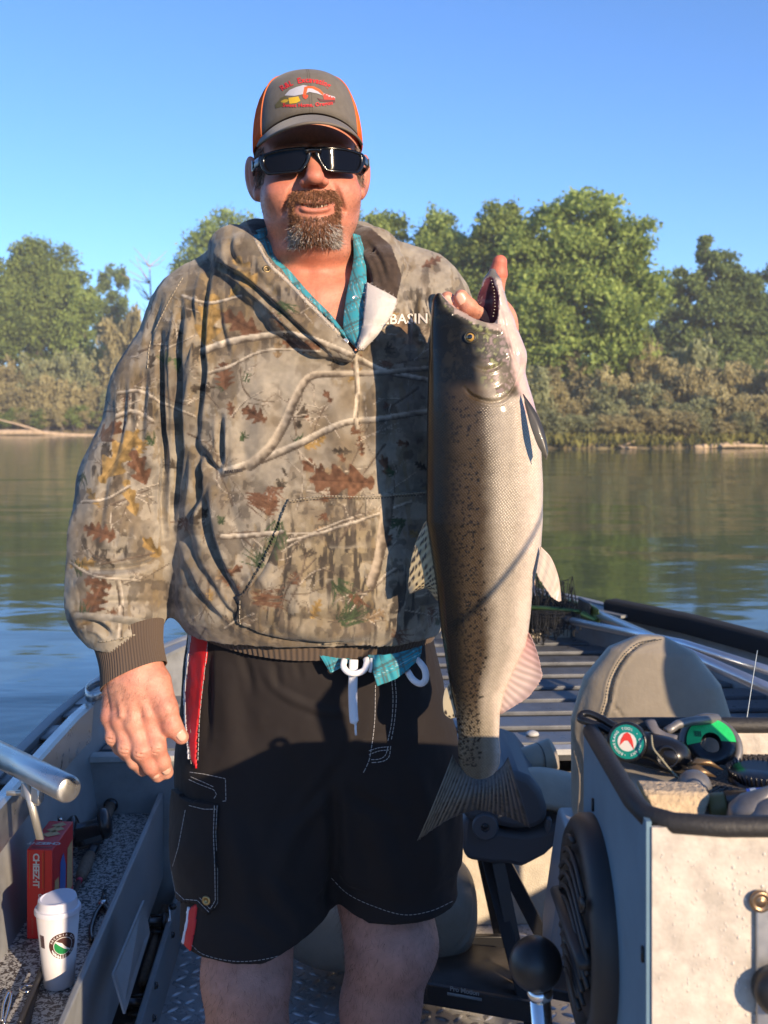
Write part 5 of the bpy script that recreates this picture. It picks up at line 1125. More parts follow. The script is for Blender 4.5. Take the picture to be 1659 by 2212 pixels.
leaf(484, 812, 34, 1.5, BRN, 6, .5); leaf(738, 1040, 78, .05, BRN, 4, .36); leaf(258, 985, 78, 2.2, GLD, 4, .30); leaf(300, 1010, 44, 1.2, BRN, 3, .4); leaf(452, 690, 62, 1.75, GLD, 3, .36); leaf(520, 700, 56, .5, BRN, 4, .33); leaf(215, 1150, 40, .3, BRN, 5, .4); leaf(282, 1075, 46, 1.3, GLD, 3, .25); leaf(205, 1300, 44, 2.0, BRN, 5, .45)
leaf(384, 790, 20, 1.5, GRN, 1, .5); leaf(650, 745, 46, .15, BRN, 7, .3); leaf(880, 720, 44, .8, (.19, .12, .07), 4, .4); leaf(238, 930, 34, 2.5, BRN, 2, .5); leaf(530, 590, 46, 1.0, GLD, 3, .35)
for q in ((545, 1078, 58, .45, BRN, 40, .25), (585, 1060, 34, 1.0, (.17, .085, .05), 24, 1.2), (600, 1140, 60, 1.9, GRN, 26, .7), (560, 1215, 42, 4.2, GRN, 18, .8), (725, 1260, 46, 1.2, GRN, 18, .9), (760, 1290, 40, .9, BRN, 18, .6), (740, 1340, 60, 5.4, GRN, 30, .7), (860, 1130, 34, 2.6, GRN, 22, .8), (560, 1290, 60, .1, BRN, 26, .4), (170, 1240, 30, 4.7, GRN, 14, .5), (180, 1330, 30, 4.9, GRN, 14, .5), (850, 1365, 36, .6, BRN, 16, .8), (610, 660, 40, .6, GRN, 14, .4)): needles(*q)
branch([(440, 758), (500, 738), (560, 728), (620, 722), (680, 735), (760, 768), (830, 802), (920, 820)], 8.5, 5.5)
branch([(452, 806), (500, 790), (550, 765), (600, 755), (690, 760)], 4, 2.5); branch([(480, 1022), (560, 995), (640, 962), (740, 915), (820, 905), (930, 888)], 9.5, 6)
branch([(540, 1005), (580, 970), (612, 920), (638, 860), (668, 815), (720, 808), (810, 806), (930, 795)], 12, 5, (.43, .36, .27)); branch([(765, 765), (772, 850), (767, 905), (770, 925)], 6, 3.5); branch([(620, 1170), (700, 1150), (790, 1120), (880, 1085)], 3.5, 3)
branch([(835, 1075), (825, 1150), (815, 1210), (800, 1260)], 13, 10, (.38, .31, .23)); branch([(480, 1160), (540, 1157), (610, 1150)], 6, 5); branch([(255, 1255), (262, 1310), (258, 1380)], 6, 5); branch([(150, 1215), (205, 1245), (300, 1255)], 3, 2.5); branch([(165, 1330), (240, 1335), (330, 1350)], 7, 9, (.30, .27, .22), (.14, .125, .10)); branch([(255, 850), (300, 845), (350, 870), (420, 900)], 4.5, 3); branch([(250, 900), (290, 890), (330, 910)], 6, 4); branch([(175, 1085), (230, 1078), (280, 1050)], 3.5, 3); branch([(395, 640), (450, 655), (520, 640)], 4, 3)
CAMO *= (.95 + .12 * n_d + .08 * n_b)[..., None]; lap('camo')
def camo_at(V, N):
    u, v = proj(V); side = np.clip(np.abs(N[:, 0]) - .6, 0, 1) * 2; u = u + (V[:, 1] - 1.62) * 500 * np.sign(N[:, 0]) * np.clip(side, 0, 1)
    u = np.abs(((u - CU0) % (2 * CW)) - CW + .5); u = CW - 1 - u; v = np.clip(v - CV0, 0, CH - 1.01)
    i = np.clip(u, 0, CW - 1.01); a, b = i.astype(int), v.astype(int); s, t = (i - a)[:, None], (v - b)[:, None]
    return (CAMO[b, a] * (1 - s) + CAMO[b, a + 1] * s) * (1 - t) + (CAMO[b + 1, a] * (1 - s) + CAMO[b + 1, a + 1] * s) * t
hcol = camo_at(hv, hn); uh, vh_ = proj(hv)
LIN = np.array((.052, .036, .027))
lin_poly = [(757, 480), (800, 492), (845, 530), (868, 595), (858, 645), (815, 640), (790, 625), (775, 560)]
lin = (poly_sd(np.stack([uh, vh_], 1), lin_poly) < 0) & (vh_ < 660); hcol[lin] = LIN * (1 + .25 * fnoise(hv[lin], 200, 5))[:, None]
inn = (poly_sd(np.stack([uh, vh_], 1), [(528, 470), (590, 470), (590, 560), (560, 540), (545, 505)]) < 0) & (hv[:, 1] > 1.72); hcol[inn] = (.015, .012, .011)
CLOTH = mat('hoodie_fleece', (.3, .25, .17), .92, attr=True, var=.08, vscale=120, bump=.55, bscale=900, bdist=.0012, sheen=.2, spec=.2)
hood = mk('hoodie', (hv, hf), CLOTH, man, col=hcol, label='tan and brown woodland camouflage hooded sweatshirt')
ht = bvh((hv[::1], hf))
RIB = mat('brown_rib_knit', (.085, .058, .040), .92, sheen=.2)
def ribbed(ringfn, n, m, depth, ribs):
    """knitted band: ringfn(a, t) -> point and outward direction"""
    V = []
    for j in range(m + 1):
        for i in range(n):
            a = 2 * math.pi * i / n; p, o = ringfn(a, j / m); V.append(p + o * depth * (.5 + .5 * math.cos(a * ribs)))
    return V, [(j * n + i, j * n + (i + 1) % n, (j + 1) * n + (i + 1) % n, (j + 1) * n + i) for j in range(m) for i in range(n)]
def waist(a, t):
    c, s = math.cos(a), math.sin(a); z = .972 - .038 * t + .026 * max(0, -c) ** 1.5; k = 1.015 - .03 * t + .02 * math.sin(t * math.pi)
    cx = XR(668); b = .178 if s < 0 else .125; o = np.array((c, s, 0)); return np.array((cx + c * .198 * k, 1.765 + s * b * k, z)), o
mk('waistband', ribbed(waist, 900, 6, .0022, 150), RIB, hood)
def cuff(a, t):
    A, Bq = P(279, 1370, 1.632), P(289, 1462, 1.608); ax_ = nrm(Bq - A); e = nrm(np.cross(ax_, (0, 1, 0))); g = np.cross(ax_, e); k = .0500 - .0035 * math.sin(t * math.pi) - .003 * t
    tl_ = np.array((0, 0, .012)) * math.cos(a) * (1 if True else 0); o = e * math.cos(a) + g * math.sin(a) * .82; return A + (Bq - A) * t + o * k - tl_ * (-1), o
mk('cuff', ribbed(cuff, 420, 8, .0018, 70), RIB, hood)
STW = mat('white_thread', (.42, .41, .40), .8); STB = mat('tan_thread', (.34, .29, .21), .8); STD = mat('dark_thread', (.05, .04, .035), .8)
# kangaroo pocket
PKT = [(622, 1078), (700, 1068), (800, 1068), (925, 1058), (960, 1060), (960, 1390), (700, 1392), (560, 1362), (512, 1345), (512, 1290), (530, 1270), (565, 1210), (600, 1130)]
pv, pf, pi_ = patch(hv, hf, hn, PKT, .005)
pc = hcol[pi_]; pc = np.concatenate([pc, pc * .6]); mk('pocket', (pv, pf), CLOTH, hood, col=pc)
pt_ = bvh((pv, pf))
stitch(pt_, curve2([(626, 1086), (700, 1077), (800, 1077), (925, 1068)], 1), STD, hood, 3, 3, .0006); stitch(pt_, curve2([(625, 1082), (700, 1072), (800, 1073), (925, 1063)], 1), STB, hood, 4, 2, .0009)
stitch(pt_, curve2([(618, 1092), (598, 1140), (566, 1216), (532, 1276), (520, 1292)], 1), STD, hood, 3, 3, .0006); stitch(pt_, curve2([(518, 1298), (518, 1345), (530, 1358)], 1), STB, hood, 4, 2, .0008)
# shoulder seam and cuff seam
stitch(ht, curve2([(395, 600), (360, 660), (325, 740), (318, 800)], 1), STB, hood, 5, 2, .0009); stitch(ht, curve2([(215, 1386), (240, 1384), (290, 1372), (345, 1362)], 1), STB, hood, 5, 2, .0012, fb=1.585)
# frayed fleece edges: white flap folded out at the neck
FLE = mat('white_fleece', (.72, .66, .60), .95, bump=1.0, bscale=700, bdist=.003)
fa = [P(793, 612, 1.640), P(790, 660, 1.610), P(786, 705, 1.596), P(775, 752, 1.583)]; fb_ = [P(855, 648, 1.628), P(850, 668, 1.612), P(822, 712, 1.593), P(780, 756, 1.581)]
fv, ff = ribbon(fa, fb_, 40, 16, .010, wav=.002, seed=3); mk('fleece_lining', (fv, ff), FLE, hood, solid=.006)
fz, fzf = strands(fv[RNG.integers(0, len(fv), 2600)] + RNG.normal(0, .001, (2600, 3)), RNG.normal(0, 1, (2600, 3)) + np.array((0, -.9, 0)), RNG.uniform(.002, .0045, 2600), .0005, RNG); mk('fleece_fibre', (fz, fzf), FLE, hood)
le = [hit(ht, u, v, 1.62, .0) for u, v in curve2([(552, 520), (580, 570), (612, 600), (650, 640), (700, 690), (742, 732), (766, 755)], 3)]
le = np.array(le); le[1:-1] = (le[:-2] + le[1:-1] + le[2:]) / 3
mk('hood_hem', tube(le, .0030, 6), mat('fleece_edge', (.45, .39, .31), .95), hood)
fz, fzf = strands(le[RNG.integers(0, len(le), 900)] + RNG.normal(0, .002, (900, 3)), RNG.normal(0, 1, (900, 3)) + np.array((.3, -.8, .3)), RNG.uniform(.002, .004, 900), .0004, RNG); mk('fleece_fibre', (fz, fzf), FLE, hood)
e0 = hit(ht, 576, 582, 1.66, .001); ey = lathe([(.0030, -.001), (.0030, .0022), (.0055, .0022), (.0062, .0008), (.0058, -.001)], e0, (.25, -.9, .3), 18); mk('eyelet', ey, mat('antique_brass', (.22, .16, .08), .4, metal=.9), hood)
# raised white chest lettering, partly hidden by fold and fish
lv, lf = text_mesh('REBASIN', 30, .0, 1.05, .6); lv, lf = fine(lv, lf, 1)
lq = [hit(ht, 866 + x * .99 - y * .0, 690 - y - x * .02, None, .0016) for x, y, *_ in lv]; okm = [q is not None for q in lq]; lq = [q if q is not None else np.zeros(3) for q in lq]
lf = [f for f in lf if all(okm[i] for i in f) and np.ptp([lq[i][1] for i in f]) < .01]
mk('lettering', (np.array(lq), lf), mat('puff_print', (.66, .60, .52), .7), hood, smooth=False)
for s_, sz, u0, v0, an in (('ap.', 15, 620, 722, 0), ('REALTREE', 9, 505, 1018, .12)):
    tv_, tf_ = text_mesh(s_, sz, 0, 1, .3); q = [hit(ht, u0 + x * math.cos(an) + y * math.sin(an) * 0, v0 - y - x * math.sin(an), 1.57, .0012) for x, y, *_ in tv_]; mk('lettering', (np.array(q), tf_), STD, hood, smooth=False)
# ---------------------------------------------------------------- plaid shirt
def plaid(V, sx=1.0):
    x = V[:, 0] * 3.0 + V[:, 2] * 1.0; z = V[:, 2] * 2.6 - V[:, 0] * 1.2; c = np.tile(np.array((.028, .27, .34)), (len(V), 1)); f = lambda a, o, w: (np.abs(((a / .088 + o) % 1) - .5) < w)
    for a in (x, z):
        for o, w, k in ((.0, .055, (.05, .085, .085)), (.16, .02, (.12, .10, .075)), (-.14, .025, (.07, .23, .26)), (.30, .010, (.30, .52, .56)), (.42, .03, (.10, .17, .16))):
            m = f(a, o, w)[:, None]; c = np.where(m, c * .22 + np.asarray(k) * .78, c)
    return c
SH = mat('plaid_cotton', (.1, .4, .45), .85, attr=True, bump=.3, bscale=900, bdist=.0006)
def cl(parent, A, Bq, bul, wav, seed, name='shirt', n=90, m=26, solid=.0016, **k):
    v, f = ribbon(A, Bq, n, m, bul, wav=wav, seed=seed); return mk(name, (v, f), SH, parent, col=plaid(v), solid=solid, **k)
shirt = cl(man, [P(762, 505, 1.700), P(764, 560, 1.672), P(750, 630, 1.643), P(742, 690, 1.617), P(745, 722, 1.606), P(770, 752, 1.592)], [P(782, 512, 1.715), P(789, 560, 1.672), P(792, 630, 1.638), P(788, 690, 1.612), P(783, 722, 1.600), P(772, 756, 1.590)], .006, .0012, 1, label='turquoise and brown plaid snap shirt worn under the hoodie')
cl(shirt, [P(545, 510, 1.715), P(565, 548, 1.683), P(610, 600, 1.655), P(660, 650, 1.634), P(705, 690, 1.617), P(752, 738, 1.598)], [P(570, 505, 1.715), P(597, 545, 1.690), P(632, 592, 1.660), P(672, 638, 1.640), P(712, 678, 1.622), P(742, 716, 1.608)], .007, .0012, 2, 'collar')
cl(shirt, [P(552, 498, 1.73), P(600, 485, 1.80), P(670, 480, 1.84), P(740, 485, 1.81), P(775, 500, 1.74)], [P(575, 520, 1.72), P(610, 520, 1.79), P(670, 520, 1.83), P(730, 520, 1.80), P(765, 520, 1.73)], .0, .0, 3, 'collar')
SNAP = mat('pearl_snap', (.65, .62, .58), .25, metal=.7)
for u, v, d in ((768, 645, 1.632), (667, 648, 1.634), (746, 738, 1.60)): mk('snap_button', lathe([(.0048, -.001), (.0048, .0012), (.0040, .0022), (.0034, .0014), (.001, .0016)], P(u, v, d - .004), (0, -1, .2), 16), SNAP, shirt)
cl(shirt, [P(385, 1315, 1.72), P(382, 1330, 1.71), P(388, 1348, 1.70)], [P(440, 1352, 1.655), P(432, 1356, 1.655), P(425, 1356, 1.66)], .004, .002, 5, 'shirt_tail', 30, 20)
# tails below the waistband
cl(shirt, [P(690, 1415, 1.588), P(720, 1420, 1.585), P(760, 1424, 1.585)], [P(714, 1452, 1.583), P(722, 1450, 1.582), P(755, 1430, 1.582)], .002, .001, 6, 'shirt_tail', 30, 20)
cl(shirt, [P(795, 1415, 1.585), P(850, 1412, 1.586), P(912, 1395, 1.596)], [P(815, 1482, 1.575), P(862, 1462, 1.577), P(908, 1420, 1.588)], .003, .0015, 7, 'shirt_tail', 40, 30)
# ---------------------------------------------------------------- shorts
HEM_L, HEM_R = ZR(2062, 1.60), ZR(1985, 1.66)
def shorts_sdf(p):
    z = [ZR(v) for v in (1330, 1420, 1550, 1700, 1850)]
    d = sd_loft(p, z, [XR(u) for u in (668, 672, 680, 688, 690)], [1.765] * 5, [.185, .200, .213, .222, .215], [.155, .158, .155, .140, .12], [.11, .12, .13, .13, .12], 2.4)
    L1 = sd_chain(p, [P(560, 1640, 1.735), P(552, 1820, 1.715), P(556, 2020, 1.685), P(558, 2150, 1.675)], [.125, .119, .112, .110], .02)
    L1 = smax(L1, (HEM_L + .02 * (p[:, 1] - 1.6) - .22 * np.clip(p[:, 0] - P(580, 0, 1.66)[0], 0, 1) * -1.6 - p[:, 2]), .004)
    R1 = sd_chain(p, [P(822, 1640, 1.765), P(838, 1820, 1.755), P(850, 1980, 1.74), P(852, 2080, 1.735)], [.122, .110, .098, .096], .02)
    R1 = smax(R1, (HEM_R + .10 * np.clip(-(p[:, 0] - P(800, 0, 1.74)[0]), 0, 1) * 3.0 - p[:, 2]), .004)
    d = smin(d, L1, .02); d = smin(d, R1, .02)
    return cut(d, p, [P(*q) for q in ((715, 1690, 1.60), (718, 1800, 1.625), (722, 1930, 1.66))], [.010] * 3, .02)
sv_, sf_ = isosurf(shorts_sdf, (P(355, 0, 1.72)[0], 1.50, HEM_L - .03), (P(1000, 0, 1.74)[0], 1.93, ZR(1318)), .0032, margin=2.0)
sn_ = vnormals(sv_, sf_); lap('shorts iso')
SF_ = [([(560, 1430), (600, 1490), (680, 1530), (760, 1545)], 10, .003), ([(480, 1400), (490, 1500), (500, 1640)], 26, .006), ([(520, 1405), (535, 1450), (545, 1500)], 9, -.003), ([(590, 1420), (598, 1450), (600, 1490)], 9, -.003), ([(640, 1425), (650, 1470)], 8, -.002), ([(455, 1400), (452, 1500), (445, 1620)], 9, -.004),
       ([(730, 1660), (680, 1720), (620, 1780)], 14, -.005), ([(700, 1700), (640, 1780), (600, 1900)], 24, .006), ([(715, 1690), (725, 1800), (722, 1900)], 14, -.008), ([(750, 1700), (800, 1740), (880, 1770)], 14, -.004), ([(800, 1760), (830, 1850), (850, 1950)], 26, .006), ([(480, 1750), (520, 1850), (540, 2000)], 26, .006), ([(900, 1650), (935, 1800), (940, 1930)], 22, .006), ([(560, 1880), (620, 1960), (660, 2010)], 20, .005),
       ([(500, 1980), (560, 2020), (600, 2060)], 16, -.003), ([(780, 1500), (770, 1580), (740, 1660)], 16, -.002)]
sv_ = crinkle(sv_, sn_, SF_); sv_ = sv_ + sn_ * (.0020 * fnoise(sv_, 12, 19, 3) + .0006 * fnoise(sv_, 60, 20, 2))[:, None]; sn_ = vnormals(sv_, sf_)
SHO = mat('black_nylon', (.020, .0165, .016), .7, bump=.35, bscale=1100, bdist=.0006, sheen=.03, spec=.12)
shorts = mk('shorts', (sv_, sf_), SHO, man, label='black board shorts with red side stripe and white stitching'); stt = bvh((sv_, sf_))
REDC = mat('red_nylon', (.62, .012, .018), .55, bump=.3, bscale=1100, bdist=.0006); WHC = mat('white_nylon', (.75, .75, .78), .6)
def spatch(poly, off, m, name): v, f, i = patch(sv_, sf_, sn_, poly, off); mk(name, (v, f), m, shorts) if len(f) else None
spatch([(418, 1348), (455, 1348), (448, 1420), (438, 1500), (428, 1580), (426, 1664), (412, 1640), (404, 1560), (402, 1500), (410, 1420)], .0022, REDC, 'red_stripe')
spatch([(413, 1350), (419, 1350), (411, 1420), (404, 1500), (406, 1560), (412, 1640), (408, 1640), (401, 1560), (399, 1500), (406, 1420)], .0030, WHC, 'white_piping')
spatch([(412, 1958), (427, 1950), (424, 2000), (413, 2062), (398, 2045), (406, 2000)], .0022, REDC, 'red_stripe'); spatch([(408, 1955), (413, 1955), (407, 2000), (399, 2040), (394, 2040), (402, 2000)], .003, WHC, 'white_piping')
for pl in ([(413, 1360), (405, 1450), (401, 1520), (406, 1580), (413, 1650)], [(421, 1370), (412, 1450), (408, 1520), (413, 1590)], [(452, 1360), (444, 1430), (432, 1540), (427, 1650)]): stitch(stt, curve2(pl, 1), STW, shorts, 7, 2, .00048, .0036)
# cargo pocket
POC = [(380, 1700), (410, 1725), (474, 1735), (470, 1800), (472, 1900), (474, 1952), (455, 1980), (425, 1950), (400, 1948), (372, 1930), (360, 1880), (368, 1800)]
cv, cf, ci = patch(sv_, sf_, sn_, POC, .007); pock = mk('cargo_pocket', (cv, cf), SHO, shorts); pct = bvh((cv, cf))
for pl in ([(469, 1740), (466, 1800), (470, 1880), (470, 1950), (455, 1974), (426, 1945), (400, 1943)], [(463, 1740), (461, 1800), (464, 1880), (465, 1945), (454, 1964), (430, 1938)], [(408, 1740), (440, 1748), (470, 1748)], [(400, 1750), (385, 1830), (370, 1880), (378, 1925), (398, 1944)]): stitch(pct, dense(pl, 1), STW, shorts, 7, 2, .00048, .001)
for pl in ([(410, 1668), (440, 1672), (487, 1682), (488, 1730), (478, 1731)], [(408, 1684), (430, 1694), (462, 1706), (468, 1716), (460, 1728)], [(412, 1678), (440, 1690), (466, 1702)]): stitch(stt, dense(pl, 1), STW, shorts, 7, 2, .00048, .0012)
gh = hit(pct, 446, 1945, 1.58, .001); mk('grommet', lathe([(.0035, 0), (.0035, .002), (.0065, .002), (.007, .0), (.0066, -.001)], gh, (-.3, -.95, 0), 18), mat('brass', (.35, .26, .12), .35, metal=1), shorts)
# fly stitching and hems
for pl in ([(811, 1480), (809, 1560), (800, 1630), (792, 1655), (780, 1678)], [(853, 1466), (856, 1510), (852, 1560), (845, 1600)], [(846, 1468), (849, 1510), (846, 1560), (838, 1600)], [(797, 1622), (820, 1615), (844, 1613)], [(797, 1630), (820, 1622), (844, 1620)], [(844, 1612), (840, 1635), (825, 1645), (795, 1648)], [(838, 1614), (832, 1632), (818, 1640), (796, 1641)]): stitch(stt, curve2(pl, 1), STW, shorts, 6, 2, .00055, .001)
stitch(stt, curve2([(412, 2040), (440, 2062), (500, 2076), (560, 2074), (620, 2058), (680, 2020), (718, 1975)], 1), STW, shorts, 6, 3, .00040, .001); stitch(stt, curve2([(716, 1897), (750, 1930), (800, 1955), (870, 1976), (930, 1968), (982, 1945)], 1), STW, shorts, 6, 3, .00040, .001)
# drawstring
DS = mat('white_drawstring', (.80, .79, .80), .75, bump=.8, bscale=800, bdist=.001)
mk('drawstring', tube(smoothline([P(764, 1425, 1.578), P(763, 1450, 1.574), P(762, 1500, 1.574), P(764, 1550, 1.572), P(768, 1566, 1.572)], 24), [.0065] * 20 + [.006, .004, .0022, .002], 10, flat=.4, up=(0, -1, 0)), DS, shorts)
mk('drawstring', tube(smoothline([P(768, 1566, 1.572), P(768, 1576, 1.571), P(769, 1588, 1.571)], 6), .0016, 8), DS, shorts)
mk('drawstring', tube(smoothline([P(744, 1424, 1.576), P(742, 1440, 1.568), P(752, 1452, 1.564), P(768, 1455, 1.562), P(786, 1448, 1.565), P(792, 1432, 1.570), P(790, 1422, 1.578)], 24), .0045, 8, flat=.6, up=(0, -1, 0)), DS, shorts)
mk('drawstring', tube(smoothline([P(802, 1422, 1.578), P(801, 1440, 1.573), P(799, 1452, 1.572)], 8), .0022, 8), DS, shorts)
mk('drawstring', tube(smoothline([P(880, 1450, 1.585), P(892, 1468, 1.570), P(908, 1477, 1.563), P(919, 1468, 1.562), P(918, 1448, 1.565), P(908, 1432, 1.575), P(900, 1424, 1.590)], 24), .0048, 8, flat=.5, up=(0, -1, 0)), DS, shorts)

lap('clothes')
# ================================================================ THE SALMON
DF = 1.50
fish = thing('salmon', P(1040, 1200, DF), 'large silver salmon with black spotted back hanging head up from the man\'s hand', 'fish')
FR = [(634, 943, 953, .006), (640, 938, 958, .010), (650, 934, 968, .0145), (660, 932.5, 979, .018), (670, 932, 992, .0205), (684, 931, 1022, .0245), (696, 930, 1064, .028), (706, 929.5, 1092, .031), (718, 929, 1108, .034), (752, 927, 1122, .040), (787, 926, 1130, .045), (830, 924.5, 1141, .050), (862, 923.5, 1151, .053), (889, 922.6, 1158, .055), (938, 922, 1165, .057),
      (978, 922, 1169, .058), (1045, 921, 1172.6, .058), (1125, 921, 1172, .056), (1186, 930, 1168, .053), (1237, 938, 1158, .050), (1271, 943, 1150, .047), (1325, 949, 1146, .043), (1365, 953, 1141, .040), (1394, 958, 1135, .037), (1447, 966, 1110, .031), (1492, 974, 1090, .027), (1540, 985, 1080, .023), (1591, 990, 1078, .019), (1625, 989, 1081, .0155), (1650, 992, 1079, .011), (1672, 1002, 1070, .006), (1688, 1018, 1054, .003)]
FRa = np.array(FR, float); fz_ = np.array([P(0, v, DF)[2] for v in FRa[:, 0]]); fl = np.array([P(u, 0, DF)[0] for u in FRa[:, 1]]); frr = np.array([P(u, 0, DF)[0] for u in FRa[:, 2]])
fcx, fa2, fb2 = (fl + frr) / 2, (frr - fl) / 2, FRa[:, 3]
def fish_sdf(p):
    d = sd_loft(p, fz_, fcx, [DF] * len(fz_), fa2, fb2, fb2 * .95, 2.0)
    if p[:, 2].max() > ZR(900, DF):
        jaw = sd_chain(p, [P(1064, 588, DF + .004), P(1063, 612, DF + .002), P(1062, 645, DF), P(1072, 700, DF), P(1092, 770, DF)], [.0050, .0120, .0180, .0235, .028], .006)
        d = smin(d, jaw, .010)
        cav = sd_chain(p, [P(1056, 606, DF - .010), P(1050, 640, DF - .012), P(1046, 682, DF - .010), P(1062, 712, DF + .002)], [.0055, .0150, .0190, .0150], .006)
        d = smax(d, -cav, .003)
        d = smin(d, sd_chain(p, [P(985, 672, DF - .018), P(1020, 694, DF - .0245), P(1050, 706, DF - .028), P(1072, 712, DF - .028)], [.0022, .0042, .0056, .0048]), .005)   # maxilla
        d = smax(d, -sd_ell(p, P(1015.4, 728, DF - .044), (.0068, .008, .0068)), .003)
    return d
fv_, ff_ = isosurf(fish_sdf, (P(900, 0, DF)[0], DF - .075, ZR(1700, DF)), (P(1190, 0, DF)[0], DF + .07, ZR(570, DF)), .0017, margin=2.6)
fn_ = vnormals(fv_, ff_)
FF_ = [([(1004, 838), (1020, 856), (1059, 868), (1091, 861), (1112, 836), (1126, 800), (1128, 770)], 4.0, -.0045), ([(1010, 828), (1040, 850), (1075, 852), (1100, 834), (1112, 806)], 9, .0022), ([(1020, 790), (1045, 800), (1075, 792), (1098, 770)], 4, -.0022), ([(1030, 770), (1048, 785), (1072, 778)], 8, .0018), ([(1020, 745), (1035, 770), (1050, 780)], 4, -.0014), ([(1072, 640), (1090, 700), (1104, 760), (1120, 800)], 4, -.0020), ([(1096, 690), (1110, 740), (1124, 790)], 4, -.0018), ([(1000, 706), (1030, 716), (1068, 724)], 4, -.0022), ([(1000, 716), (1000, 735), (1012, 746)], 5, -.0012), ([(983, 680), (978, 684)], 4, -.002)]
fv_ = crinkle(fv_, fn_, FF_); fn_ = vnormals(fv_, ff_)
def fish_color(V, N):
    u, v = proj(V * np.array((1, 1, 1))); cx = np.interp(-V[:, 2], -fz_, fcx); a = np.interp(-V[:, 2], -fz_, fa2); s = (V[:, 0] - cx) / a
    u0 = UC + V[:, 0] / DF * FPX; v0 = VH + (CAM_H - V[:, 2]) / DF * FPX; n1 = fnoise(V, 60, 31); n2 = fnoise(V, 220, 32); n3 = fnoise(V, 500, 33, 2)
    back, flank, silv, belly = np.array((.012, .010, .007)), np.array((.055, .038, .022)), np.array((.34, .29, .225)), np.array((.60, .50, .41))  # natural countershading; back and flank deepened further to put in shade from the curvature
    c = mixc(back, flank, sstep(-.80, -.30, s + .06 * n1)); c = mixc(c, silv, sstep(-.15, .28, s + .05 * n1)); c = mixc(c, belly, sstep(.35, .9, s + .06 * n1))
    c = mixc(c, (.20, .17, .12), sstep(1480, 1600, v0) * .7 * (1 - sstep(.4, 1, s)))
    # head
    hd = sstep(880, 850, v0 + 10 * n1) * np.where(s > .25, sstep(868, 856, v0 + 18 * np.abs(s - .45)), sstep(850, 820, v0 + 60 * (s + .1) ** 2 * 0))
    hc_ = mixc((.008, .008, .006), (.11, .098, .075), sstep(-.25, .40, s + .16 * n1)); hc_ = mixc(hc_, (.022, .020, .014), sstep(-.1, .5, n1 + .5 * n2) * .6); gc = sstep(775, 800, v0) * sstep(-.15, .1, s) * sstep(.75, .65, s); hc_ = mixc(hc_, mixc((.17, .135, .09), (.09, .075, .055), .5 + .8 * n1 + .5 * n2), gc * .85)
    ir = sstep(.1, .45, .5 * n1 + .7 * n2) * sstep(-.1, .2, s) * sstep(.6, .3, s); hc_ = mixc(hc_, (.36, .38, .16), ir * .55); hc_ = mixc(hc_, (.42, .30, .30), sstep(.2, .5, -.5 * n1 - .7 * n2) * sstep(0, .3, s) * .45)
    c = mixc(c, hc_, np.clip(hd, 0, 1))
    thr = sstep(.64, .80, s + .05 * n1) * (v0 < 900) * (v0 > 600); c = mixc(c, (.62, .44, .38), thr * .9); c = mixc(c, (.50, .30, .32), thr * sstep(.2, .5, n1) * .4)
    jaw = (v0 < 705) & (u0 > 1018); c = np.where(jaw[:, None], mixc((.42, .34, .30), (.58, .46, .40), .5 + n1), c)
    rim = jaw & (np.abs(u0 - np.interp(v0, [585, 627, 663, 695], [1060, 1070, 1072, 1066])) < 5.0); c = np.where(rim[:, None], np.array((.13, .11, .12)), c)
    tip = jaw & (v0 < 612); c = np.where(tip[:, None], mixc((.14, .13, .12), c, sstep(596, 612, v0)), c)
    cav = np.minimum(sd_chain(V, [P(1056, 606, DF - .010), P(1050, 640, DF - .012), P(1046, 682, DF - .010), P(1062, 712, DF + .002)], [.0055, .0150, .0190, .0150], .006), 1)
    inm = (cav < .0012) & (v0 < 730); c = np.where(inm[:, None], mixc((.055, .018, .030), (.17, .055, .07), .4 + .6 * n1), c)
    mx = (np.abs(v0 - np.interp(u0, [985, 1020, 1050, 1075], [674, 694, 706, 712])) < 8) & (u0 > 980) & (u0 < 1078) & ~inm; c = np.where(mx[:, None], mixc((.36, .28, .24), (.24, .21, .16), sstep(0, .5, n1)), c)
    # pits along the head and spots of the back
    rs = np.random.default_rng(12); sp = []
    while len(sp) < 440:
        vv = rs.uniform(850, 1650); L, R = np.interp(vv, FRa[:, 0], FRa[:, 1]), np.interp(vv, FRa[:, 0], FRa[:, 2]); w = .14 + .34 * rs.random() ** .8 + .05 * (vv > 1300)
        if rs.random() > .25 + .75 * sstep(900, 1150, np.array(vv)): continue
        q = (L + (R - L) * w * (rs.random() * .9 + .1), vv)
        if all((q[0] - o[0]) ** 2 + (q[1] - o[1]) ** 2 > 62 for o in sp): sp.append(q)
    m = np.zeros(len(V))
    for (x, y) in sp:
        k = np.where((np.abs(u0 - x) < 10) & (np.abs(v0 - y) < 10) & (N[:, 1] < .2))[0]
        for _ in range(3): ox, oy, rr = rs.normal(0, 2.3), rs.normal(0, 2.0), rs.uniform(1.4, 2.5); m[k] = np.maximum(m[k], np.clip(rr + .6 - np.hypot(u0[k] - x - ox, v0[k] - y - oy), 0, 1))
    c = mixc(c, (.010, .009, .008), m * .95)
    return np.clip(c * (1 + .08 * n2 + .06 * n3)[:, None], 0, 1)
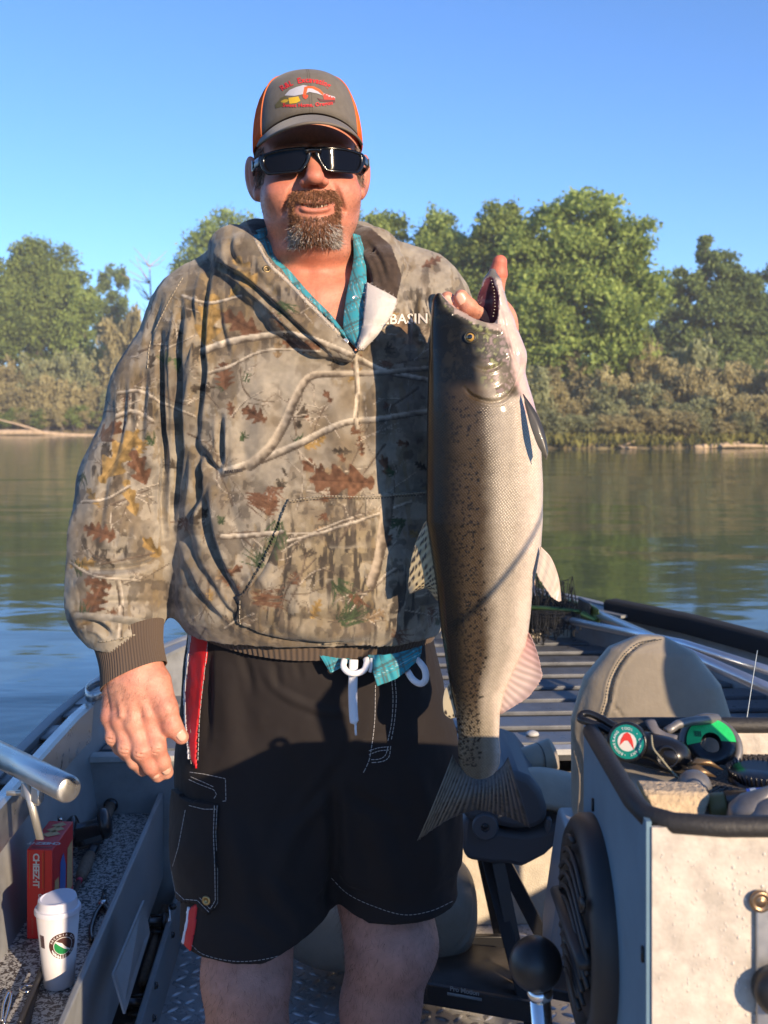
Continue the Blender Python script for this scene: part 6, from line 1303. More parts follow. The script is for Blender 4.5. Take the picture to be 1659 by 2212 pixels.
def fish_mat():
    m = mat('salmon_skin', (.5, .45, .4), .24, attr=True, metal=.0, spec=.16, coat=.22); N = m.node_tree.nodes; L = m.node_tree.links; b = bsdf(m); b.inputs['Coat Roughness'].default_value = .12
    tc = N.new('ShaderNodeTexCoord'); mp = N.new('ShaderNodeMapping'); mp.inputs['Rotation'].default_value = (0, math.radians(38), 0); mp.inputs['Scale'].default_value = (1, 0, 1); L.new(tc.outputs['Object'], mp.inputs[0])
    vo = N.new('ShaderNodeTexVoronoi'); vo.inputs['Scale'].default_value = 330; vo.inputs['Randomness'].default_value = .25; L.new(mp.outputs[0], vo.inputs['Vector'])
    sx = N.new('ShaderNodeSeparateXYZ'); L.new(tc.outputs['Object'], sx.inputs[0]); mr = N.new('ShaderNodeMapRange'); z0 = P(0, 862, DF)[2] - P(0, 1200, DF)[2]
    mr.inputs[1].default_value = z0 + .012; mr.inputs[2].default_value = z0 - .012; mr.inputs[3].default_value = 0.05; mr.inputs[4].default_value = 0.75; L.new(sx.outputs['Z'], mr.inputs[0])
    bm = N.new('ShaderNodeBump'); bm.invert = True; bm.inputs['Distance'].default_value = .0011; L.new(mr.outputs[0], bm.inputs['Strength']); L.new(vo.outputs['Distance'], bm.inputs['Height']); L.new(bm.outputs[0], b.inputs['Normal'])
    # each scale's own tint
    mx = N.new('ShaderNodeMix'); mx.data_type = 'RGBA'; mx.blend_type = 'MULTIPLY'; ml = N.new('ShaderNodeMath'); ml.operation = 'MULTIPLY'; ml.inputs[1].default_value = .38; L.new(mr.outputs[0], ml.inputs[0]); L.new(ml.outputs[0], mx.inputs[0])
    rp = N.new('ShaderNodeMapRange'); rp.inputs[1].default_value = .1; rp.inputs[2].default_value = .55; rp.inputs[3].default_value = 1.5; rp.inputs[4].default_value = .35; L.new(vo.outputs['Distance'], rp.inputs[0])
    src = b.inputs['Base Color'].links[0].from_socket; L.new(src, mx.inputs[6]); L.new(rp.outputs[0], mx.inputs[7]); L.new(mx.outputs[2], b.inputs['Base Color'])
    return m
FSK = fish_mat()
mk('fish_body', (fv_, ff_), FSK, fish, col=fish_color(fv_, fn_))
# eye
ec_ = P(1015.4, 728.2, DF - .0395); ea = nrm((-.12, -1, .12))
mk('eye', sphere(ec_ + ea * -.0030, .0062, 28, 18), mat('iris', (.40, .24, .06), .12, spec=.6, coat=1, var=.3, vscale=600), fish)
mk('pupil', lathe([(.0031, -.0014), (.0031, .0004), (.0018, .0009), (.0003, .0010)], ec_ + ea * .0028, ea, 20), mat('pupil_black', (.004, .004, .005), .06, coat=1), fish)
mk('eye_rim', lathe([(.0062, -.001), (.0066, .0006), (.0076, .0002), (.0082, -.002)], ec_ + ea * .0002, ea, 28, cap=False), mat('eye_rim_skin', (.035, .035, .03), .35), fish)
# small teeth along the jaw rim
tth = [lathe([(.0005, 0), (.0002, .0016)], P(np.interp(v, [600, 627, 663, 692], [1061, 1068, 1070, 1064]), v, DF - .019), (-.7, -.6, .1), 6) for v in range(606, 690, 7)]
o = mk('jaw_teeth', join(*tth), TEETH, fish); o['kind'] = 'stuff'
# fins: rays fanned between a base line and an outer edge
def fin(name, A, Bq, rays, colf, thick=.0013, n=80, m=26, bulge=.0, amp=.0003, ragged=.0):
    v, f = ribbon(A, Bq, n, m, bulge); s = np.repeat(np.linspace(0, 1, n), m); t = np.tile(np.linspace(0, 1, m), n); rs = np.random.default_rng(len(name) + rays)
    A_ = np.repeat(smoothline(A, n), m, 0); B_ = np.repeat(smoothline(Bq, n), m, 0); rag = np.repeat(rs.normal(0, 1, n), m) * ragged; v = v + (B_ - A_) * (rag * t ** 3)[:, None]
    v[:, 1] += amp * np.cos(s * rays * 2 * math.pi) * np.clip(t * 3, 0, 1); c = colf(s, t, v)
    mk(name, (v, f), FIN, fish, col=c, solid=thick)
FIN = mat('fin_membrane', (.3, .28, .22), .40, attr=True, spec=.5, coat=.2)
FIN.node_tree.nodes['Principled BSDF'].inputs['Subsurface Weight'].default_value = .0
def rayc(s, rays, c, dk=.30): return np.asarray(c) * (1 - dk * (.5 - .5 * np.cos(s * rays * 2 * math.pi)))[:, None]
def spots(s, t, c, na, nt, r, col_=(.03, .022, .016), seed=0):
    q = np.random.default_rng(seed); i, j = np.floor(s * na), np.floor(t * nt); h = lambda k: np.modf(np.abs(np.sin(i * 12.9898 + j * 78.233 + k) * 43758.5453))[0]
    dx, dy = s * na - i - .35 - .3 * h(1), t * nt - j - .3 - .4 * h(2); return np.where(((dx / .28) ** 2 + (dy / .38) ** 2 < 1)[:, None] & (h(3) < r)[:, None], np.asarray(col_), c)
Pd = lambda L, d: [P(u, v, d) for u, v in L]
fin('dorsal_fin', Pd([(928, 1118), (934, 1160), (940, 1220), (944, 1262), (950, 1298)], DF + .002), Pd([(916, 1132), (895, 1182), (884, 1238), (883, 1280), (903, 1275), (922, 1272), (943, 1296)], DF + .012), 13,
    lambda s, t, v: spots(s, t, mixc(rayc(s, 13, (.42, .35, .21)), (.12, .12, .11), sstep(.72, .95, t) * sstep(.35, .5, s)), 13, 8, .75), n=110, ragged=.012)
fin('pectoral_fin', [P(1130, 851, DF - .040), P(1158, 892, DF - .052), P(1177, 940, DF - .058), P(1183, 976, DF - .058)], [P(1134, 872, DF - .046), P(1146, 918, DF - .056), P(1162, 962, DF - .060), P(1180, 992, DF - .060)], 3,
    lambda s, t, v: mixc((.035, .033, .028), (.24, .21, .16), sstep(.25, .9, t) * (.4 + .6 * np.cos(t * 40) ** 2)), n=50, bulge=.004)
fin('pectoral_fin', [P(1150, 870, DF + .030), P(1166, 905, DF + .04), P(1172, 940, DF + .045)], [P(1140, 885, DF + .035), P(1152, 920, DF + .04), P(1170, 945, DF + .045)], 3, lambda s, t, v: rayc(s, 3, (.14, .12, .10)), n=40)
fin('pelvic_fin', Pd([(1168, 1180), (1191, 1206), (1207, 1250), (1212, 1298)], DF - .026), Pd([(1158, 1238), (1172, 1262), (1190, 1288), (1207, 1300)], DF - .030), 4,
    lambda s, t, v: mixc(np.asarray((.46, .38, .30)) * (1 - .25 * np.cos(t * 45) ** 8)[:, None], (.40, .30, .24), sstep(.25, .0, t)), n=60, ragged=.02)
fin('pelvic_fin', Pd([(1156, 1250), (1156, 1270), (1157, 1286)], DF + .012), Pd([(1150, 1258), (1152, 1275), (1156, 1288)], DF + .012), 3, lambda s, t, v: rayc(s, 3, (.5, .36, .32)), n=20)
fin('anal_fin', Pd([(1138, 1362), (1128, 1400), (1108, 1450), (1090, 1490), (1076, 1542)], DF - .004), Pd([(1145, 1372), (1158, 1402), (1168, 1440), (1168, 1470), (1140, 1506), (1107, 1528), (1083, 1542)], DF - .010), 14,
    lambda s, t, v: mixc(mixc(rayc(s, 14, (.58, .44, .38)), (.50, .22, .22), sstep(.5, .1, s) * .6), (.24, .16, .16), sstep(.55, .95, t) * .6), n=110, ragged=.015)
fin('adipose_fin', Pd([(972, 1474), (976, 1500), (982, 1530), (984, 1549)], DF + .0), Pd([(962, 1490), (957, 1515), (960, 1540), (974, 1550)], DF + .002), 1, lambda s, t, v: spots(s, t, np.tile(np.array((.44, .38, .26)), (len(s), 1)), 4, 3, .4), .006, 30, 14)
fin('tail_fin', Pd([(978, 1630), (992, 1655), (1012, 1672), (1036, 1678), (1062, 1672), (1084, 1656), (1098, 1634)], DF - .002), Pd([(903, 1813), (930, 1795), (974, 1767), (1027, 1750), (1060, 1755), (1098, 1766), (1145, 1787)], DF - .006), 22,
    lambda s, t, v: spots(s, t, mixc(rayc(s, 22, mixc((.10, .09, .065), (.08, .062, .058), s), .30), (.045, .043, .04), np.exp(-((s - .5) / .13) ** 2) * .7), 16, 12, .55 ), .0016, 150, 34, .006, .0004, .010)
lap('fish')
# ================================================================ STEERING CONSOLE AND WHAT LIES ON IT
CZ = .963
con = thing('steering_console', (0.42, 1.0, 0.0), 'pale metal steering console with black rim and round side speaker at the right', 'console')
xl, xr_, d0, d1 = .204, 1.06, .862, 1.135
WHT = mat('weathered_white_paint', (.52, .465, .395), .5, var=.22, vscale=45, bump=.6, bscale=110, bdist=.0016, rvar=.12)
SHADED = mat('shaded_panel_paint', (.13, .22, .29), .5, var=.10, vscale=14)  # the left side panel's shade, put into a blue-grey colour
def cb(x0, x1, y0, y1, z0, z1): return box8([(x0, y0, z0), (x1, y0, z0), (x1, y1, z0), (x0, y1, z0), (x0, y0, z1), (x1, y0, z1), (x1, y1, z1), (x0, y1, z1)])
mk('front_panel', cb(xl + .004, xr_, d0, d0 + .004, .0, CZ), WHT, con, smooth=False); mk('side_panel', cb(xl, xl + .004, d0 + .002, d1, .0, CZ + .004), SHADED, con, smooth=False)
mk('back_panel', cb(xl + .004, xr_, d1 - .004, d1, .0, CZ), WHT, con, smooth=False); mk('side_panel', cb(xr_ - .004, xr_, d0 + .004, d1 - .004, .0, CZ), WHT, con, smooth=False)
MESHM = mat('rubber_mat', (.10, .085, .07), .7, var=.2, vscale=40); mk('top_tray', cb(xl + .004, xr_ - .004, d0 + .004, d1 - .004, CZ - .030, CZ - .024), mat('tray_paint', (.45, .41, .35), .6, var=.2, vscale=40), con, smooth=False)
# mat of crossing cords
mp_ = [tube([(x, d0 + .10, CZ - .021), (x + .14, d1 - .02, CZ - .021)], .0014, 4, cap=False) for x in np.arange(xl + .0, .56, .0072) if x > xl + .0] + [tube([(x, d0 + .10, CZ - .0205), (x - .14, d1 - .02, CZ - .0205)], .0014, 4, cap=False) for x in np.arange(xl + .16, .72, .0072)]
o = mk('mat_cords', join(*mp_), MESHM, con); o['kind'] = 'stuff'
RUB = mat('black_edge_trim', (.018, .017, .017), .62, bump=.7, bscale=260, bdist=.001, spec=.5)
mk('edge_trim', tube(np.array([(xr_, d1, CZ + .004), (xl + .06, d1, CZ + .004), (xl + .02, d1 - .006, CZ + .005), (xl + .002, d1 - .03, CZ + .006), (xl, d0 + .05, CZ + .004), (xl + .004, d0 + .018, CZ + .003), (xl + .022, d0 + .004, CZ + .002), (xl + .06, d0 + .002, CZ), (xr_, d0 + .002, CZ)]), .0082, 14), RUB, con)
for z, y in ((.905, 1.08), (.86, .872)): mk('slot', obox((xl - .001, y, z), (1, 0, 0), (0, 1, 0), (0, 0, 1), .0012, .0016, .006), BLKM, con)
# speaker
spc = np.array((xl, 1.065, .795)); SPK = mat('speaker_plastic', (.020, .021, .023), .5, bump=.2, bscale=500, bdist=.0005)
mk('speaker', lathe([(.102, 0), (.102, .010), (.098, .017), (.090, .022), (.084, .020), (.079, .013)], spc, (-1, 0, 0), 56, cap=False), SPK, con, auto=60, label='round black loudspeaker on the console side')
sp_ = con.children[-1]
mk('speaker_cone', lathe([(.082, .014), (.05, .018), (.001, .030)], spc, (-1, 0, 0), 40, cap=False), SPK, sp_)
def gx(y, z): return (xl - .022 - .006 * (1 - (y * y + z * z) / .0075), spc[1] + y, spc[2] + z)
for sgn in (1, -1):
    for k in range(12):
        t0 = -.066 + k * .012; pts = []
        for q in np.linspace(0, 1, 9):
            y = -.078 + .150 * q; z = t0 + .050 * (q - .5) * sgn * 0 + .030 * math.sin(q * math.pi) - .015
            if y * y + z * z < .0066: pts.append(gx(y, z))
        if len(pts) > 2 and sgn == 1: mk('grille_slat', tube(pts, .0026, 6), SPK, sp_)
mk('grille_bridge', tube([gx(y, 0.012 * math.cos(y * 20)) for y in np.linspace(-.08, .08, 12)], .010, 8, flat=.5), SPK, sp_)
mk('speaker_screw', lathe([(.006, 0), (.006, .002), (.001, .003)], spc + np.array((-.026, -.072, .052)), (-1, -.3, 0), 12), BLKM, sp_)
# small plate with screw at the right edge of the front panel
mk('dash_plate', obox(P(1668, 2080, d0 - .003), (1, 0, 0), (0, 1, 0), (0, 0, 1), .0125, .0015, .048), ALU, con, bevel=.001); mk('dash_knob', lathe([(.018, 0), (.018, .012), (.012, .018), (.001, .018)], P(1672, 2130, d0 - .004), (0, -1, 0), 24), BLKM, con)
mk('plate_screw', lathe([(.0085, 0), (.0085, .002), (.006, .0035), (.0055, .0025), (.0035, .0025), (.003, .0035), (.0005, .0035)], P(1642, 1946, d0 - .003), (0, -1, 0), 24), mat('brass_screw', (.30, .20, .12), .35, metal=.9), con)
# ---------------------------------------------------------------- line cutter with round badge
cut_ = thing('line_cutter', PH_(1420, 1640, CZ - .02), 'black line cutter tool with a round green and red badge', 'tool')
BKP = mat('cutter_plastic', (.010, .010, .011), .28, spec=.5)
Z6 = lambda x, y, d: P((1400 + x / 3.4926) / 1.13017, (1680 + y / 3.4926) / 1.13017, d)
mk('body', tube(smoothline([Z6(430, 420, 1.085), Z6(520, 470, 1.08), Z6(680, 500, 1.07), Z6(850, 570, 1.06), Z6(980, 640, 1.05)], 20), [.014, .017, .0185, .0185, .0180, .0175, .0165, .016, .016, .016, .0165, .017, .018, .0185, .0185, .0180, .0170, .0150, .011, .005], 16, flat=.8), BKP, cut_)
mk('hook', tube(smoothline([Z6(370, 340, 1.10), Z6(240, 260, 1.115), Z6(130, 215, 1.12), Z6(70, 225, 1.12), Z6(60, 265, 1.115), Z6(110, 285, 1.11), Z6(230, 330, 1.105), Z6(340, 390, 1.095)], 26), .0038, 8), BKP, cut_)
bc = Z6(458, 457, 1.062); bn = nrm((-.30, -.92, .25)); mk('badge_rim', lathe([(.0185, -.012), (.0185, .0), (.0172, .002), (.016, .001)], bc, bn, 36), BKP, cut_)
bx_ = nrm(np.cross((0, 0, 1), bn)) * -1; bx_ = bx_ if bx_[0] > 0 else -bx_; by_ = nrm(np.cross(bn, bx_)); by_ = by_ if by_[2] > 0 else -by_
def disc(r, off, m, nm, poly=None):
    q = poly or [(r * math.cos(a), r * math.sin(a)) for a in np.linspace(0, 2 * math.pi, 37)[:-1]]; mk(nm, (np.array([bc + bn * off + bx_ * x + by_ * y for x, y in q]), [tuple(range(len(q)))]), m, cut_, smooth=False)
disc(.0158, .0015, mat('teal_print', (.0, .20, .16), .4), 'badge'); disc(.0088, .0019, mat('badge_white', (.62, .58, .52), .5), 'badge_centre')
disc(0, .0022, mat('badge_red', (.60, .035, .02), .45), 'boomerang_mark', [(-.0068, -.004), (-.0055, .002), (-.003, .007), (0, .0088), (.003, .007), (.0055, .001), (.0068, -.007), (.0035, -.002), (.001, .001), (-.002, .001), (-.005, -.002)])
def arc_text(s, size, r, a0, c, ex, ey, n, m, parent, off=.0024, inner=False):
    for ch, k in zip(s, range(len(s))):
        if ch == ' ': continue
        a = a0 - (k - (len(s) - 1) / 2) * size * .86 / r if not inner else a0 + (k - (len(s) - 1) / 2) * size * .86 / r
        v, f = text_mesh(ch, size, 0, 1, size * .015); rad = np.array((math.cos(a), math.sin(a))); tan = np.array((math.sin(a), -math.cos(a)))
        if inner: tan, up = -tan, -rad
        else: up = rad
        q = rad * r + v[:, :1] * tan + v[:, 1:2] * up; mk('lettering', (np.asarray(c) + np.asarray(n) * off + q[:, :1] * ex + q[:, 1:2] * ey, f), m, parent, smooth=False)
WPR = mat('white_print', (.62, .64, .62), .5)
arc_text('BOOMERANG TOOL • COMPANY •', .00343, .0122, math.pi * .5 - .24, bc, bx_, by_, bn, WPR, cut_)
mk('trigger', tube(smoothline([Z6(655, 280, 1.085), Z6(690, 350, 1.075), Z6(770, 410, 1.07), Z6(880, 440, 1.065)], 12), [.0055] * 12, 8, flat=.5), mat('cutter_grip', (.14, .13, .13), .5), cut_)
mk('finger_hole', lathe([(.008, -.002), (.0095, .001), (.0105, -.001)], Z6(800, 590, 1.045), (-.2, -1, .2), 20), BKP, cut_)
BLD = mat('brown_steel', (.20, .13, .07), .4, metal=.7)
mk('blade', prism([Z6(980, 660, 1.03), Z6(1060, 600, 1.03), Z6(1170, 620, 1.03), Z6(1280, 700, 1.03), Z6(1170, 665, 1.03), Z6(1060, 650, 1.03)], (0, 0, 0), (0, .004, 0)), BLD, cut_); mk('blade', prism([Z6(980, 680, 1.025), Z6(1060, 655, 1.025), Z6(1150, 710, 1.025), Z6(1220, 760, 1.025), Z6(1100, 745, 1.025), Z6(1010, 720, 1.025)], (0, 0, 0), (0, .004, 0)), BLD, cut_)
mk('cord', tube(smoothline([Z6(665, 400, 1.05), Z6(680, 510, 1.04), Z6(740, 590, 1.035), Z6(820, 690, 1.03), Z6(890, 760, 1.02)], 16), .0009, 5), mat('cord_tan', (.30, .27, .17), .7), cut_)
# coil of lead wire with green label
coil = thing('wire_coil', PH_(1530, 1650, CZ - .02), 'coil of thick grey lead wire with a bright green label', 'coil')
LEAD = mat('lead_grey', (.20, .19, .18), .42, metal=.5, var=.2, vscale=60); cc = Z6(1170, 480, 1.10); cn = nrm((-.15, -.80, .58)); cx_ = nrm(np.cross((0, 0, 1), cn)); cx_ = cx_ if cx_[0] > 0 else -cx_; cy_ = nrm(np.cross(cn, cx_)); cy_ = cy_ if cy_[2] > 0 else -cy_
cp = [cc + cx_ * math.cos(a) * .0270 + cy_ * math.sin(a) * .0270 + cn * (.004 - a * .0016) for a in np.linspace(.3, 13.0, 110)]; cp = [Z6(790, 370, 1.085), Z6(860, 330, 1.09), Z6(940, 290, 1.095)] + cp[8:]
mk('wire', tube(smoothline(cp, 140), .0044, 10), LEAD, coil)
GL = [(math.cos(a) * .0235, math.sin(a) * .0235) for a in np.linspace(.05, math.pi * 1.06, 26)] + [(math.cos(a) * .0095, math.sin(a) * .0095) for a in np.linspace(math.pi * 1.02, .15, 18)]
mk('label', (np.array([cc + cn * .0075 + cx_ * x + cy_ * y for x, y in GL]), [tuple(range(len(GL)))]), mat('green_label', (.015, .55, .13), .45, var=.15, vscale=120), coil, smooth=False)
mk('hub', lathe([(.0235, -.004), (.0235, .0070), (.0105, .0072), (.0085, -.004)], cc, cn, 32, cap=False), BKP, coil)
for k in range(9): mk('barcode_bar', (np.array([cc + cn * .0079 + cx_ * x + cy_ * y for x, y in ((-.0165 + k * .0008, .0105 - k * .0001), (-.0165 + k * .0008 + (.0005 if k % 3 else .0003), .0105), (-.0160 + k * .0008 + (.0005 if k % 3 else .0003), .0045), (-.0160 + k * .0008, .0045))]), [(0, 1, 2, 3)]), BLKM, coil, smooth=False)
flat_text('LEAD', .0042, cc + cn * .0079 + cx_ * .0085 + cy_ * .0145, cx_ * .9 - cy_ * .5, cy_ * .9 + cx_ * .5, BLKM, coil) if False else None
# sinkers, pumice block, bottle
pb = mk('pumice_block', prism([Z6(585, 875, .955), Z6(1170, 895, .955), Z6(1165, 960, .950), Z6(1120, 1110, .945), Z6(720, 1100, .945), Z6(660, 1020, .95)], (0, 0, 0), (0, .030, 0)), mat('pumice', (.52, .40, .26), .95, var=.2, vscale=90, bump=1, bscale=220, bdist=.003), bevel=.003); tag(pb, 'tan porous foam block at the console\'s front rim', 'block')
bs = mk('ball_sinker', sphere(Z6(1030, 845, 1.0), .0155, 24, 16, (1, 1, 1)), LEAD); tag(bs, 'round grey lead ball behind the tan block', 'sinker', 'lead sinkers on the console')
def teardrop(c, s, label, ex=0):
    t = thing('teardrop_sinker', c, label, 'sinker', 'lead sinkers on the console'); a = nrm((.5, -.1, .6))
    mk('weight', lathe([(.001, -.016 * s), (.008 * s, -.013 * s), (.0125 * s, -.005 * s), (.0115 * s, .004 * s), (.006 * s, .014 * s), (.003 * s, .020 * s), (.001 * s, .022 * s)], c, a, 22), LEAD, t); r_ = [np.asarray(c) + a * .024 * s + (a * math.cos(q) + np.array((0, -.3, 1)) * math.sin(q) * .0 + nrm(np.cross(a, (0, 1, 0))) * math.sin(q)) * .0042 * s for q in np.linspace(0, 6.28, 16)]
    mk('wire_eye', tube(r_, .0009, 6), mat('brass', (.35, .26, .12), .35, metal=1), t)
teardrop(Z6(1510, 1060, .925), 1.35, 'teardrop lead sinker with a wire eye on the console'); teardrop(Z6(1665, 1110, .915), 1.35, 'lead sinker cut off by the right edge of the picture')
bt = thing('bottle', Z6(1300, 1030, .965), 'small dark bottle with blue label lying on the console', 'bottle'); ba = nrm(Z6(1700, 1000, .955) - Z6(1160, 1040, .965))
mk('cap', lathe([(.012, 0), (.0135, .002), (.0135, .014), (.012, .016)], Z6(1150, 1035, .966), ba, 24), mat('olive_cap', (.17, .13, .04), .5), bt); mk('glass', lathe([(.0145, .016), (.0145, .075), (.012, .080)], Z6(1150, 1035, .966), ba, 24), BKP, bt); mk('label', lathe([(.0148, .034), (.0148, .078)], Z6(1150, 1035, .966), ba, 24, cap=False), mat('blue_label', (.02, .06, .42), .4), bt); mk('label_stripe', lathe([(.01495, .037), (.01495, .042)], Z6(1150, 1035, .966), ba, 24, cap=False), mat('white_print', (.6, .6, .6), .5), bt)
br = thing('scrub_brush', Z6(1580, 790, 1.03), 'black bristled round brush at the console\'s right', 'brush'); bc2 = Z6(1620, 800, 1.03)
mk('head', lathe([(.030, -.010), (.032, 0), (.030, .006), (.001, .006)], bc2, (0, -.2, 1), 28), BKP, br); o = mk('bristles', join(*[tube([bc2 + np.array((math.cos(a) * .029, math.sin(a) * .029, .004)), bc2 + np.array((math.cos(a) * .033, math.sin(a) * .033, .013))], [.0016, .0007], 5) for a in np.linspace(0, 6.28, 46)]), BKP, br); o['kind'] = 'stuff'
# fishing line strung at the right
fl1 = mk('fishing_line', tube(smoothline([P(1636, 1405, 1.6), P(1624, 1480, 1.5), P(1612, 1560, 1.4)], 10), .0006, 4), mat('nylon_line', (.55, .60, .55), .3)); tag(fl1, 'thin clear fishing line hanging at the far right', 'fishing line')
# ---------------------------------------------------------------- shift lever
lev = thing('shift_lever', P(1185, 2260, 1.05), 'shift lever with large black ball knob and chrome shaft', 'lever')
kb = P(1157, 2082, 1.05); mk('knob', sphere(kb, .0250, 40, 26), mat('knob_plastic', (.014, .014, .015), .38, var=.15, vscale=80, bump=.1, bscale=400, bdist=.0004), lev); mk('shaft', tube([kb + np.array((.003, 0, -.018)), kb + np.array((.018, .0, -.20)), kb + np.array((.03, 0, -.60))], .0098, 20), mat('chrome', (.80, .78, .76), .12, metal=1), lev); mk('collar', lathe([(.0115, -.002), (.0125, .004), (.010, .008)], kb + np.array((.0045, 0, -.030)), (-.1, 0, 1), 20), mat('chrome', (.8, .8, .8), .1, metal=1), lev)
mk('base', obox(kb + np.array((.035, 0, -.68)), (1, 0, 0), (0, 1, 0), (0, 0, 1), .05, .06, .09), BLKM, lev, bevel=.01)
lap('console')
# ================================================================ ON THE SIDE TRAY
# cracker box
bxb = thing('cracker_box', PH_(95, 2030, TZ), 'red cracker box standing on the speckled tray behind the cup', 'box')
RED = mat('red_card', (.66, .014, .018), .45, var=.06, vscale=20); DRED = mat('dark_red_card', (.30, .008, .014), .45)
f0 = PH_(54, 2022, TZ); f1 = PH_(108, 2030, TZ); ex = nrm(f1 - f0); W_ = .049; H_ = .168; ez = np.array((0, 0, 1.)); ey = nrm(np.array((-.02, 1.0, 0))); D_ = .150
f0 = PH_(58, 2028, TZ + .001); ex = nrm(np.array((1.0, -.06, 0))); c_ = f0 + ex * W_ / 2 + ey * D_ / 2 + ez * H_ / 2
mk('carton', obox(c_, ex, ey, ez, W_ / 2, D_ / 2, H_ / 2), RED, bxb, bevel=.0012); fc = f0 + ex * W_ / 2 - ey * .0006
def bq(poly, m, nm, face='f', off=.0006):
    if face == 'f': q = [f0 + ex * x * W_ + ez * y * H_ - ey * off for x, y in poly]
    elif face == 't': q = [f0 + ex * x * W_ + ey * y * D_ + ez * (H_ + off) for x, y in poly]
    else: q = [f0 + ex * (W_ + off) + ey * x * D_ + ez * y * H_ for x, y in poly]
    mk(nm, (np.array(q), [tuple(range(len(q)))]), m, bxb, smooth=False)
YEL = mat('cracker_print', (.62, .38, .16), .5, var=.15, vscale=150); WPC = mat('white_card_print', (.72, .70, .66), .5); ORL = mat('orange_line_print', (.55, .13, .02), .5); BLP = mat('blue_print', (.06, .14, .42), .45)
flat_text('CHEEZ·IT', .0165, f0 + ex * W_ * .36 + ez * H_ * .77 - ey * .0012, -ez, ex, WPC, bxb, sp=.92, bold=.0006); flat_text('ORIGINAL', .0095, f0 + ex * W_ * .52 + ez * H_ * .38 - ey * .0012, -ez, ex, WPC, bxb, bold=.0004); flat_text('UPC0470 PAG', .0052, f0 + ex * W_ * .22 + ez * H_ * .14 - ey * .0012, -ez, ex, mat('dull_print', (.55, .14, .10), .5), bxb)
for x in (.10, .62): bq([(x, .57), (x + .025, .57), (x + .025, .965), (x, .965)], ORL, 'printed_line', 'f', .0008)
bq([(.55, .04), (.80, .04), (.80, .17), (.55, .17)], WPC, 'nutrition_label', 'f', .0008)
bq([(.68, .0), (.70, .0), (.70, 1), (.68, 1)], DRED, 'flap_edge', 'f', .0007)
bq([(.10, .06), (.92, .06), (.92, .10), (.10, .10)], DRED, 'flap_edge', 't', .0007); v_, f_ = text_mesh('CHEEZ·IT', .0165, 0, .92, .0004); mk('lettering', (np.array([f0 + ex * (W_ * .5 - x) + ey * (D_ * .20 - y) + ez * (H_ + .0012) for x, y, *_ in v_]), f_), WPC, bxb, smooth=False)
for q in ([(.12, .50), (.45, .42), (.88, .52), (.55, .66)], [(.18, .66), (.5, .58), (.90, .70), (.58, .82)], [(.25, .82), (.55, .75), (.85, .86), (.6, .95)]): bq(q, YEL, 'cracker_picture', 't', .0009)
bq([(.30, .30), (.42, .22), (.60, .35), (.62, .62), (.50, .80), (.36, .74)], BLP, 'blue_burst', 's', .0008); bq([(.05, .30), (.28, .30), (.28, .60), (.10, .62)], YEL, 'cracker_picture', 's', .0008); bq([(.66, .25), (.95, .25), (.95, .80), (.70, .78)], YEL, 'cracker_picture', 's', .0008)
# coffee cup
cu = thing('coffee_cup', PH_(128, 2126, TZ), 'white paper coffee cup with plastic lid and round brown and green logo', 'cup'); cb0 = PH_(128, 2126, TZ + .001); CA = nrm((-.02, 0, 1)); KC = .87
PAP = mat('white_paper', (.68, .66, .68), .55, var=.03, vscale=40); LIDM = mat('white_lid', (.66, .66, .74), .4)
kc = lambda L: [(a * KC, b * KC) for a, b in L]
mk('cup_body', lathe(kc([(.028, .0), (.0295, .002), (.0425, .150)]), cb0, CA, 48), PAP, cu); mk('lid', lathe(kc([(.0425, .146), (.0452, .147), (.0455, .152), (.0440, .156), (.0400, .157), (.0385, .166), (.0375, .172), (.034, .173), (.030, .168), (.001, .167)]), cb0, CA, 48, cap=False), LIDM, cu, auto=45)
mk('lid_rise', prism([cb0 + CA * .160 * KC + KC * np.array((math.cos(a) * .0365, math.sin(a) * .0365, .012 + .006 * math.sin(a + .6))) for a in np.linspace(0, 6.28, 33)[:-1]], (0, 0, -.010), (0, 0, .0)), LIDM, cu, bevel=.002)
def on_cup(x, h, off=.0006):
    """x metres round the cup from the logo's middle, h height"""
    r = .028 + .0145 * h / .150 + off; a = -1.04 + x / .036; return cb0 + KC * (CA * h + np.array((math.cos(a), math.sin(a), 0)) * r)
def cup_poly(poly, m, nm, off=.0006):
    v, f = fine([(a, b, 0) for a, b in poly], [tuple(range(len(poly)))], 6); mk(nm, (np.array([on_cup(x, y, off) for x, y, *_ in v]), f), m, cu, smooth=False)
circ = lambda r, cx=0, cy=.092, a0=0, a1=6.283, n=36: [(cx + r * math.cos(a), cy + r * math.sin(a)) for a in np.linspace(a0, a1, n)]
BRW = mat('brown_print', (.075, .028, .022), .5); GRP = mat('green_print', (.01, .22, .06), .5); WPU = mat('cup_white_print', (.75, .74, .72), .5)
cup_poly(circ(.0262)[:-1], BRW, 'logo_ring', .0007); cup_poly(circ(.0178)[:-1], WPU, 'logo_disc', .0012)
cup_poly([(x, y) for x, y in circ(.0165, 0, .092, math.radians(-35), math.radians(140), 22)] + [(-.002, .098), (.004, .090)], BRW, 'bean_half', .0017); cup_poly([(x, y) for x, y in circ(.0165, 0, .092, math.radians(150), math.radians(318), 22)] + [(.003, .085), (-.005, .092)], GRP, 'leaf_half', .0017)
for k in range(4): cup_poly([(-.010 + k * .005, .086 - k * .0015), (-.0095 + k * .005, .0862 - k * .0015), (-.0085 + k * .0045, .080 - k * .001), (-.009 + k * .0045, .080 - k * .001)], mat('leaf_vein', (.005, .10, .03), .5), 'leaf_vein', .0021)
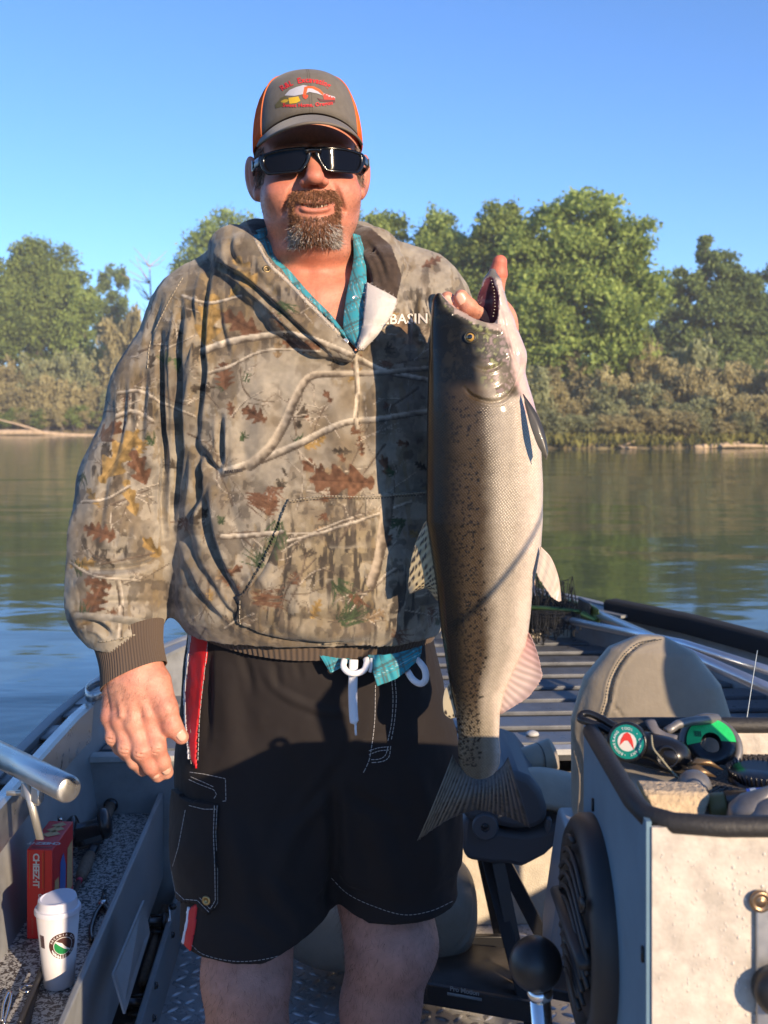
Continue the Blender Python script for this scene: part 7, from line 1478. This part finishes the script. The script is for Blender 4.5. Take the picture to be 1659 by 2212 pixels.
def cup_arc(s, size, r, a0, inner):
    for k, ch in enumerate(s):
        if ch == ' ': continue
        st = size * .95 / r; a = a0 + (-(k - (len(s) - 1) / 2) if not inner else (k - (len(s) - 1) / 2)) * st; v, f = text_mesh(ch, size, 0, 1, size * .02); rad = np.array((math.cos(a), math.sin(a))); tan = np.array((math.sin(a), -math.cos(a))); up = rad
        if inner: tan, up = -tan, -rad
        q = rad * r + v[:, :1] * tan + v[:, 1:2] * up; mk('lettering', (np.array([on_cup(x, .092 + y, .0014) for x, y in q]), f), WPU, cu, smooth=False)
cup_arc('ARCADIA BAY', .0056, .0220, math.pi / 2, False); cup_arc('COFFEE CO', .0056, .0220, -math.pi / 2, True)
v_, f_ = text_mesh('20oz', .0135, 0, 1, .0002); mk('lettering', (np.array([on_cup(x + .006, .026 + y, .0008) for x, y, *_ in v_]), f_), mat('black_print', (.03, .03, .035), .5), cu, smooth=False)
for k in range(14):
    w = .0004 + .0006 * ((k * 7) % 3) / 2; x = -.0475 + k * .00085; cup_poly([(x, .086), (x + w, .086), (x + w, .112), (x, .112)], mat('barcode_brown', (.10, .05, .045), .5), 'barcode_bar', .0008)
# rod and reel lying on the tray
BGR = mat('cork_dark', (.16, .11, .075), .8, var=.3, vscale=120); RBK = mat('reel_black', (.012, .013, .016), .25, spec=.6); CHR = mat('chrome', (.8, .8, .8), .12, metal=1)
def reel(root, c, fw, up, s=1.0, handle=True):
    sd = nrm(np.cross(fw, up)); c = np.asarray(c, float)
    mk('spool', lathe([(.017 * s, -.020 * s), (.011 * s, -.017 * s), (.011 * s, .017 * s), (.017 * s, .020 * s)], c, sd, 24), mat('spool_metal', (.10, .11, .12), .3, metal=.8), root)
    for g in (-1, 1): mk('side_plate', lathe([(.025 * s, 0), (.026 * s, .006 * s), (.022 * s, .013 * s), (.010 * s, .016 * s), (.001, .0165 * s)], c + sd * g * .020 * s, sd * g, 28), RBK, root)
    mk('frame', join(obox(c - up * .022 * s, fw, sd, up, .024 * s, .021 * s, .003 * s), obox(c + fw * .022 * s, fw, sd, up, .003 * s, .021 * s, .010 * s)), RBK, root, bevel=.002)
    h = c + sd * .038 * s; a, b = h + (fw * .5 + up * .85) * .040 * s, h - (fw * .5 + up * .85) * .040 * s
    mk('star_drag', lathe([(.014 * s, 0), (.013 * s, .003 * s), (.004 * s, .004 * s)], h, sd, 5), CHR, root); mk('crank', tube(smoothline([a, h + sd * .006 * s, b], 9), .0032 * s, 8, flat=.5), CHR, root)
    for q in (a, b): mk('crank_knob', lathe([(.004 * s, 0), (.009 * s, .005 * s), (.0105 * s, .014 * s), (.008 * s, .022 * s), (.001, .024 * s)], q, sd, 16), RBK, root)
rod = thing('fishing_rod', PH_(205, 1830, TZ), 'fishing rod with black reel lying on the tray behind the cracker box', 'fishing rod')
ra, rb = PH_(240, 1738, TZ + .022), PH_(172, 1900, TZ + .022); rx = nrm(rb - ra); RL = np.linalg.norm(rb - ra)
mk('butt_cap', lathe([(.016, 0), (.018, .006), (.016, .014)], ra, rx, 20), RBK, rod); mk('rear_grip', lathe([(.0125, .014), (.0135, .06), (.0115, RL * .42)], ra, rx, 20), BGR, rod); mk('reel_seat', lathe([(.0115, RL * .42), (.0125, RL * .5), (.0110, RL * .72)], ra, rx, 18), RBK, rod); mk('fore_grip', lathe([(.0125, RL * .72), (.0145, RL * .85), (.0120, RL * .96), (.008, RL)], ra, rx, 18), BGR, rod); mk('rod_blank', tube([ra + rx * RL * .99, ra + rx * (RL + .55)], [.0055, .0040], 10), mat('rod_graphite', (.02, .02, .025), .3), rod); mk('winding', lathe([(.0062, RL), (.0062, RL + .012)], ra, rx, 12), mat('pink_winding', (.65, .05, .10), .4), rod)
reel(rod, ra + rx * RL * .56 + np.array((-.012, 0, .036)), rx, nrm((-.25, 0, 1)), 1.35)
# reels standing in the rod locker
for k, (u, v, zz, lb) in enumerate(((318, 2010, .16, 'dark fishing reel with chrome crank farthest back in the rod locker'), (282, 2110, .10, 'dark fishing reel half hidden behind the divider plate in the rod locker'), (262, 2190, .17, 'dark fishing reel with chrome crank nearest in the rod locker'))):
    c = B(-.385, (2.58, 2.30, 2.06)[k], (.125, .085, .12)[k]); t = thing('reel_and_rod', c, lb, 'fishing reel', 'reels in the rod locker'); reel(t, c, nrm(BF + np.array((0, 0, .1))), np.array((0, 0, 1.)), .72); mk('rod_blank', tube([c - BF * .20 - np.array((0, 0, .04)), c + BF * .14 - np.array((0, 0, .03))], .009, 10), BGR, t)
# folded eyeglasses-like pliers on the tray
pl = thing('pliers', PH_(205, 1990, TZ), 'black needle nose pliers lying open on the tray beside the cup', 'pliers')
pj = PH_(222, 1952, TZ + .010)
for s_ in (-1, 1):
    mk('handle', tube(smoothline([pj, PH_(222 + s_ * 15, 1975, TZ + .010), PH_(216 + s_ * 20, 2010, TZ + .008), PH_(213 + s_ * 14, 2032, TZ + .008)], 12), .0048, 8), RBK, pl); mk('jaw', tube([pj, PH_(226 + s_ * 2, 1922, TZ + .008)], [.007, .002], 8), RBK, pl)
mk('pivot', lathe([(.009, -.006), (.009, .006), (.001, .007)], pj, k=16), CHR, pl)
# snap swivels and strap near the camera end of the tray
sn = thing('snap_hook', PH_(22, 2165, TZ), 'chrome snap hook lying in the sunlit corner of the tray', 'hook')
h0 = [PH_(4, 2205, TZ + .006), PH_(8, 2170, TZ + .006), PH_(18, 2145, TZ + .006), PH_(24, 2150, TZ + .006), PH_(16, 2185, TZ + .006), PH_(9, 2212, TZ + .006)]; mk('wire', tube(smoothline(h0, 30), .0028, 8), CHR, sn)
hr = PH_(58, 2136, TZ + .005); mk('ring', tube([hr + np.array((math.cos(a) * .011, math.sin(a) * .011, 0)) for a in np.linspace(0, 6.28, 24)], .0018, 6), CHR, sn)
sr = mk('strap', ribbon([PH_(98, 2075, TZ + .006), PH_(70, 2140, TZ + .006), PH_(40, 2240, TZ + .006)], [PH_(108, 2080, TZ + .006), PH_(82, 2142, TZ + .006), PH_(58, 2240, TZ + .006)], 30, 6, .004, (0, 0, 1)), mat('dark_webbing', (.05, .045, .045), .8, bump=.6, bscale=500, bdist=.001), solid=.003); tag(sr, 'dark webbing strap running along the tray past the cup', 'strap')
lap('items')

# ================================================================ TO THE RIGHT, OUTSIDE THE PICTURE: what throws the shadows
r2 = thing('fishing_rod', (.36, .87, 1.0), 'upright fishing rod leaning back from the console, right of the picture', 'fishing rod')
A_ = P(1168, 1150, 1.455); B_ = P(972, 1372, 1.462); Sv = np.array(SUN); q1 = A_ + Sv * 1.15; q2 = B_ + Sv * .86; dv_ = q2 - q1
base = q2 + dv_ * .22; tip = q1 - dv_ * 1.6
mk('rod_blank', tube([base, q2, q1, tip], [.0048, .0040, .0033, .0018], 10), mat('rod_graphite', (.02, .02, .025), .3), r2); mk('grip', tube([base + dv_ * .30, base], [.011, .010], 12), BGR, r2); mk('holder', tube([base + dv_ * .34, np.array((base[0] + dv_[0] * .3, base[1] + dv_[1] * .3 + .06, CZ - .03))], .016, 14), BLKM, r2)
hs = thing('shadow_caster', (1.06, 1.62, 0), 'added shadow caster, a pad on two tubes, right of the picture', 'shadow caster'); hc0 = np.array((1.06, 1.60, .97), np.float32)  # unseen pad, added and shaped to shade the right of the seat back
def caster_pad(p):
    q = (p - hc0) @ rotm('Z', 30); r = ((np.abs(q[:, 0]) / .19) ** 3 + (np.abs(q[:, 1]) / .05) ** 3 + (np.abs(q[:, 2]) / .125) ** 3) ** (1 / 3); return (r - 1) * .05
mk('pad', isosurf(caster_pad, hc0 - .24, hc0 + .24, .008, margin=3), VIN, hs)
for s_ in (-.11, .11): mk('post', tube([(1.06 + s_ * .87, 1.62 + s_ * .5, .90), (1.06 + s_ * .87, 1.62 + s_ * .5, 0)], .016, 14), ALU, hs)
# water drops on the console front
rd = np.random.default_rng(6); dr = []
for i in range(420):
    x, z = rd.uniform(xl + .01, .36), rd.uniform(.80, CZ - .02); r_ = rd.uniform(.0005, .0012) * (1.3 if x > .27 else .8); dr.append(sphere((x, d0 - .0001, z), r_, 8, 6, (1, .55, 1.15)))
WD = mat('water_drop', (.60, .545, .47), .08, spec=.6)
o = mk('water_drops', join(*dr), WD, con); o['kind'] = 'stuff'
lap('end')
